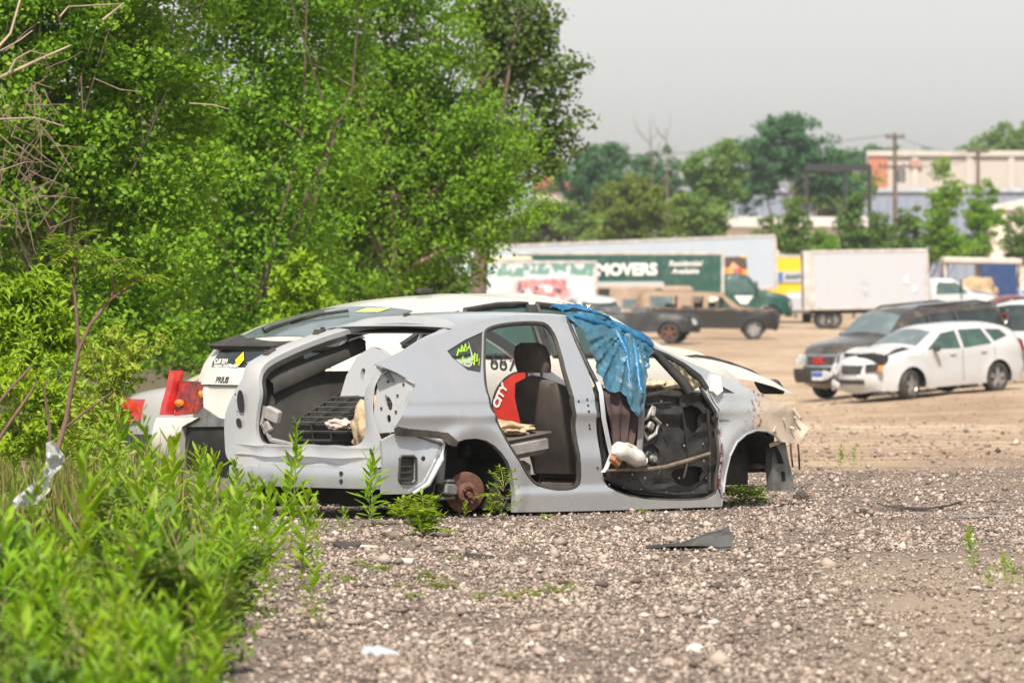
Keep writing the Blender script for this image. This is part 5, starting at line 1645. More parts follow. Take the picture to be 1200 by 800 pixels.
def truck_cab(parent, spec, x_off, mat, rim=None, win=None):
    c = empty('cab', (x_off, 0, 0)); c.parent = parent
    O = [tuple(p) for p in spec.P]
    # side outline with one arch
    h = spec.zb - spec.zw; a0 = math.asin(h / spec.ra)
    bot = [(spec.wb + spec.ra * math.cos(g), spec.zw + spec.ra * math.sin(g)) for g in np.linspace(math.pi - a0, a0, 13)]
    Oo = O + [(O[-1][0] + .04, spec.zb)] + bot + [(O[0][0] - .04, spec.zb)]
    mb = MB()
    for sg in (-1, 1):
        V, F = sheet2d(Oo, [win], .15, .1); D = dist_poly(V, spec.P, False)
        mb.add([(a, sg * spec.W(a, b, d), b) for (a, b), d in zip(V, D)], [tuple(int(i) for i in f) for f in F])
    P = np.array(resample(O, .1, False)); rows = []
    for i, p in enumerate(P):
        t_ = P[min(i + 1, len(P) - 1)] - P[max(i - 1, 0)]; t_ = t_ / (np.linalg.norm(t_) + 1e-9); nx, nz = t_[1], -t_[0]
        w_ = spec.W(p[0], p[1], 0.)
        rows.append([(p[0] + nx * (.03 + .08 * abs(nx)) * (1 - q * q), w_ * q, p[1] + nz * .05 * (1 - q * q)) for q in np.linspace(-1, 1, 11)])
    mb.grid(rows); mb.build('cab_shell', mat, c, 42, .002)
    side_patch(spec, win, MT['glass_green'], 'side_window', c, (-1, 1), -.02, .004)
    top_patch(spec, .86, .36, .9, MT['glass_dark'], 'windscreen', c)
    for s_ in (-1, 1): end_patch(spec, [(s_ * .55, 1.15), (s_ * .9, 1.15), (s_ * .9, .92), (s_ * .55, .92)], MT['headlight'], 'headlight', c)
    end_patch(spec, [(-.45, 1.3), (.45, 1.3), (.45, .82), (-.45, .82)], MT['black_plastic'], 'grille', c)
    mb = MB(); mb.box((2.3, 0, .62), (.16, 2.1, .28), None, .05); mb.build('bumper', MT['black_plastic'], c)
    for s_ in (-1, 1):
        mb = MB(); mb.box((.75, s_ * 1.25, 1.85), (.1, .2, .42), None, .05); mb.build('wing_mirror', MT['black_plastic'], c)
    return c
cwin = [(.72, 1.62), (.30, 2.20), (-.45, 2.24), (-.48, 1.6)]

# green movers' truck
YM = 273.0
s_m = FPX / YM
mt = empty('removals_truck', ground_at(800, YM), 0, 0); tag(mt, 'green box truck lettered MOVERS with a green bonneted cab', 'truck')
Xc = lambda u, Y, ou: (u - ou) / FPX * Y
x0, x1 = Xc(604, YM, 800), Xc(847, YM, 800)
base = mt.location.z
zt = lambda v, Y, b: CAMZ - (v - HOR) / FPX * Y - b
box = box_body(mt, x0, x1, 2.44, zt(347, YM, base), zt(296, YM, base), MT['green_paint'])
yb = -1.255
def pat(px, mat, name, par, out=.012):
    mb = MB(); mb.prism([(Xc(u, YM, 800), zt(v, YM, base)) for u, v in px], 'y', yb - out, yb + .01); return mb.build(name, mat, par)
pat([(604, 330.5), (776, 330), (780, 339), (604, 339)], MT['box_white'], 'white_band', box)
def mv(s_, u, v, size, nm='lettering', sh=0, bold=0., al='CENTER'):
    text_obj(nm, s_, size, MT['white_letter'], basis((Xc(u, YM, 800), yb - .02, zt(v, YM, base)), (1, 0, .012), (0, 0, 1)), box, .004, al, sh, bold)
mv('MOVERS', 734, 316.5, .72, bold=.035)
mv('Residential', 802, 309, .34, sh=.25, bold=.008); mv('Available', 802, 318, .34, sh=.25, bold=.008)
mv('Complete', 684, 315.5, .38, bold=.012)
chassis(mt, x0, x1); cargo_wheels(mt, (x0 + 1.6,), .48, 1.0)
cabx = Xc(925, YM, 800) - 2.28
c_ = truck_cab(mt, cabS, cabx, MT['green_paint'], win=cwin)
def front_wheel(par, x, y, r):
    for s_ in (-1, 1):
        M4 = Matrix.Translation((x, s_ * y, r)) @ Matrix.Rotation(0 if s_ < 0 else math.pi, 4, 'Z')
        mb = MB(); mb.lathe([(r * .56, .0), (r * .62, -.02), (r * .95, -.02), (r, .04), (r, .22), (r * .56, .25)], 24, M4); w_ = mb.build('wheel', MT['rubber'], par)
        mb = MB(); mb.lathe([(r * .58, 0), (r * .52, .06), (r * .2, .03), (r * .18, -.02), (0, -.02)], 20, M4); mb.build('rim', MT['alloy'], w_)
front_wheel(mt, cabx + 1.35, 1.03, .48)
mb = MB(); mb.add([(cabx - .25, -1.11, 1.42), (cabx + .62, -1.11, 1.42), (cabx + .35, -1.11, 1.05), (cabx + .05, -1.11, 1.05)], [(0, 1, 2, 3)]); mb.build('door_emblem', MT['white_letter'], c_).location = (-cabx, 0, 0)

# long pale trailer behind
YT = 283.0
tr = empty('semi_trailer', ground_at(730, YT), 0, R(-2.2)); tag(tr, 'long pale blue white semi trailer standing behind the green truck', 'trailer')
b = tr.location.z
x0, x1 = Xc(553, YT, 730), Xc(911, YT, 730)
zt0, zb0 = zt(282, YT, b), zt(345, YT, b)
box_body(tr, x0, x1, 2.6, zb0, zt0, MT['box_grey'])
chassis(tr, x0 + .5, x1 - .3); cargo_wheels(tr, (x0 + 1.2, x0 + 2.5), .5, 1.05)
for s_ in (-1, 1):
    mb = MB(); mb.box((x1 - 2.8, s_ * .8, .5), (.14, .14, .9)); mb.box((x1 - 2.8, s_ * .8, .06), (.35, .35, .06)); mb.build('landing_leg', MT['grey_metal'], tr)
cbp = MB(); cbp.prism([(Xc(848, YT, 730), zt(327, YT, b)), (Xc(877, YT, 730), zt(327, YT, b)), (Xc(876, YT, 730), zt(306, YT, b)), (Xc(848, YT, 730), zt(306, YT, b))], 'y', -1.36, -1.30)
def mural():
    t = NT('colour_mural')
    v = t.voronoi(2.4, out='Color'); sep = t.node('ShaderNodeSeparateColor'); t.l.new(v, sep.inputs[0])
    return t.end(t.princ(t.ramp(sep.outputs[0], [(.2, (.55, .06, .05)), (.45, (.75, .40, .03)), (.6, (.65, .30, .25)), (.8, (.08, .05, .04))]), .5))
cbp.build('picture_panel', mural(), tr)

# white box truck with graffiti in front of the green one
YG = 263.0
gt = empty('box_truck', ground_at(630, YG), 0); tag(gt, 'white box truck with faded green lettering and pink painted shapes, left of the green one', 'truck')
b = gt.location.z
def graff():
    t = NT('graffiti_side')
    sep = t.node('ShaderNodeSeparateXYZ'); t.l.new(t.coord(), sep.inputs[0])
    x, z = sep.outputs[0], sep.outputs[2]
    n = t.noise(1.6, 4, .6); n2 = t.noise(4.2, 3, .5, t.mapped((1, 1, .55)))
    zz = t.math('ADD', z, t.math('MULTIPLY', t.math('SUBTRACT', n, .5), .5))
    band = t.math('MULTIPLY', t.maprange(zz, 2.30, 2.42), t.maprange(zz, 2.98, 2.86))
    lett = t.math('MULTIPLY', band, t.maprange(n2, .44, .48))
    low = t.math('MULTIPLY', t.maprange(zz, 1.2, 1.5), t.maprange(zz, 2.25, 2.1))
    low = t.math('MULTIPLY', low, t.math('MULTIPLY', t.maprange(x, -1.3, -.6), t.maprange(x, 1.7, 1.1)))
    pink = t.math('MULTIPLY', low, t.maprange(t.noise(1.9, 3), .42, .50))
    dark = t.math('MULTIPLY', low, t.maprange(t.noise(2.6, 3, .5, t.mapped((1.2, 1, 1))), .56, .60))
    cc = t.mix(t.maprange(n, .3, .7, 0, .35), (.56, .58, .60, 1), (.42, .43, .45, 1))
    cc = t.mix(t.math('MULTIPLY', lett, .9), cc, (.08, .22, .17, 1))
    cc = t.mix(t.math('MULTIPLY', pink, .85), cc, t.mix(t.maprange(t.noise(3.1, 2), .4, .6), (.45, .05, .05, 1), (.45, .18, .18, 1)))
    cc = t.mix(dark, cc, (.06, .05, .06, 1))
    return t.end(t.princ(cc, .5))
x0, x1 = Xc(541, YG, 630), Xc(699, YG, 630)
bx = box_body(gt, x0, x1, 2.4, .95, zt(306, YG, b), graff())
mb = MB(); mb.box((Xc(561, YG, 630), -1.24, 2.1), (.12, .03, 2.2)); mb.build('drain_pipe', pmat('rusty_yellow', (.40, .31, .13), (.25, .18, .09), 4, .7), bx)
mb = MB(); mb.box((Xc(592, YG, 630), -.9, zt(304, YG, b)), (2.4, .7, .24), None, .1); mb.build('rolled_tarpaulin', pmat('canvas', (.62, .56, .42), (.45, .40, .30), 4, .8), bx)
chassis(gt, x0, x1); cargo_wheels(gt, (x0 + 1.2, x1 - .6), .45, 1.0)

# tan upper part of a wreck, built as a windowed box van
YV = 256.0
tv = empty('tan_wreck_top', ground_at(755, YV), 0); tag(tv, 'tan upper part of a wreck, built as a windowed box before the green truck', 'van')
b = tv.location.z
vx = lambda u: Xc(u, YV, 755)
V = zt(335, YV, b)
mb = MB(); mb.box(((vx(699) + vx(812)) / 2, 0, (V + .5) / 2), (vx(812) - vx(699), 2.1, V - .5), None, .12)
tb_ = mb.build('wreck_top_body', pmat('tan_paint', (.36, .27, .20), (.25, .18, .13), 1.5, .55), tv)
for (ua, ub, va, vb, m_) in ((701, 714, 338, 350, 'dark_void'), (729, 750, 350, 361, 'glass_sky'), (761, 788, 347, 360, 'glass_sky'), (790, 797, 347, 361, 'dark_void'), (767, 775, 338, 342, 'green_paint')):
    mb = MB(); mb.box(((vx(ua) + vx(ub)) / 2, -1.055, (zt(va, YV, b) + zt(vb, YV, b)) / 2), (vx(ub) - vx(ua), .03, zt(va, YV, b) - zt(vb, YV, b)), None, .008); mb.build('window', MT[m_], tb_)
chassis(tv, vx(705), vx(800)); cargo_wheels(tv, (vx(715), vx(790)), .38, .9)

# yellow rental truck
YY = 287.0
yt = empty('box_truck', ground_at(928, YY), R(90)); tag(yt, 'yellow box truck with a white striped sign band, between the trailer and white truck', 'truck')
b = yt.location.z
wd = (954 - 905) / FPX * YY
zt_ = zt(299, YY, b)
bx = box_body(yt, -.1, 5.2, wd, .95, zt_, MT['yellow_paint'])
def yp(u, v): return (-.17, -((u - 928) / FPX * YY), zt(v, YY, b))
def ypatch(ua, ub, va, vb, mat, nm, k=0.):
    P = [yp(ua, va), yp(ub, va), yp(ub, vb), yp(ua, vb)]
    mb = MB(); mb.add([(p[0] - k, p[1], p[2]) for p in P] + [(p[0] + .1, p[1], p[2]) for p in P], [(0, 1, 2, 3), (0, 4, 5, 1), (1, 5, 6, 2), (2, 6, 7, 3), (3, 7, 4, 0)])
    return mb.build(nm, mat, bx)
ypatch(911, 942, 318, 331, MT['box_white'], 'sign_band'); ypatch(912, 917, 319, 330, MT['plate_blue'], 'sign_square', .01)
mb = MB(); P = [Vector(yp(u, v)) + Vector((-.02, 0, 0)) for u, v in ((921, 326), (923, 322), (925, 326), (927, 322.5), (929, 326), (931, 322), (933, 326), (935, 321.5), (938, 325))]
mb.tube(P, .05, 6); mb.build('sign_scrawl', MT['green_paint'], bx)
ypatch(922, 942, 342, 346, MT['box_white'], 'sign_band')
chassis(yt, 0, 5); cargo_wheels(yt, (1.2, 3.9), .45, .95)
mb = MB(); mb.box((-.3, -.1, .9), (.5, 1.7, .9), None, .15); mb.build('tail_lift', MT['box_white'], yt)

# white box truck on the right, rear door open
YW = 266.0
wt = empty('box_truck', ground_at(1010, YW), 0, R(-.9)); tag(wt, 'white box truck with an open dark rear end, right of the yellow one', 'truck')
b = wt.location.z
x0, x1 = Xc(951, YW, 1010), Xc(1086, YW, 1010)
z0_, z1_ = zt(362, YW, b), zt(293, YW, b)
bx = box_body(wt, x0, x1, 2.44, z0_, z1_, MT['box_white'])
mb = MB(); mb.box((x0 - .19, 0, (z0_ + z1_) / 2), (.30, 2.2, z1_ - z0_ - .2)); mb.build('open_doorway', MT['dark_void'], bx)  # solid dark block stands for the unlit cargo space
mb = MB()
for s_ in (-1, 1): mb.box((x0 - .2, s_ * 1.17, (z0_ + z1_) / 2), (.36, .08, z1_ - z0_)); 
mb.box((x0 - .2, 0, z1_ - .05), (.36, 2.3, .1)); mb.build('door_frame', MT['rail'], bx)
def smear():
    t = NT('scrubbed_paint'); n = t.noise(2.2, 6, .7)
    return t.end(t.princ(t.mix(t.maprange(n, .4, .62), (.55, .56, .60, 1), (.30, .32, .36, 1)), .5))
for (ua, ub, va, vb) in ((1009, 1016, 326, 346), (1057, 1063, 323, 333), (1068, 1073, 334, 344)):
    mb = MB(); mb.box(((Xc(ua, YW, 1010) + Xc(ub, YW, 1010)) / 2, -1.235, (zt(va, YW, b) + zt(vb, YW, b)) / 2), (Xc(ub, YW, 1010) - Xc(ua, YW, 1010), .012, zt(va, YW, b) - zt(vb, YW, b))); mb.build('scrubbed_patch', smear(), bx)
chassis(wt, x0, x1); cargo_wheels(wt, (x0 + .55, x0 + .9), .42, 1.0)
vancab = mkspec([(2.6, .45), (2.72, .6), (2.68, .95), (2.45, 1.25), (1.5, 1.42), (1.25, 1.46), (.6, 2.02), (.35, 2.1), (-.5, 2.12), (-.62, 2.08), (-.66, 1.4), (-.66, .5)], .5, 1.75, .40, .40, 1.0, 1.4, tumble=.16, rnd=.09, taper_f=.35, ra=.47)
truck_cab(wt, vancab, x1 + .7, MT['white_far'], win=[(1.1, 1.45), (.55, 1.94), (-.3, 1.97), (-.32, 1.42)])
front_wheel(wt, x1 + .7 + 1.75, .95, .40)

# right end: blue container, covered tan machine, blue car roofs
YK = 292.0
ct = empty('blue_container', ground_at(1170, YK), R(0)); tag(ct, 'dark blue steel container with a white awning beside the right edge', 'container')
b = ct.location.z; kx = lambda u: Xc(u, YK, 1170)
mb = MB(); mb.box(((kx(1147) + kx(1189)) / 2, 0, zt(310, YK, b) / 2), (kx(1189) - kx(1147), 2.4, zt(310, YK, b)), None, .03)
for k in range(8): mb.box((kx(1147) + .1 + k * .22, -1.21, zt(310, YK, b) / 2), (.09, .05, zt(310, YK, b) - .3))
mb.build('container_shell', paintmat('dark_blue_paint', (.01, .04, .14), 0, .4, .2, (.2, .2, .2), .15, .2), ct)
mb = MB(); mb.box(((kx(1104) + kx(1196)) / 2, .2, zt(306, YK, b)), (kx(1196) - kx(1104), 2.8, .32), Matrix.Rotation(R(1.2), 3, 'Y'), .08)
for u in (1106, 1194): mb.box((kx(u), -1.0, zt(306, YK, b) / 2), (.1, .1, zt(306, YK, b)))
mb.build('awning', pmat('awning_canvas', (.55, .5, .44), (.44, .36, .33), 2, .7), ct)
bc = mkspec([(3.4, .3), (3.5, .5), (3.4, .75), (2.5, .98), (1.7, 1.4), (1.2, 1.5), (.2, 1.5), (-.5, 1.3), (-.9, 1.0), (-1.0, .6), (-.9, .3)], .25, 2.6, .32, .32, .87, .95)
def small_car(u, Y, yaw, mat, label, dz=0.):
    r_ = carx('parked_car', label, 'car', bc, u, Y, yaw, dz=dz)
    qs = [[(2.1, 1.0), (1.6, 1.33), (1.1, 1.42), (1.08, .98)], [(1.0, .98), (1.02, 1.42), (.2, 1.4), (-.35, 1.02)]]
    body(bc, mat, qs, r_, .15)
    for q in qs: side_patch(bc, q, MT['glass_dark'], 'side_window', r_, (-1, 1), -.014, .004)
    top_patch(bc, 2.4, 1.75, .9, MT['glass_sky'], 'windscreen', r_); underbody(bc, r_); wheels(bc, r_)
    return r_
small_car(1150, 279, R(182), paintmat('blue_paint', (.03, .08, .22), .2, .3), 'dark blue small car parked in front of the blue container')
small_car(1215, 262, R(170), paintmat('maroon_paint', (.22, .05, .045), .2, .3), 'maroon small car at the right edge beyond the silver off-roader')
small_car(1196, 300, R(178), paintmat('bright_blue_paint', (.03, .14, .36), .2, .3), 'brighter blue small car right of the dark blue container')
small_car(1128, 300, R(4), MT['white_far'], 'white small car behind the tan covered heap')
mb = MB(); V = []
bm = bmesh.new(); bmesh.ops.create_icosphere(bm, subdivisions=4, radius=1)
for v in bm.verts:
    p = v.co; k = 1 + .3 * noise.noise(p * 1.7) + .12 * noise.noise(p * 5)
    V.append((p.x * 1.25 * k, p.y * .9 * k, max(0, .75 + p.z * .85 * k)))
mb.add(V, [tuple(v.index for v in f.verts) for f in bm.faces]); bm.free()
o = mb.build('covered_heap', pmat('tan_cover', (.46, .33, .20), (.28, .19, .11), 2.5, .85, bump=.3), None, 60); o.location = ground_at(1142, 287); o.location.z += .55
tag(o, 'heap under a tan cover left of the dark blue container', 'heap')

# ------------------------------------------------------------------ buildings and poles
def slab(name, label, u0, u1, v0, v1, Y, depth, mat, cat='building', yaw=0., skew=0.):
    p0, p1 = at(u0, v1, Y), at(u1, v0, Y)
    gl = gz((p0.x + p1.x) / 2, Y)
    e = empty(name, ((p0.x + p1.x) / 2, Y + depth / 2, gl), yaw); tag(e, label, cat)
    mb = MB(); mb.box((0, 0, (p1.z - gl) / 2), (p1.x - p0.x, depth, p1.z - gl), None, .05)
    w_ = mb.build('wall', mat, e)
    return e, w_, p1.x - p0.x, p1.z - gl, depth
def brickmat(name, a, b_, mortar, sc=.5):
    t = NT(name)
    br_ = t.node('ShaderNodeTexBrick'); t.put(br_.inputs['Vector'], t.mapped((1, 1, 1)))
    br_.inputs['Scale'].default_value = sc * 4; br_.inputs['Color1'].default_value = c4(a); br_.inputs['Color2'].default_value = c4(b_); br_.inputs['Mortar'].default_value = c4(mortar)
    cc = t.mix(t.maprange(t.noise(.3, 6), .35, .7, 0, .4), br_.outputs[0], tuple(x * .75 for x in a) + (1,))
    return t.end(t.princ(cc, .85))
YB1 = 560.0
e, w_, bw_, bh_, bd_ = slab('brick_building', 'tall pale warehouse with an orange brick end beyond the saplings', 1018, 1320, 181, 330, YB1, 5, brickmat('pale_block', (.50, .455, .41), (.47, .425, .385), (.42, .38, .345)))
k = YB1 / FPX
mb = MB(); mb.box((-bw_ / 2 + 22 * k / 2, -2.56, bh_ / 2 - .02), (22 * k, .2, bh_), None); mb.build('brick_end', brickmat('orange_brick', (.46, .17, .10), (.40, .145, .08), (.36, .22, .16)), e)
mb = MB()
for u in (1072, 1136, 1185): mb.box((-bw_ / 2 + (u - 1018) * k, -2.6, bh_ / 2), (.55, .25, bh_), None)
mb.build('pilaster', pmat('pilaster_paint', (.47, .43, .39), (.42, .38, .345), .8, .8), e)
mb = MB(); mb.box((0, -2.6, bh_ + .1), (bw_ + .4, .5, .5)); mb.build('parapet', pmat('parapet_cap', (.5, .46, .42), (.4, .37, .34), .8, .8), e)
mb = MB(); mb.box((-bw_ / 2 + (1073 - 1018) * k, -2.65, bh_ - .9), (1.1, .3, .8), None, .05); mb.build('hoist_hood', pmat('hood_paint', (.42, .26, .2), (.33, .2, .16), .8, .8), e)
mb = MB()
for u in (1160, 1180, 1200):
    mb.box((-bw_ / 2 + (u - 1018) * k, -2.65, bh_ * .72), (1.6, .2, 1.6))
mb.build('window', MT['glass_dark'], e)
e, w_, bw_, bh_, bd_ = slab('long_warehouse', 'long low blue grey metal warehouse in front of the brick one', 848, 1290, 222, 330, 500, 24, paintmat('blue_grey_sheet', (.23, .26, .34), .1, .55, 0, (.3, .28, .26), .2, 1., .2))
k = 500 / FPX
mb = MB()
for i in range(40): mb.box((-bw_ / 2 + bw_ * i / 39, -12.05, bh_ / 2), (.15, .12, bh_ - .4))
mb.build('sheet_rib', pmat('rib_paint', (.21, .24, .31), (.17, .19, .25), .4, .6), e)
mb = MB(); mb.box((0, -12.1, bh_ - .05), (bw_, .3, .35)); mb.build('gutter', pmat('gutter', (.42, .44, .5), (.3, .3, .35), 1, .6), e)
e, w_, bw_, bh_, bd_ = slab('low_store', 'low white flat roofed store behind the end of the trailer', 812, 1010, 262, 330, 420, 20, pmat('white_wall', (.68, .62, .54), (.55, .50, .44), .6, .8))
mb = MB(); mb.box((0, -.2, bh_ + .12), (bw_ + .8, 20.6, .7)); mb.build('roof', pmat('roof_felt', (.55, .52, .50), (.45, .42, .40), .6, .8), e)
mb = MB()
for i in range(6): mb.box((-bw_ / 2 + 1.5 + i * 2, -10.02, bh_ * .5), (1.1, .1, 1.2))
mb.build('window', MT['glass_dark'], e)
e, w_, bw_, bh_, bd_ = slab('shed', 'small cream shed half hidden by saplings at the right', 1160, 1260, 246, 330, 430, 14, pmat('cream_wall', (.70, .63, .52), (.55, .48, .4), .6, .8))
mb = MB(); mb.prism([(-bw_ / 2 - .4, bh_), (bw_ / 2 + .4, bh_), (bw_ / 2 + .4, bh_ + .25), (0, bh_ + .9), (-bw_ / 2 - .4, bh_ + .25)], 'y', -7.3, 7.3); mb.build('roof', pmat('pale_roof', (.6, .58, .55), (.45, .43, .4), .6, .8), e)
e, w_, bw_, bh_, bd_ = slab('red_roofed_house', 'house with a rust red roof glimpsed right of the dark tree trunk', 628, 690, 222, 330, 455, 9, pmat('house_wall', (.42, .36, .3), (.35, .3, .25), .6, .8))
mb = MB(); mb.prism([(-bw_ / 2 - .3, bh_), (bw_ / 2 + .3, bh_), (bw_ / 2 - .8, bh_ + 1.3), (-bw_ / 2 + .8, bh_ + 1.3)], 'y', -4.8, 4.8); mb.build('roof', pmat('red_roof', (.30, .10, .065), (.22, .08, .05), .8, .8), e)

def pole(label, u, vtop, Y, arms, r=.17):
    p = at(u, vtop, Y); g_ = gz(p.x, Y)
    e = empty('utility_pole', (p.x, Y, g_)); tag(e, label, 'utility pole')
    mb = MB(); mb.tube([(0, 0, -.2), (0.02, 0, (p.z - g_) * .5), (0, 0, p.z - g_)], [r * 1.2, r, r * .75], 10); mb.build('post', pmat('pole_timber', (.15, .11, .075), (.09, .065, .045), 1.5, .9), e)
    for (dv, wd) in arms:
        z = p.z - g_ - dv
        mb = MB(); mb.box((0, -.16, z), (wd, .13, .16))
        for s_ in (-1, -.6, .6, 1): mb.lathe([(0, 0), (.05, 0), (.07, .1), (0, .2)], 8, Matrix.Translation((s_ * wd * .46, -.16, z + .08)) @ Matrix.Rotation(R(90), 4, 'X'))
        mb.build('crossarm', pmat('arm_timber', (.12, .09, .065), (.08, .06, .045), 1.5, .9), e)
    return e, p
e1, p1 = pole('tall timber utility pole with two crossarms before the brick warehouse', 1048.5, 156, 415, ((.3, 1.3), (2.3, 2.2)))
mb = MB(); mb.lathe([(0, 0), (.28, 0), (.30, .9), (0, 1.0)], 12, Matrix.Translation((.45, 0, p1.z - e1.location.z - 3.4)) @ Matrix.Rotation(R(90), 4, 'X')); mb.build('transformer', MT['grey_metal'], e1)
e2, p2 = pole('shorter timber utility pole partly behind saplings at the right', 1146, 174, 440, ((.25, 1.6),))
for sgn, zz in ((-.9, 2.3), (.9, 2.3), (0, .1)):
    a = Vector((p1.x + sgn, 415, p1.z - zz)); b2 = Vector((p2.x + sgn * .7, 440, p2.z - .2)); c2 = Vector((p1.x - 26, 412, p1.z - zz - 1.5))
    mb = MB()
    for q in (b2, c2): mb.tube([a + (q - a) * t_ - Vector((0, 0, 1.2 * 4 * t_ * (1 - t_) * .4)) for t_ in np.linspace(0, 1, 10)], .018, 4)
    o = mb.build('power_line', MT['black_plastic'], None)
    tag(o, 'thin black power line strung between the timber utility poles', 'power line', 'power lines between the poles')
YF = 440.0
pa = at(945, 194, YF); gl = gz(pa.x, YF)
e = empty('gantry', (pa.x, YF, gl)); tag(e, 'dark steel gantry frame left of the orange brick wall', 'gantry')
k = YF / FPX; hgt = pa.z - gl
MT['dark_steel'] = pmat('dark_steel', (.012, .012, .014), (.02, .018, .017), 1, .7)
for u in (945, 991, 1019):
    mb = MB(); mb.box(((u - 945) * k, 0, hgt / 2), (.28, .28, hgt)); mb.build('post', MT['dark_steel'], e)
mb = MB(); mb.box((37 * k, -.05, hgt - .15), (76 * k, .5, .5)); mb.build('beam', MT['dark_steel'], e)
# ------------------------------------------------------------------ trees
def leaves_mesh(name, Cn, size, asp=.55, up=.5, droop=0., jit=.35):
    """Cn: (N,3) leaf centres; folded diamond leaves with free orientation"""
    N = len(Cn)
    nrm = nr.normal(0, 1, (N, 3)); nrm[:, 2] = np.abs(nrm[:, 2]) * .6 + up
    nrm[:, 1] -= .35
    nrm /= np.linalg.norm(nrm, axis=1)[:, None]
    a = nr.normal(0, 1, (N, 3)); a[:, 2] -= droop
    a -= (a * nrm).sum(1)[:, None] * nrm
    a /= np.linalg.norm(a, axis=1)[:, None] + 1e-9
    b = np.cross(nrm, a)
    L = size * np.exp(np.clip(nr.normal(0, jit, N), -.8, .42))[:, None]
    Wd = L * asp
    v = np.stack([Cn - a * L * .5, Cn - a * L * .05 + b * Wd * .5 + nrm * L * .08, Cn + a * L * .5 - nrm * L * .05, Cn - a * L * .05 - b * Wd * .5 + nrm * L * .08], 1)
    F = np.arange(N * 4).reshape(N, 4)
    F = np.concatenate([F[:, [0, 1, 2]], F[:, [0, 2, 3]]], 0)
    me = np_mesh(name, v.reshape(-1, 3), F)
    return me

LEAF = {
    'bright': leafmat('leaves_bright', [(.12, .27, .018), (.17, .355, .025), (.23, .40, .035), (.08, .20, .014), (.28, .43, .055)], .46),
    'mid': leafmat('leaves_mid', [(.12, .255, .02), (.16, .32, .026), (.21, .37, .036), (.085, .19, .016)], .46),
    'dark': leafmat('leaves_dark', [(.065, .12, .02), (.085, .145, .024), (.115, .175, .032), (.05, .095, .016)], .34),
    'olive': leafmat('leaves_olive', [(.125, .19, .028), (.175, .24, .038), (.085, .14, .02)], .36),
    'far': leafmat('leaves_far', [(.055, .15, .065), (.075, .185, .075), (.045, .12, .055)], .32),  # blue of distant haze mixed into the leaf colour
    'farlight': leafmat('leaves_far_light', [(.13, .24, .055), (.18, .28, .07), (.095, .19, .045)], .36),
    'lime': leafmat('leaves_lime', [(.21, .36, .015), (.28, .43, .025), (.16, .29, .012), (.33, .46, .05)], .42),
    'weed': leafmat('weed_leaves', [(.15, .29, .016), (.21, .37, .024), (.30, .44, .035), (.095, .21, .014), (.16, .30, .02)], .40, .42, 1.0),
    'yellowish': leafmat('yellowish_leaves', [(.24, .36, .035), (.33, .43, .05), (.17, .28, .03), (.38, .44, .09)], .42),
    'sap': leafmat('sapling_leaves', [(.085, .17, .03), (.12, .22, .04), (.065, .13, .025), (.16, .25, .055)], .34),
    'weed2': leafmat('patch_weed_leaves', [(.15, .32, .016), (.21, .40, .024), (.30, .47, .04), (.10, .24, .014)], .48, .42, 1.0),
    'under': leafmat('undergrowth_leaves', [(.08, .16, .015), (.12, .21, .025), (.055, .11, .012), (.15, .20, .04)], .3),
}
MT['bark'] = pmat('bark', (.17, .13, .10), (.085, .065, .05), 6, .9, bump=.5, bscale=30)
MT['bark_pale'] = pmat('pale_twig', (.36, .27, .20), (.22, .16, .12), 8, .85, bump=.2)
MT['stem'] = pmat('weed_stem', (.14, .19, .04), (.20, .13, .06), 9, .7)

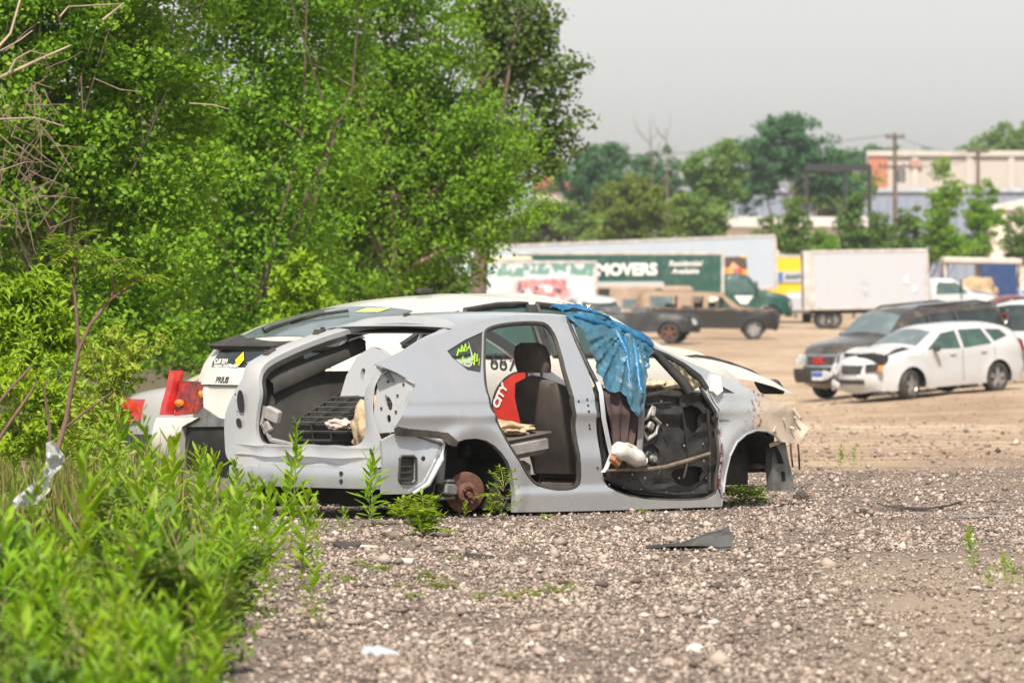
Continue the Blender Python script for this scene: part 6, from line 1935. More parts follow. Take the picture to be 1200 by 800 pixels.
def tree(name, label, u0, Y, ell, ncl, nleaf, lsize, lmat, trunk_r=.12, rc=(.25, .5), group=None, cat='tree', fork=.35, bark='bark', asp=.6, twigs=10, hollow=.45, base_u=None, up=.5, depth=1.0, low_cut=None):
    """ell: crown volumes as (u, v, ru, rv) seen at depth Y"""
    g0 = ground_at(u0, Y)
    e = empty(name, g0); tag(e, label, cat, group)
    sc = Y / FPX
    E = []
    for (u, v, ru, rv) in ell:
        c = at(u, v, Y); E.append((np.array(c - g0), ru * sc, rv * sc))
    wts = np.array([a * a * b for _, a, b in E]); wts /= wts.sum()
    CC = []
    for _ in range(ncl):
        c, a, b = E[nr.choice(len(E), p=wts)]
        d = nr.normal(0, 1, 3); d /= np.linalg.norm(d)
        r_ = (hollow + (1 - hollow) * nr.rand()) if nr.rand() < .8 else nr.rand()
        p = c + d * np.array([a, a * depth, b]) * r_
        if p[2] < .1: p[2] = .1 + nr.rand() * .3
        CC.append(p)
    CC = np.array(CC)
    RC = nr.uniform(rc[0], rc[1], ncl) * sc * 100
    k = np.repeat(np.arange(ncl), nleaf)
    off = nr.normal(0, 1, (len(k), 3)); off /= np.linalg.norm(off, axis=1)[:, None]
    off *= (nr.rand(len(k)) ** .45)[:, None]
    Lc = CC[k] + off * RC[k][:, None] * np.array([1.1, 1.1, .75])
    Lc[:, 2] = np.maximum(Lc[:, 2], .03)
    link('crown', leaves_mesh('crown', Lc, lsize * sc, asp, up), LEAF[lmat] if isinstance(lmat, str) else lmat, e)
    # trunk and limbs
    mb = MB()
    top = max(c[2] + b * .5 for c, a, b in E)
    cm = np.average([c for c, a, b in E], axis=0, weights=wts)
    fk = Vector((cm[0] * .35, cm[1] * .35, max(.4, cm[2] * fork)))
    mb.tube([(0, 0, -.1), fk * .5 + Vector((.05, 0, 0)), fk], [trunk_r * 1.25, trunk_r, trunk_r * .85], 9)
    sel = nr.choice(ncl, min(ncl, twigs), replace=False)
    for i in sel:
        p = Vector(CC[i]); m_ = fk.lerp(p, .45) + Vector(nr.normal(0, .12, 3)) * (p - fk).length * .5 + Vector((0, 0, .06 * (p - fk).length))
        mb.tube([fk * .98, fk.lerp(m_, .5), m_, m_.lerp(p, .6), p], [trunk_r * .55, trunk_r * .42, trunk_r * .28, trunk_r * .16, trunk_r * .05], 6)
        for _ in range(2):
            q = Vector(CC[nr.choice(ncl)])
            if (q - m_).length < (p - fk).length * .8: mb.tube([m_, m_.lerp(q, .5) + Vector(nr.normal(0, .08, 3)), q], [trunk_r * .2, trunk_r * .12, trunk_r * .03], 5)
    mb.build('trunk', MT[bark], e, 60)
    return e

GL = 'big trees along the left of the yard'
# near bush tree at the left edge
tree('bushy_tree', 'bright green bushy tree with dry pale twigs at the upper left corner', 60, 52, [(60, 60, 190, 190), (150, 160, 130, 130), (40, 250, 150, 120), (180, 290, 110, 100), (100, -60, 240, 130), (120, 370, 120, 70)], 700, 120, 6.6, 'bright', .035, (.20, .42), GL, asp=.75, twigs=40, bark='bark_pale', depth=.8)
tree('leafy_tree', 'bright green tree with small fluttering leaves, second from the left corner', 300, 66, [(290, 60, 150, 130), (330, 190, 120, 120), (230, 200, 110, 120), (290, 310, 120, 100), (310, -60, 190, 110), (240, 380, 110, 60)], 680, 105, 6.0, 'bright', .05, (.2, .4), GL, asp=.6, twigs=9, depth=.8)
tree('forked_tree', 'tall green tree with a pale forked trunk showing through its crown behind the taxi', 462, 80, [(470, 70, 110, 90), (420, 150, 110, 100), (540, 165, 85, 75), (588, 200, 54, 58), (480, 230, 130, 90), (575, 245, 72, 48), (400, 270, 90, 80), (530, 290, 62, 40), (440, -40, 130, 90), (420, 330, 90, 50)], 760, 95, 5.6, 'mid', .10, (.18, .34), GL, fork=.5, asp=.6, twigs=34, bark='bark_pale', depth=.8)
tree('dark_tree', 'dark olive green tree leaning out over the trucks against the sky', 545, 97, [(610, 30, 60, 42), (640, 80, 42, 60), (655, 150, 36, 48), (625, 185, 40, 40), (590, 60, 60, 55), (600, 130, 40, 50), (570, 10, 50, 40)], 190, 60, 6.0, 'dark', .13, (.13, .25), GL, fork=.6, asp=.7, twigs=22, depth=.9)
tree('shaded_tree', 'shaded dense green tree behind the forked one, low beside the taxi roof', 400, 104, [(330, 320, 120, 90), (450, 340, 90, 70), (250, 350, 120, 90), (520, 330, 50, 45), (480, 200, 90, 120), (360, 180, 120, 120)], 520, 60, 8., 'dark', .14, (.2, .42), GL, fork=.3, twigs=14, depth=.7)  # dark filler: understory shadow put into the leaf colour
tree('young_tree', 'lime green young tree low against the shade, left of the taxi roof', 352, 60, [(352, 340, 28, 42), (335, 385, 30, 30), (375, 370, 20, 25)], 60, 40, 8.5, 'lime', .03, (.12, .2), None, twigs=14, depth=.9)
tree('leafy_tree', 'green tree filling the far left background under the taller crowns', 150, 92, [(60, 330, 160, 120), (200, 330, 130, 110), (120, 200, 160, 140), (10, 120, 120, 160)], 520, 60, 8.5, 'mid', .14, (.22, .44), GL, fork=.3, twigs=14, depth=.7)
# dry pale twigs of the corner tree
bt = [o for o in COL.objects if o.name.startswith('bushy_tree')][0]
def px3(P, Y, dy=0.): return [at(u, v, Y + dy * i) for i, (u, v) in enumerate(P)]
for P, r_ in (([(-10, 95), (20, 82), (50, 68), (82, 54)], .016), ([(10, 86), (18, 70), (35, 60), (60, 66)], .009), ([(52, 68), (58, 80), (50, 96)], .007), ([(-5, 140), (40, 138), (75, 148)], .009), ([(40, 138), (60, 162), (85, 200)], .007),
              ([(70, 20), (80, 8), (140, 5)], .009), ([(120, 24), (135, 12), (145, 4)], .011), ([(66, 12), (72, 30)], .007), ([(-6, 60), (12, 40), (25, -5)], .014), ([(0, 60), (22, 48), (38, 36)], .008), ([(-5, 230), (15, 240), (26, 272)], .01), ([(95, 90), (97, 130)], .006), ([(110, 92), (140, 105), (165, 108)], .006), ([(222, 121), (250, 123), (268, 128)], .006), ([(0, 200), (30, 190), (40, 225)], .006), ([(20, 170), (40, 185), (36, 210)], .006)):
    mb = MB(); mb.tube([p - bt.location for p in px3(P, 48.5, .12)], [r_ * (1 - .5 * i / len(P)) for i in range(len(P))], 6); mb.build('dry_branch', MT['bark_pale'], bt, 60)
mb = MB()
for P, r_ in (([(466, 370), (462, 320), (461, 265), (460, 214), (445, 175), (427, 131), (418, 108), (412, 85)], .06), ([(459, 216), (456, 180), (453, 144), (458, 110), (456, 90)], .04), ([(462, 250), (470, 222), (479, 201), (492, 180), (505, 162), (515, 148), (530, 128)], .045), ([(470, 250), (485, 240), (497, 232), (523, 210), (545, 195)], .032), ([(445, 175), (436, 165), (428, 160)], .02), ([(478, 202), (492, 203), (505, 205)], .02)):
    mb.tube([at(u, v, 79.7) for u, v in P], [r_ * (1 - .75 * i / len(P)) for i in range(len(P))], 7)
ft = [o for o in COL.objects if o.name.startswith('forked_tree')][0]
mb.v = [tuple(Vector(p) - ft.location) for p in mb.v]
mb.build('limb', pmat('limb_bark', (.24, .18, .13), (.12, .09, .065), 5, .9), ft, 60)

twm = pmat('brown_twig', (.26, .18, .13), (.14, .095, .07), 8, .9)
for k in range(64):
    u, v = rng.uniform(-12, 62), rng.uniform(50, 285); a = rng.uniform(-1.2, 1.9); L = rng.uniform(18, 60)
    P = [(u + L * t_ * math.cos(a) + 5 * noise.noise(Vector((k, t_ * 3, 0))), v + L * t_ * math.sin(a) + 6 * noise.noise(Vector((k, t_ * 3, 5)))) for t_ in (0, .3, .6, 1)]
    Yk = rng.uniform(48.6, 50.4)
    mb = MB(); mb.tube([at(u_, v_, Yk) - bt.location for u_, v_ in P], [.006, .005, .004, .002], 4); mb.build('dry_twig', twm, bt, 60)
# distant trees
GF = 'distant trees beyond the trucks'
far = [
    ('far_tree', 'blue green distant tree just right of the dark overhanging crown', 690, 430, [(690, 215, 45, 42), (715, 190, 32, 24)], 'far', 90),
    ('far_tree', 'blue green distant tree below the two bare dead trees', 770, 440, [(770, 205, 40, 34), (755, 230, 50, 35)], 'far', 80),
    ('far_tree', 'tallest distant tree, wide dark crown left of the orange brick wall', 920, 470, [(915, 165, 48, 32), (940, 190, 52, 36), (890, 195, 46, 38), (960, 205, 40, 34), (860, 220, 45, 34), (925, 150, 36, 20), (985, 212, 36, 26)], 'far', 210),
    ('far_tree', 'pale yellow green feathery distant tree left of the tallest one', 825, 400, [(825, 190, 30, 32), (840, 215, 36, 36), (815, 240, 30, 30), (850, 180, 22, 18)], 'farlight', 90),
    ('round_tree', 'round olive yellow tree above the long trailer roof', 738, 340, [(738, 245, 44, 34), (718, 262, 34, 28), (762, 262, 34, 26), (740, 225, 30, 20)], 'olive', 120),
    ('far_tree', 'light green shrubby tree above the left end of the trailer', 650, 330, [(640, 262, 48, 26), (610, 275, 40, 20), (680, 270, 30, 20), (660, 245, 28, 22)], 'farlight', 100),
    ('far_tree', 'thin light green tree above the trailer right of the round olive one', 815, 345, [(808, 258, 24, 30), (830, 262, 24, 26), (800, 240, 18, 18)], 'farlight', 55),
    ('far_tree', 'distant tree rising behind the pale warehouse at the right edge', 1185, 640, [(1185, 168, 44, 24), (1150, 182, 34, 12), (1215, 170, 40, 30)], 'farlight', 80),
    ('far_tree', 'green tree between the tallest tree and the orange brick wall', 1000, 480, [(985, 225, 40, 26), (1005, 212, 26, 20), (960, 232, 40, 24)], 'farlight', 70),
    ('far_tree', 'low distant treetop seen between pole and dark gantry', 1030, 640, [(1015, 185, 40, 14), (1060, 184, 40, 10)], 'far', 40),
]
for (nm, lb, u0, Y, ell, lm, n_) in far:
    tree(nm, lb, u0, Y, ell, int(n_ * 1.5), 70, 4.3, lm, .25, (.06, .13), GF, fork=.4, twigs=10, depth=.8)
# bare dead trees
for (lb, u0, H, sd_) in (('bare dead tree, left one of two above the distant treetops', 762, 140, 3), ('bare dead tree, right and thinner one of two above the distant treetops', 780, 150, 8)):
    Y = 425; g0 = ground_at(u0, Y); e = empty('dead_tree', g0); tag(e, lb, 'tree', 'bare dead trees')
    H_ = at(u0, H, Y).z - g0.z; mb = MB(); rr = random.Random(sd_)
    mb.tube([(0, 0, 0), (.2, 0, H_ * .5), (0, 0, H_)], [.15, .09, .02], 7)
    for k in range(14):
        z = H_ * rr.uniform(.5, .95); a = rr.uniform(0, 6.28); L = rr.uniform(.8, 2.2)
        mb.tube([(.1, 0, z), (.1 + math.cos(a) * L * .5, math.sin(a) * L * .5, z + L * .5), (.1 + math.cos(a) * L * .7, math.sin(a) * L * .7, z + L)], [.025, .018, .008], 5)
    mb.build('trunk', MT['bark'], e, 60)
# saplings in front of the warehouses on the right
sap = [(932, 318, [(932, 250, 20, 24), (935, 285, 28, 26), (920, 275, 18, 18)], 'mid'), (1000, 322, [(1000, 245, 13, 24), (1002, 280, 22, 24), (992, 262, 12, 14)], 'mid'),
       (1028, 326, [(1030, 272, 16, 22), (1025, 292, 18, 14)], 'mid'), (1066, 320, [(1066, 262, 20, 22), (1060, 285, 24, 20)], 'mid'), (1103, 316, [(1102, 200, 12, 14), (1106, 235, 20, 22), (1100, 265, 24, 24), (1124, 225, 12, 14), (1112, 290, 28, 18)], 'bright'),
       (1150, 324, [(1148, 222, 14, 18), (1165, 228, 10, 16), (1150, 255, 26, 24), (1145, 288, 30, 20)], 'bright'), (1190, 330, [(1192, 268, 22, 26), (1195, 292, 28, 18)], 'mid'), (968, 330, [(966, 285, 22, 18), (955, 298, 22, 10)], 'bright'), (1080, 332, [(1085, 292, 40, 16)], 'mid'), (895, 334, [(900, 262, 10, 12), (898, 285, 18, 18)], 'mid'), (1035, 338, [(1040, 298, 34, 10)], 'mid'), (1225, 330, [(1225, 270, 25, 30)], 'mid')]
slab_ = ['bushy green sapling directly above the yellow truck', 'slim dark green sapling under the gantry beam', 'low green sapling left of the tall utility pole', 'rounded green sapling right of the tall utility pole foot', 'tallest light sapling with a separate tuft on top, above the white truck cab', 'light green sapling before the shorter utility pole', 'round green sapling by the cream shed', 'low light green bush between the first two saplings', 'low wide bush behind the white truck roof', 'small sapling at the right end of the trailer roof', 'low bush below the tall utility pole', 'green sapling beyond the right edge']
for (u0, Y, ell, lm), lb in zip(sap, slab_):
    tree('sapling', lb, u0, Y, ell, 30 * len(ell), 46, 4.0, 'sap' if lm == 'mid' else lm, .07, (.045, .10), 'saplings along the back of the yard', fork=.35, twigs=10, depth=.9, hollow=.3)

# ------------------------------------------------------------------ weeds
def weed_mesh(seed, h, nl, ll, bushy=1.0):
    r2 = np.random.RandomState(seed)
    mb = MB(); mb.m = 1
    lean = r2.normal(0, .06, 2)
    P = [Vector((lean[0] * t_ * t_ * h, lean[1] * t_ * t_ * h, h * t_)) for t_ in np.linspace(0, 1, 7)]
    mb.tube(P, [.0045, .0042, .004, .0036, .003, .0022, .0012], 5)
    mb.m = 0
    for i in range(nl):
        t_ = .10 + .90 * (i + r2.rand()) / nl
        L = 1.14 * ll * (.55 + .6 * math.sin(math.pi * min(1, .25 + t_ * .72))) * r2.uniform(.75, 1.2)
        if t_ > .9: L *= .6
        a = i * 2.399 + r2.normal(0, .3)
        el = R(20 + 45 * t_ + r2.normal(0, 12))
        d = Vector((math.cos(a) * math.cos(el), math.sin(a) * math.cos(el), math.sin(el)))
        sd_ = Vector((-math.sin(a), math.cos(a), 0)); nn = d.cross(sd_) * -1
        o = P[0].lerp(P[-1], t_); o = Vector((lean[0] * t_ * t_ * h, lean[1] * t_ * t_ * h, h * t_))
        w_ = L * .118 * bushy
        dr = L * r2.uniform(.05, .30)
        p0 = o; p1 = o + d * L * .38; p2 = o + d * L * .75 - Vector((0, 0, dr * .4)); p3 = o + d * L - Vector((0, 0, dr))
        f = nn * (w_ * .35)
        V = [p0, p1 + sd_ * w_ + f, p1, p1 - sd_ * w_ + f, p2 + sd_ * w_ * .75 + f, p2, p2 - sd_ * w_ * .75 + f, p3]
        mb.add(V, [(0, 2, 1), (0, 3, 2), (1, 2, 5, 4), (2, 3, 6, 5), (4, 5, 7), (5, 6, 7)])
    me = mb.mesh('weed', None, recalc=False)
    me.materials.append(LEAF['weed2']); me.materials.append(MT['stem'])
    return me
WM = [weed_mesh(s_, h, n_, l_) for s_, h, n_, l_ in ((1, .62, 28, .155), (2, .50, 24, .14), (3, .75, 34, .16), (4, .42, 20, .135), (5, .66, 32, .14), (6, .34, 18, .13), (7, .56, 26, .17), (8, .85, 44, .125))]
def weed(u, v, Y=None, sc=1., k=None, label=None, group=None, name='weed'):
    if Y is None: Y = FPX * CAMZ / (v - HOR)
    p = Vector(((u - 600) / FPX * Y, Y, gz((u - 600) / FPX * Y, Y)))
    o = bpy.data.objects.new(name, WM[rng.randrange(8) if k is None else k]); COL.objects.link(o)
    o.location = p; o.rotation_euler = (rng.uniform(-.14, .14), rng.uniform(-.14, .14), rng.uniform(0, 6.28)); o.scale = (sc,) * 3
    return tag(o, label or 'leafy upright green weed in the dense patch at the lower left', 'weed', group or 'tall weeds in the lower left patch')
def border(v):         # right edge (u) of the dense weed patch on ground row v
    return float(np.interp(v, [520, 560, 600, 640, 680, 720, 760, 800, 880], [200, 235, 265, 290, 300, 285, 270, 250, 235]))
# fern-like plants with compound leaves
def compound_mesh(seed, n_fr, L, h, leaflet=.05, mat='lime', pairs=7, up=(25, 70)):
    r2 = np.random.RandomState(seed); mb = MB()
    for i in range(n_fr):
        a = r2.uniform(0, 6.28); el = R(r2.uniform(*up)); b = Vector((0, 0, h * r2.rand()))
        d = Vector((math.cos(a) * math.cos(el), math.sin(a) * math.cos(el), math.sin(el))); sd_ = Vector((-math.sin(a), math.cos(a), 0))
        LL = L * r2.uniform(.7, 1.2)
        P = [b + d * LL * t_ - Vector((0, 0, LL * .45 * t_ * t_)) for t_ in np.linspace(0, 1, 6)]
        mb.m = 1; mb.tube(P, [.003, .0028, .0024, .002, .0015, .001], 4); mb.m = 0
        for j in range(pairs * 2 + 1):
            t_ = .25 + .75 * (j // 2) / pairs
            o = b + d * LL * t_ - Vector((0, 0, LL * .45 * t_ * t_))
            s_ = (1 if j % 2 else -1) if j < pairs * 2 else 0
            ld = (sd_ * s_ * .85 + d * (.5 if s_ else 1) + Vector((0, 0, r2.uniform(-.35, .15)))).normalized()
            l_ = leaflet * r2.uniform(.8, 1.25) * (1 - .3 * abs(t_ - .6)); w_ = l_ * .17
            wd = ld.cross(Vector((0, 0, 1)));
            wd = wd.normalized() if wd.length > 1e-3 else sd_
            V = [o, o + ld * l_ * .45 + wd * w_, o + ld * l_ - Vector((0, 0, l_ * .2)), o + ld * l_ * .45 - wd * w_]
            mb.add(V, [(0, 1, 2), (0, 2, 3)])
    me = mb.mesh('fern', None, recalc=False); me.materials.append(LEAF[mat]); me.materials.append(MT['stem'])
    return me
FM = [compound_mesh(70 + k, 20, .22, .26, .055, 'under', 6, (30, 80)) for k in range(3)]
LEAF['blue'] = leafmat('bluish_weed_leaves', [(.10, .20, .04), (.13, .24, .05), (.08, .16, .03)], .34, .5, 1.0)
BM = []
for k in range(2):
    me = weed_mesh(90 + k, .45, 16, .17, 2.4); me.materials.clear(); me.materials.append(LEAF['blue']); me.materials.append(MT['stem']); BM.append(me)
DS = []
for k in range(2):
    mb = MB(); r2 = random.Random(k + 4)
    for q in range(3):
        a = r2.uniform(0, 6.28); h = r2.uniform(.4, .8); x0 = r2.uniform(-.03, .03)
        mb.tube([(x0, 0, 0), (x0 + .06 * math.cos(a), .06 * math.sin(a), h * .5), (x0 + .2 * math.cos(a), .2 * math.sin(a), h)], [.004, .003, .0015], 4)
        for _ in range(5):
            t_ = r2.uniform(.5, 1); b = Vector((x0 + .2 * t_ * t_ * math.cos(a), .2 * t_ * t_ * math.sin(a), h * t_)); mb.tube([b, b + Vector((r2.uniform(-.06, .06), r2.uniform(-.06, .06), .06))], [.002, .001], 4)
    me = mb.mesh('dry_stalk', 60); me.materials.append(pmat('dry_straw', (.42, .30, .18), (.28, .18, .10), 9, .8)); DS.append(me)
cnt = 0
while cnt < 265:
    v = 575 + 330 * rng.random() ** 1.1
    u = rng.uniform(-45, border(v))
    Y = FPX * CAMZ / (v - HOR)
    if noise.noise(Vector(((u - 600) / FPX * Y * 1.7, Y * .55, 4.))) < -.12: continue
    fade = (border(v) - u) / 300
    s_ = rng.uniform(.5, 1.08) * (.70 + .30 * min(1, fade * 3))
    if v > 800: s_ *= .72
    if u < 115 and v < 745:
        if rng.random() < .72: continue
        s_ *= .55
    o = weed(u, v, Y, s_); cnt += 1
    r_ = rng.random()
    if r_ < .16: o.data = FM[cnt % 3]; o.name = 'ferny_weed'; o['label'] = 'low ferny weed with divided leaves in the dense patch at the lower left'; o['group'] = 'ferny weeds in the lower left patch'; o.scale = (s_ * 1.5,) * 3
    elif r_ < .28: o.data = BM[cnt % 2]; o.name = 'broadleaf_weed'; o['label'] = 'broad leaved bluish green weed in the dense patch at the lower left'; o['group'] = 'broad leaved weeds in the lower left patch'
    elif r_ < .36: o.data = DS[cnt % 2]; o.name = 'dry_stalk'; o['label'] = 'thin dry brown stalk among the weeds at the lower left'; o['category'] = 'dry stalk'; o['group'] = 'dry stalks in the lower left patch'
# single weeds in front of the stripped car
for (u, v, s_, k, lb) in ((338, 668, .92, 7, 'tall slim weed in front of the left end of the silver bumper beam'), (322, 660, .8, 2, 'leafy weed just left of the tall slim one before the bumper beam'), (352, 690, .7, 2, 'spindly weed with yellowing lower leaves on the gravel edge'), (362, 735, .55, 4, 'low branching weed rooted in gravel near the lower left patch'),
                          (436, 616, .78, 0, 'upright leafy weed before the right end of the bumper beam'), (432, 618, .62, 4, 'shorter weed at the foot of the one before the bumper beam'), (300, 640, .7, 6, 'broad leafy weed left of the bumper beam'), (265, 622, .85, 6, 'broad leafy weed hiding the taxi bumper'), (240, 615, .8, 0, 'leafy weed under the taxi tail lamp'), (285, 628, .6, 1, 'small leafy weed between taxi and silver car'),
                          (402, 628, .42, 3, 'small weed under the middle of the bumper beam'), (385, 700, .3, 5, 'tiny weed on the gravel below the bumper'), (545, 608, .32, 5, 'tiny weed in front of the rusty brake disc'), (575, 606, .30, 3, 'tiny weed under the rear wheel arch'), (375, 640, .5, 3, 'thin weed under the left part of the bumper beam'), (318, 700, .75, 2, 'tall weed at the edge of the patch left of the gravel'), (310, 720, .6, 7, 'thin tall weed beside the patch edge lower down')):
    weed(u, v, None, s_, k, lb, 'single weeds around the stripped car')
for (u, v, s_, lb) in ((1142, 672, .40, 'dark green tufted weed near the right edge'), (1158, 690, .28, 'smaller tufted weed right beside the dark one'), (1188, 690, .35, 'leafy weed cut by the right edge'), (985, 548, .36, 'thin weed on the gravel lip right of the fender'), (1000, 548, .26, 'second thin weed on the gravel lip'), (1180, 684, .26, 'small weed left of the one at the right edge')):
    weed(u, v, None, s_, None, lb, 'weeds on the right of the gravel')

def put(me, name, u, v, Y, z, label, cat='plant', sc=1., group=None):
    o = link(name, me); p = at(u, v, Y); o.location = p if z is None else (p.x, Y, z)
    o.scale = (sc,) * 3; o.rotation_euler.z = rng.uniform(0, 6)
    return tag(o, label, cat, group)
put(compound_mesh(21, 34, .20, .16, .07, 'lime', 6), 'leafy_clump', 497, 628, FPX * CAMZ / (630 - HOR), 0, 'bright green leafy clump on the gravel before the rear wheel arch of the silver car')
put(compound_mesh(22, 22, .16, .10, .05, 'lime', 6), 'leafy_clump', 470, 615, FPX * CAMZ / (614 - HOR), 0, 'small leafy clump left of the bigger one near the rear wheel arch')
put(compound_mesh(23, 30, .24, .08, .06, 'lime', 6, (10, 50)), 'leafy_clump', 868, 575, 42.5, 0, 'green leafy clump beneath the empty front wheel arch')
put(compound_mesh(24, 16, .22, .25, .05, 'weed', 6), 'leafy_clump', 590, 606, 39.0, 0, 'low creeping leafy plant under the silver sill')
# low plants creeping along the gravel
for i, (u, v, n_, l_) in enumerate(((560, 705, 12, .10), (590, 703, 14, .11), (622, 700, 14, .11), (655, 697, 12, .10), (520, 690, 14, .12), (490, 705, 10, .10), (535, 655, 9, .08), (510, 680, 10, .12), (470, 690, 8, .08), (700, 600, 8, .07), (755, 602, 6, .06), (640, 608, 9, .08), (620, 640, 7, .07), (815, 596, 6, .06), (430, 665, 8, .1), (450, 670, 8, .09), (400, 680, 10, .1))):
    o = put(compound_mesh(40 + i, n_, l_, .02, .028, 'weed', 4, (5, 50)), 'creeping_weed', u, v, FPX * CAMZ / (v - HOR), 0, 'tiny creeping green weed on the gravel', 'weed', 1., 'tiny creeping weeds on the gravel')

# undergrowth: short leaves and grass that nobody could count
def undergrowth():
    N = 11000
    v = HOR + 150 + 330 * nr.rand(N) ** 1.2
    Y = FPX * CAMZ / (v - HOR)
    b = np.interp(v, [500, 520, 560, 600, 640, 680, 720, 760, 800, 880], [190, 215, 245, 275, 320, 340, 330, 310, 285, 260])
    u = -60 + (b + 60) * (1 - nr.rand(N) ** 1.5 * 1.0) * nr.uniform(.0, 1.0, N) ** .35
    X = (u - 600) / FPX * Y
    z = gzn(X, Y) + nr.rand(N) ** 1.6 * np.interp(b - u, [0, 120], [.05, .26])
    return np.column_stack([X, Y, z])
P_ = undergrowth()
u_me = leaves_mesh('undergrowth', P_, .055, .26, .4, 0., .4)
tag(link('undergrowth', u_me, LEAF['under']), 'short leafy undergrowth beneath the tall weeds', 'undergrowth', kind='stuff')
def grass(N, box_uv, Yr, h, name, label, mat):
    Y = nr.uniform(Yr[0], Yr[1], N); u = nr.uniform(box_uv[0], box_uv[1], N); X = (u - 600) / FPX * Y
    z = gzn(X, Y); a = nr.uniform(0, 6.28, N); hh = h * nr.uniform(.5, 1.3, N); wd = .004 + .004 * nr.rand(N)
    ln = nr.uniform(.05, .45, N) * hh
    B = np.column_stack([X, Y, z]); dx = np.column_stack([np.cos(a), np.sin(a), 0 * a])
    px = np.column_stack([-np.sin(a), np.cos(a), 0 * a])
    up = np.array([0, 0, 1.])
    V = np.stack([B - px * wd[:, None], B + px * wd[:, None], B + dx * (ln * .35)[:, None] + up * (hh * .6)[:, None] + px * wd[:, None] * .7, B + dx * (ln * .35)[:, None] + up * (hh * .6)[:, None] - px * wd[:, None] * .7, B + dx * ln[:, None] + up * hh[:, None]], 1)
    i = (np.arange(N) * 5)[:, None]
    F = np.concatenate([i + np.array([0, 1, 2]), i + np.array([0, 2, 3]), i + np.array([3, 2, 4])], 0)
    tag(link(name, np_mesh(name, V.reshape(-1, 3), F), mat), label, 'grass', kind='stuff')
grass(5000, (-60, 215), (33, 55), .42, 'grass', 'tall thin grass behind the weeds at the left', leafmat('grass_blades', [(.13, .20, .03), (.22, .24, .07), (.30, .25, .12), (.10, .17, .02)], .3))
# dead litter under the sapling
lit = np.column_stack([nr.uniform(-3.6, -2.1, 900), nr.uniform(32, 44, 900), nr.uniform(.01, .09, 900)])
tag(link('leaf_litter', leaves_mesh('leaf_litter', lit, .07, .3, .6), leafmat('dry_litter', [(.22, .15, .08), (.30, .22, .13), (.15, .10, .05)], .1)), 'dry brown leaf litter under the sapling at the left', 'leaf litter', kind='stuff')

# ------------------------------------------------------------------ sapling with snagged plastic, left
YS = 33.5
g0 = Vector(((22 - 600) / FPX * YS, YS, 0))
e = empty('sapling', g0); tag(e, 'thin bare sapling with tufts of leaves at its tips and plastic snagged low down', 'sapling')
def ps(u, v, dy=0.): return at(u, v, YS + dy) - g0
mb = MB()
mb.tube([Vector((0, 0, -.05)), ps(38, 592), ps(52, 560), ps(68, 525), ps(78, 490), ps(84, 452), ps(92, 410), ps(106, 380), ps(130, 350), ps(150, 338), ps(160, 334)], [.022, .021, .019, .017, .015, .013, .012, .011, .010, .008, .005], 8)
mb.tube([ps(131, 349), ps(132, 335), ps(135, 318)], [.008, .007, .005], 6)
mb.tube([ps(60, 545), ps(58, 500), ps(52, 460), ps(56, 440)], [.011, .009, .007, .004], 6)
mb.tube([ps(55, 555), ps(68, 545), ps(82, 540)], [.009, .007, .004], 6)
mb.tube([ps(78, 500), ps(100, 482), ps(128, 462), ps(132, 458)], [.008, .006, .005, .003], 6)
mb.tube([ps(92, 408), ps(90, 370), ps(86, 330), ps(89, 300)], [.011, .010, .008, .005], 6)
mb.tube([ps(0, 470), ps(12, 455), ps(38, 428)], [.009, .008, .006], 6); mb.tube([ps(-5, 520), ps(15, 490), ps(36, 460), ps(44, 446)], [.012, .010, .008, .005], 6)
mb.build('trunk', pmat('reddish_bark', (.20, .115, .085), (.11, .07, .05), 12, .8, bump=.3), e, 60)
for (u, v, s_, sd_) in ((135, 312, .17, 1), (158, 330, .19, 2), (88, 292, .22, 3), (82, 305, .15, 4)):
    me = compound_mesh(60 + sd_, 14, s_, .03, .06, 'weed', 6, (-15, 50)); o = link('leaf_tuft', me, None, e); o.location = ps(u, v)
def plastic(name, label, pts, Y, seed, thick=.05, col=(.62, .63, .64)):
    mb = MB(); o_ = at(pts[0][0], pts[0][1], Y)
    V, F = sheet2d([((u - 600) / FPX * Y, CAMZ - (v - HOR) / FPX * Y) for u, v in pts], (), .014)
    P = []
    for x, z in V:
        n_ = noise.noise_vector(Vector((x * 14, z * 9, seed))); n2 = noise.noise_vector(Vector((x * 45, z * 30, seed)))
        P.append(Vector((x + .012 * n_.x, Y - thick * (n_.y + .5 * n2.y) * 2 - .03, z + .012 * n_.z)) - o_)
    mb.add(P, [tuple(int(i) for i in f) for f in F])
    t = NT(name + '_film')
    p = t.princ(t.mix(t.noise(12., 4), c4(col), tuple(x * .75 for x in col) + (1,)), .3)
    tr = t.node('ShaderNodeBsdfTranslucent'); tr.inputs[0].default_value = c4(col)
    m = t.node('ShaderNodeMixShader'); m.inputs[0].default_value = .4; t.l.new(p, m.inputs[1]); t.l.new(tr.outputs[0], m.inputs[2])
    ob = mb.build(name, t.end(m.outputs[0]), None, 60); ob.location = o_
    return tag(ob, label, 'plastic')
plastic('plastic_film', 'torn pale plastic film snagged on the lower trunk of the sapling', [(55, 520), (62, 517), (70, 524), (75, 532), (70, 550), (60, 560), (58, 575), (42, 590), (20, 596), (15, 588), (22, 578), (38, 568), (50, 556), (54, 538)], YS - .05, 3.3)
plastic('plastic_bag', 'white plastic bag lying among the weeds at the lower left', [(42, 632), (52, 634), (62, 640), (73, 650), (70, 660), (62, 668), (52, 662), (44, 648)], 30.5, 6.1, .04, (.72, .75, .8))
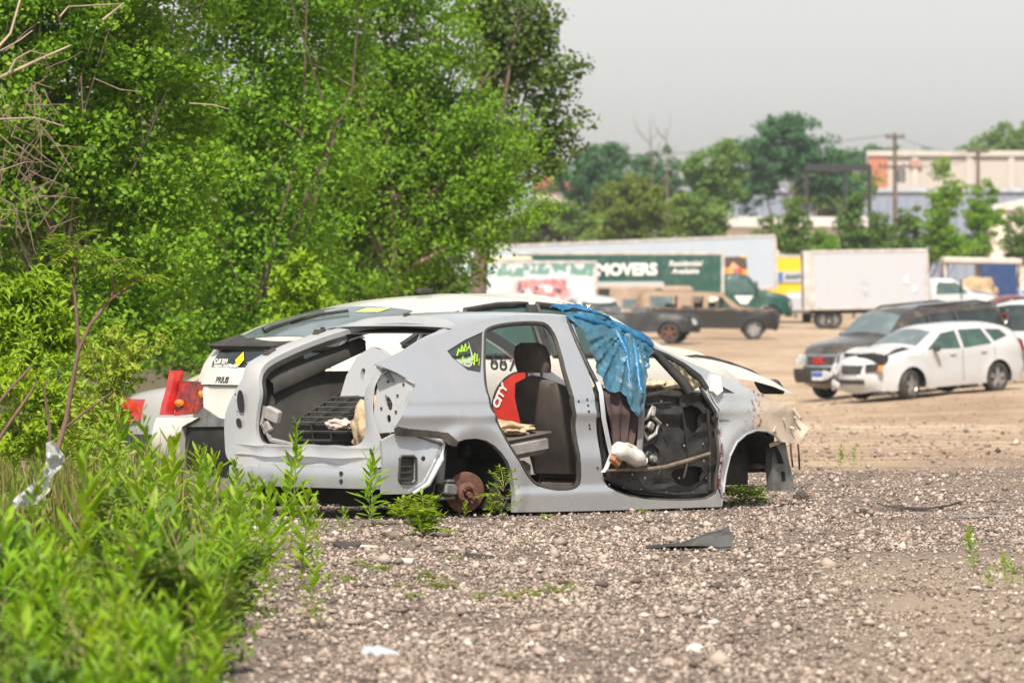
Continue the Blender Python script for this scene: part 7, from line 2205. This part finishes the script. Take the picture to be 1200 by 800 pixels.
# yellow-green shrubs
def shrub(label, u0, Y, ell, ncl, nl, ls, lm, tw=14, rc=(.1, .2), name='shrub', asp=.4):
    return tree(name, label, u0, Y, ell, ncl, nl, ls, lm, .005, rc, None, 'shrub', .3, 'bark_pale', asp, tw, .3, depth=1.)
shrub('lime green feathery shrub at the left edge', 30, 36, [(25, 355, 48, 45), (60, 395, 38, 42), (5, 400, 50, 60), (50, 340, 30, 24)], 130, 46, 13., 'lime', asp=.3)
shrub('yellowish small leaved shrub left of the taxi tail lamp', 160, 43.2, [(150, 430, 26, 40), (178, 415, 18, 26), (118, 430, 24, 44), (118, 478, 40, 40), (100, 500, 46, 50), (140, 390, 14, 20), (186, 395, 9, 18)], 130, 26, 8., 'yellowish', 40, (.07, .15))
shrub('lime green leafy shrub low at the left edge above the weeds', 50, 34.5, [(20, 450, 50, 36), (70, 470, 44, 34), (40, 510, 60, 30)], 90, 34, 10., 'lime', 10, asp=.35)
shrub('low green shrub under the lime one at the left edge', 30, 38, [(30, 500, 60, 50), (90, 520, 60, 40), (10, 440, 50, 40)], 110, 30, 8.5, 'yellowish', 20)
shrub('green bramble thicket behind the sapling', 80, 46, [(60, 440, 110, 60), (150, 520, 70, 40), (40, 520, 90, 50)], 150, 32, 9., 'mid', 20)

# ------------------------------------------------------------------ litter on the gravel
def flat_piece(name, label, cat, u, v, P, mat, thick=.01, Y=None, tilt=(0, 0, 0), bend=0.):
    Y = Y or FPX * CAMZ / (v - HOR); X = (u - 600) / FPX * Y
    mb = MB(); lift(mb, P, [], lambda a, b, d: (a, b, bend * a * a * 4 - d + .012 * noise.noise(Vector((a * 9, b * 9, u)))), .03, thick)
    o = mb.build(name, mat, None, 40); o.location = (X, Y, gz(X, Y) + .02); o.rotation_euler = tilt
    return tag(o, label, cat)
Yf = FPX * CAMZ / (645 - HOR); Xf = (808 - 600) / FPX * Yf
mb = MB(); rows = []
for k in range(19):
    t_ = k / 18
    x = -.25 + .48 * t_
    hgt = .04 + .075 * max(0, (t_ - .45) / .55) ** .8
    row = []
    for j in range(9):
        s_ = j / 8
        row.append(Vector((x + .02 * noise.noise(Vector((t_ * 5, s_ * 3, 0))), -.14 + .28 * s_ * (.35 + .65 * t_), .005 + hgt * math.sin(math.pi * min(1, .1 + s_ * .8)) * (.5 + .5 * t_) + .022 * math.sin(s_ * 17 + t_ * 5) * t_)))
    rows.append(row)
mb.grid(rows)
mb.grid([[p - Vector((0, 0, .014)) for p in r_] for r_ in rows])
o = mb.build('rubber_flap', pmat('dusty_rubber', (.05, .052, .05), (.02, .02, .021), 7, .7, bump=.3), None, 50); o.location = (Xf, Yf, .01)
tag(o, 'torn dark rubber flap lying on the gravel in front of the silver car', 'rubber flap')
def rock(name, label, u, v, d, col, seed, Y=None):
    Y = Y or FPX * CAMZ / (v - HOR); X = (u - 600) / FPX * Y
    mb = crumple((0, 0, 0), d, seed, amp=.35); o = mb.build(name, col, None, 40); o.location = (X, Y, gz(X, Y) + d[2] * .4)
    return tag(o, label, 'rock')
dk = pmat('dark_stone', (.075, .06, .05), (.035, .03, .026), 16, .9, bump=.5)
rock('rock', 'dark lump of stone on the gravel below the hanging grey bracket', 939, 586, (.05, .05, .045), dk, 1.)
rock('rock', 'flat dark stone left of the lump under the fender', 893, 588, (.05, .04, .022), dk, 2.)
rock('rock', 'dark stone at the right on the gravel lip', 1010, 601, (.05, .04, .02), dk, 4.)
rock('rock', 'pale large stone at the bottom middle of the gravel', 815, 762, (.035, .03, .022), pmat('pale_stone', (.62, .58, .52), (.45, .41, .36), 16, .9), 5.)
flat_piece('torn_liner', 'black torn strip of liner on the gravel lip at the right', 'debris', 1075, 598, [(-.28, -.06), (.0, -.09), (.25, -.05), (.3, .05), (.0, .07), (-.2, .05)], MT['rubber'], .01, bend=.12)
flat_piece('metal_strip', 'pale metal strip on the gravel at the right', 'debris', 1140, 608, [(-.18, -.02), (.2, -.02), (.2, .02), (-.18, .02)], MT['alloy'], .01)
flat_piece('glass_shard', 'blue grey glass shard at the bottom left of the gravel', 'glass shard', 443, 768, [(-.075, -.05), (.03, -.08), (.085, -.01), (.02, .06), (-.05, .05)], pmat('shard', (.42, .46, .50), (.34, .38, .42), 9, .25), .006, tilt=(.35, .1, .2))
flat_piece('rubber_scrap', 'black rubber scrap with a white end beside the weeds under the bumper', 'debris', 412, 642, [(-.11, -.03), (-.03, -.06), (.05, -.02), (.06, .04), (-.08, .05)], MT['rubber'], .02, tilt=(.3, 0, .1), bend=.5)
flat_piece('paper_scrap', 'pale paper scrap next to the black rubber scrap', 'paper', 432, 643, [(-.05, -.03), (.06, -.02), (.05, .03), (-.04, .03)], pmat('paper', (.62, .58, .5), (.5, .46, .4), 9, .8), .004, tilt=(.25, .1, 0))
flat_piece('bark_piece', 'dark grey bark piece on the gravel below the rear wheel', 'debris', 565, 655, [(-.10, -.02), (.08, -.03), (.10, .02), (-.06, .03)], dk, .02, tilt=(0, .15, .2))
flat_piece('wood_chip', 'pale flat board scrap on the gravel right of the weeds', 'debris', 460, 660, [(-.09, -.04), (.10, -.05), (.12, .03), (-.06, .04)], pmat('board', (.50, .46, .42), (.36, .32, .28), 9, .8), .012, tilt=(.15, 0, .1))
flat_piece('red_brick', 'broken red brick at the edge of the weeds', 'brick', 277, 651, [(-.05, -.04), (.06, -.03), (.05, .04), (-.04, .04)], pmat('brick', (.45, .10, .05), (.32, .07, .04), 16, .9), .06, tilt=(.2, .1, .3))
rock('yellow_wrapper', 'small yellow wrapper at the bottom edge of the weeds', 145, 792, (.02, .02, .012), pmat('wrapper', (.70, .45, .08), (.5, .3, .06), 20, .5), 7.)
# ------------------------------------------------------------------ haze
hz = MB(); hz.box((0, 230, 29), (1520, 1080, 62))
ho = hz.build('haze', None, None, None)
tag(ho, 'thin pale summer haze over the yard', 'haze', kind='stuff')
hm = bpy.data.materials.new('haze_air'); hm.use_nodes = True
hn = hm.node_tree.nodes; hn.clear()
hv = hn.new('ShaderNodeVolumePrincipled'); hout = hn.new('ShaderNodeOutputMaterial')
hv.inputs['Color'].default_value = (.86, .93, 1, 1)
hv.inputs['Density'].default_value = .00017
hv.inputs['Anisotropy'].default_value = .2
hm.node_tree.links.new(hv.outputs[0], hout.inputs['Volume'])
ho.data.materials.append(hm)
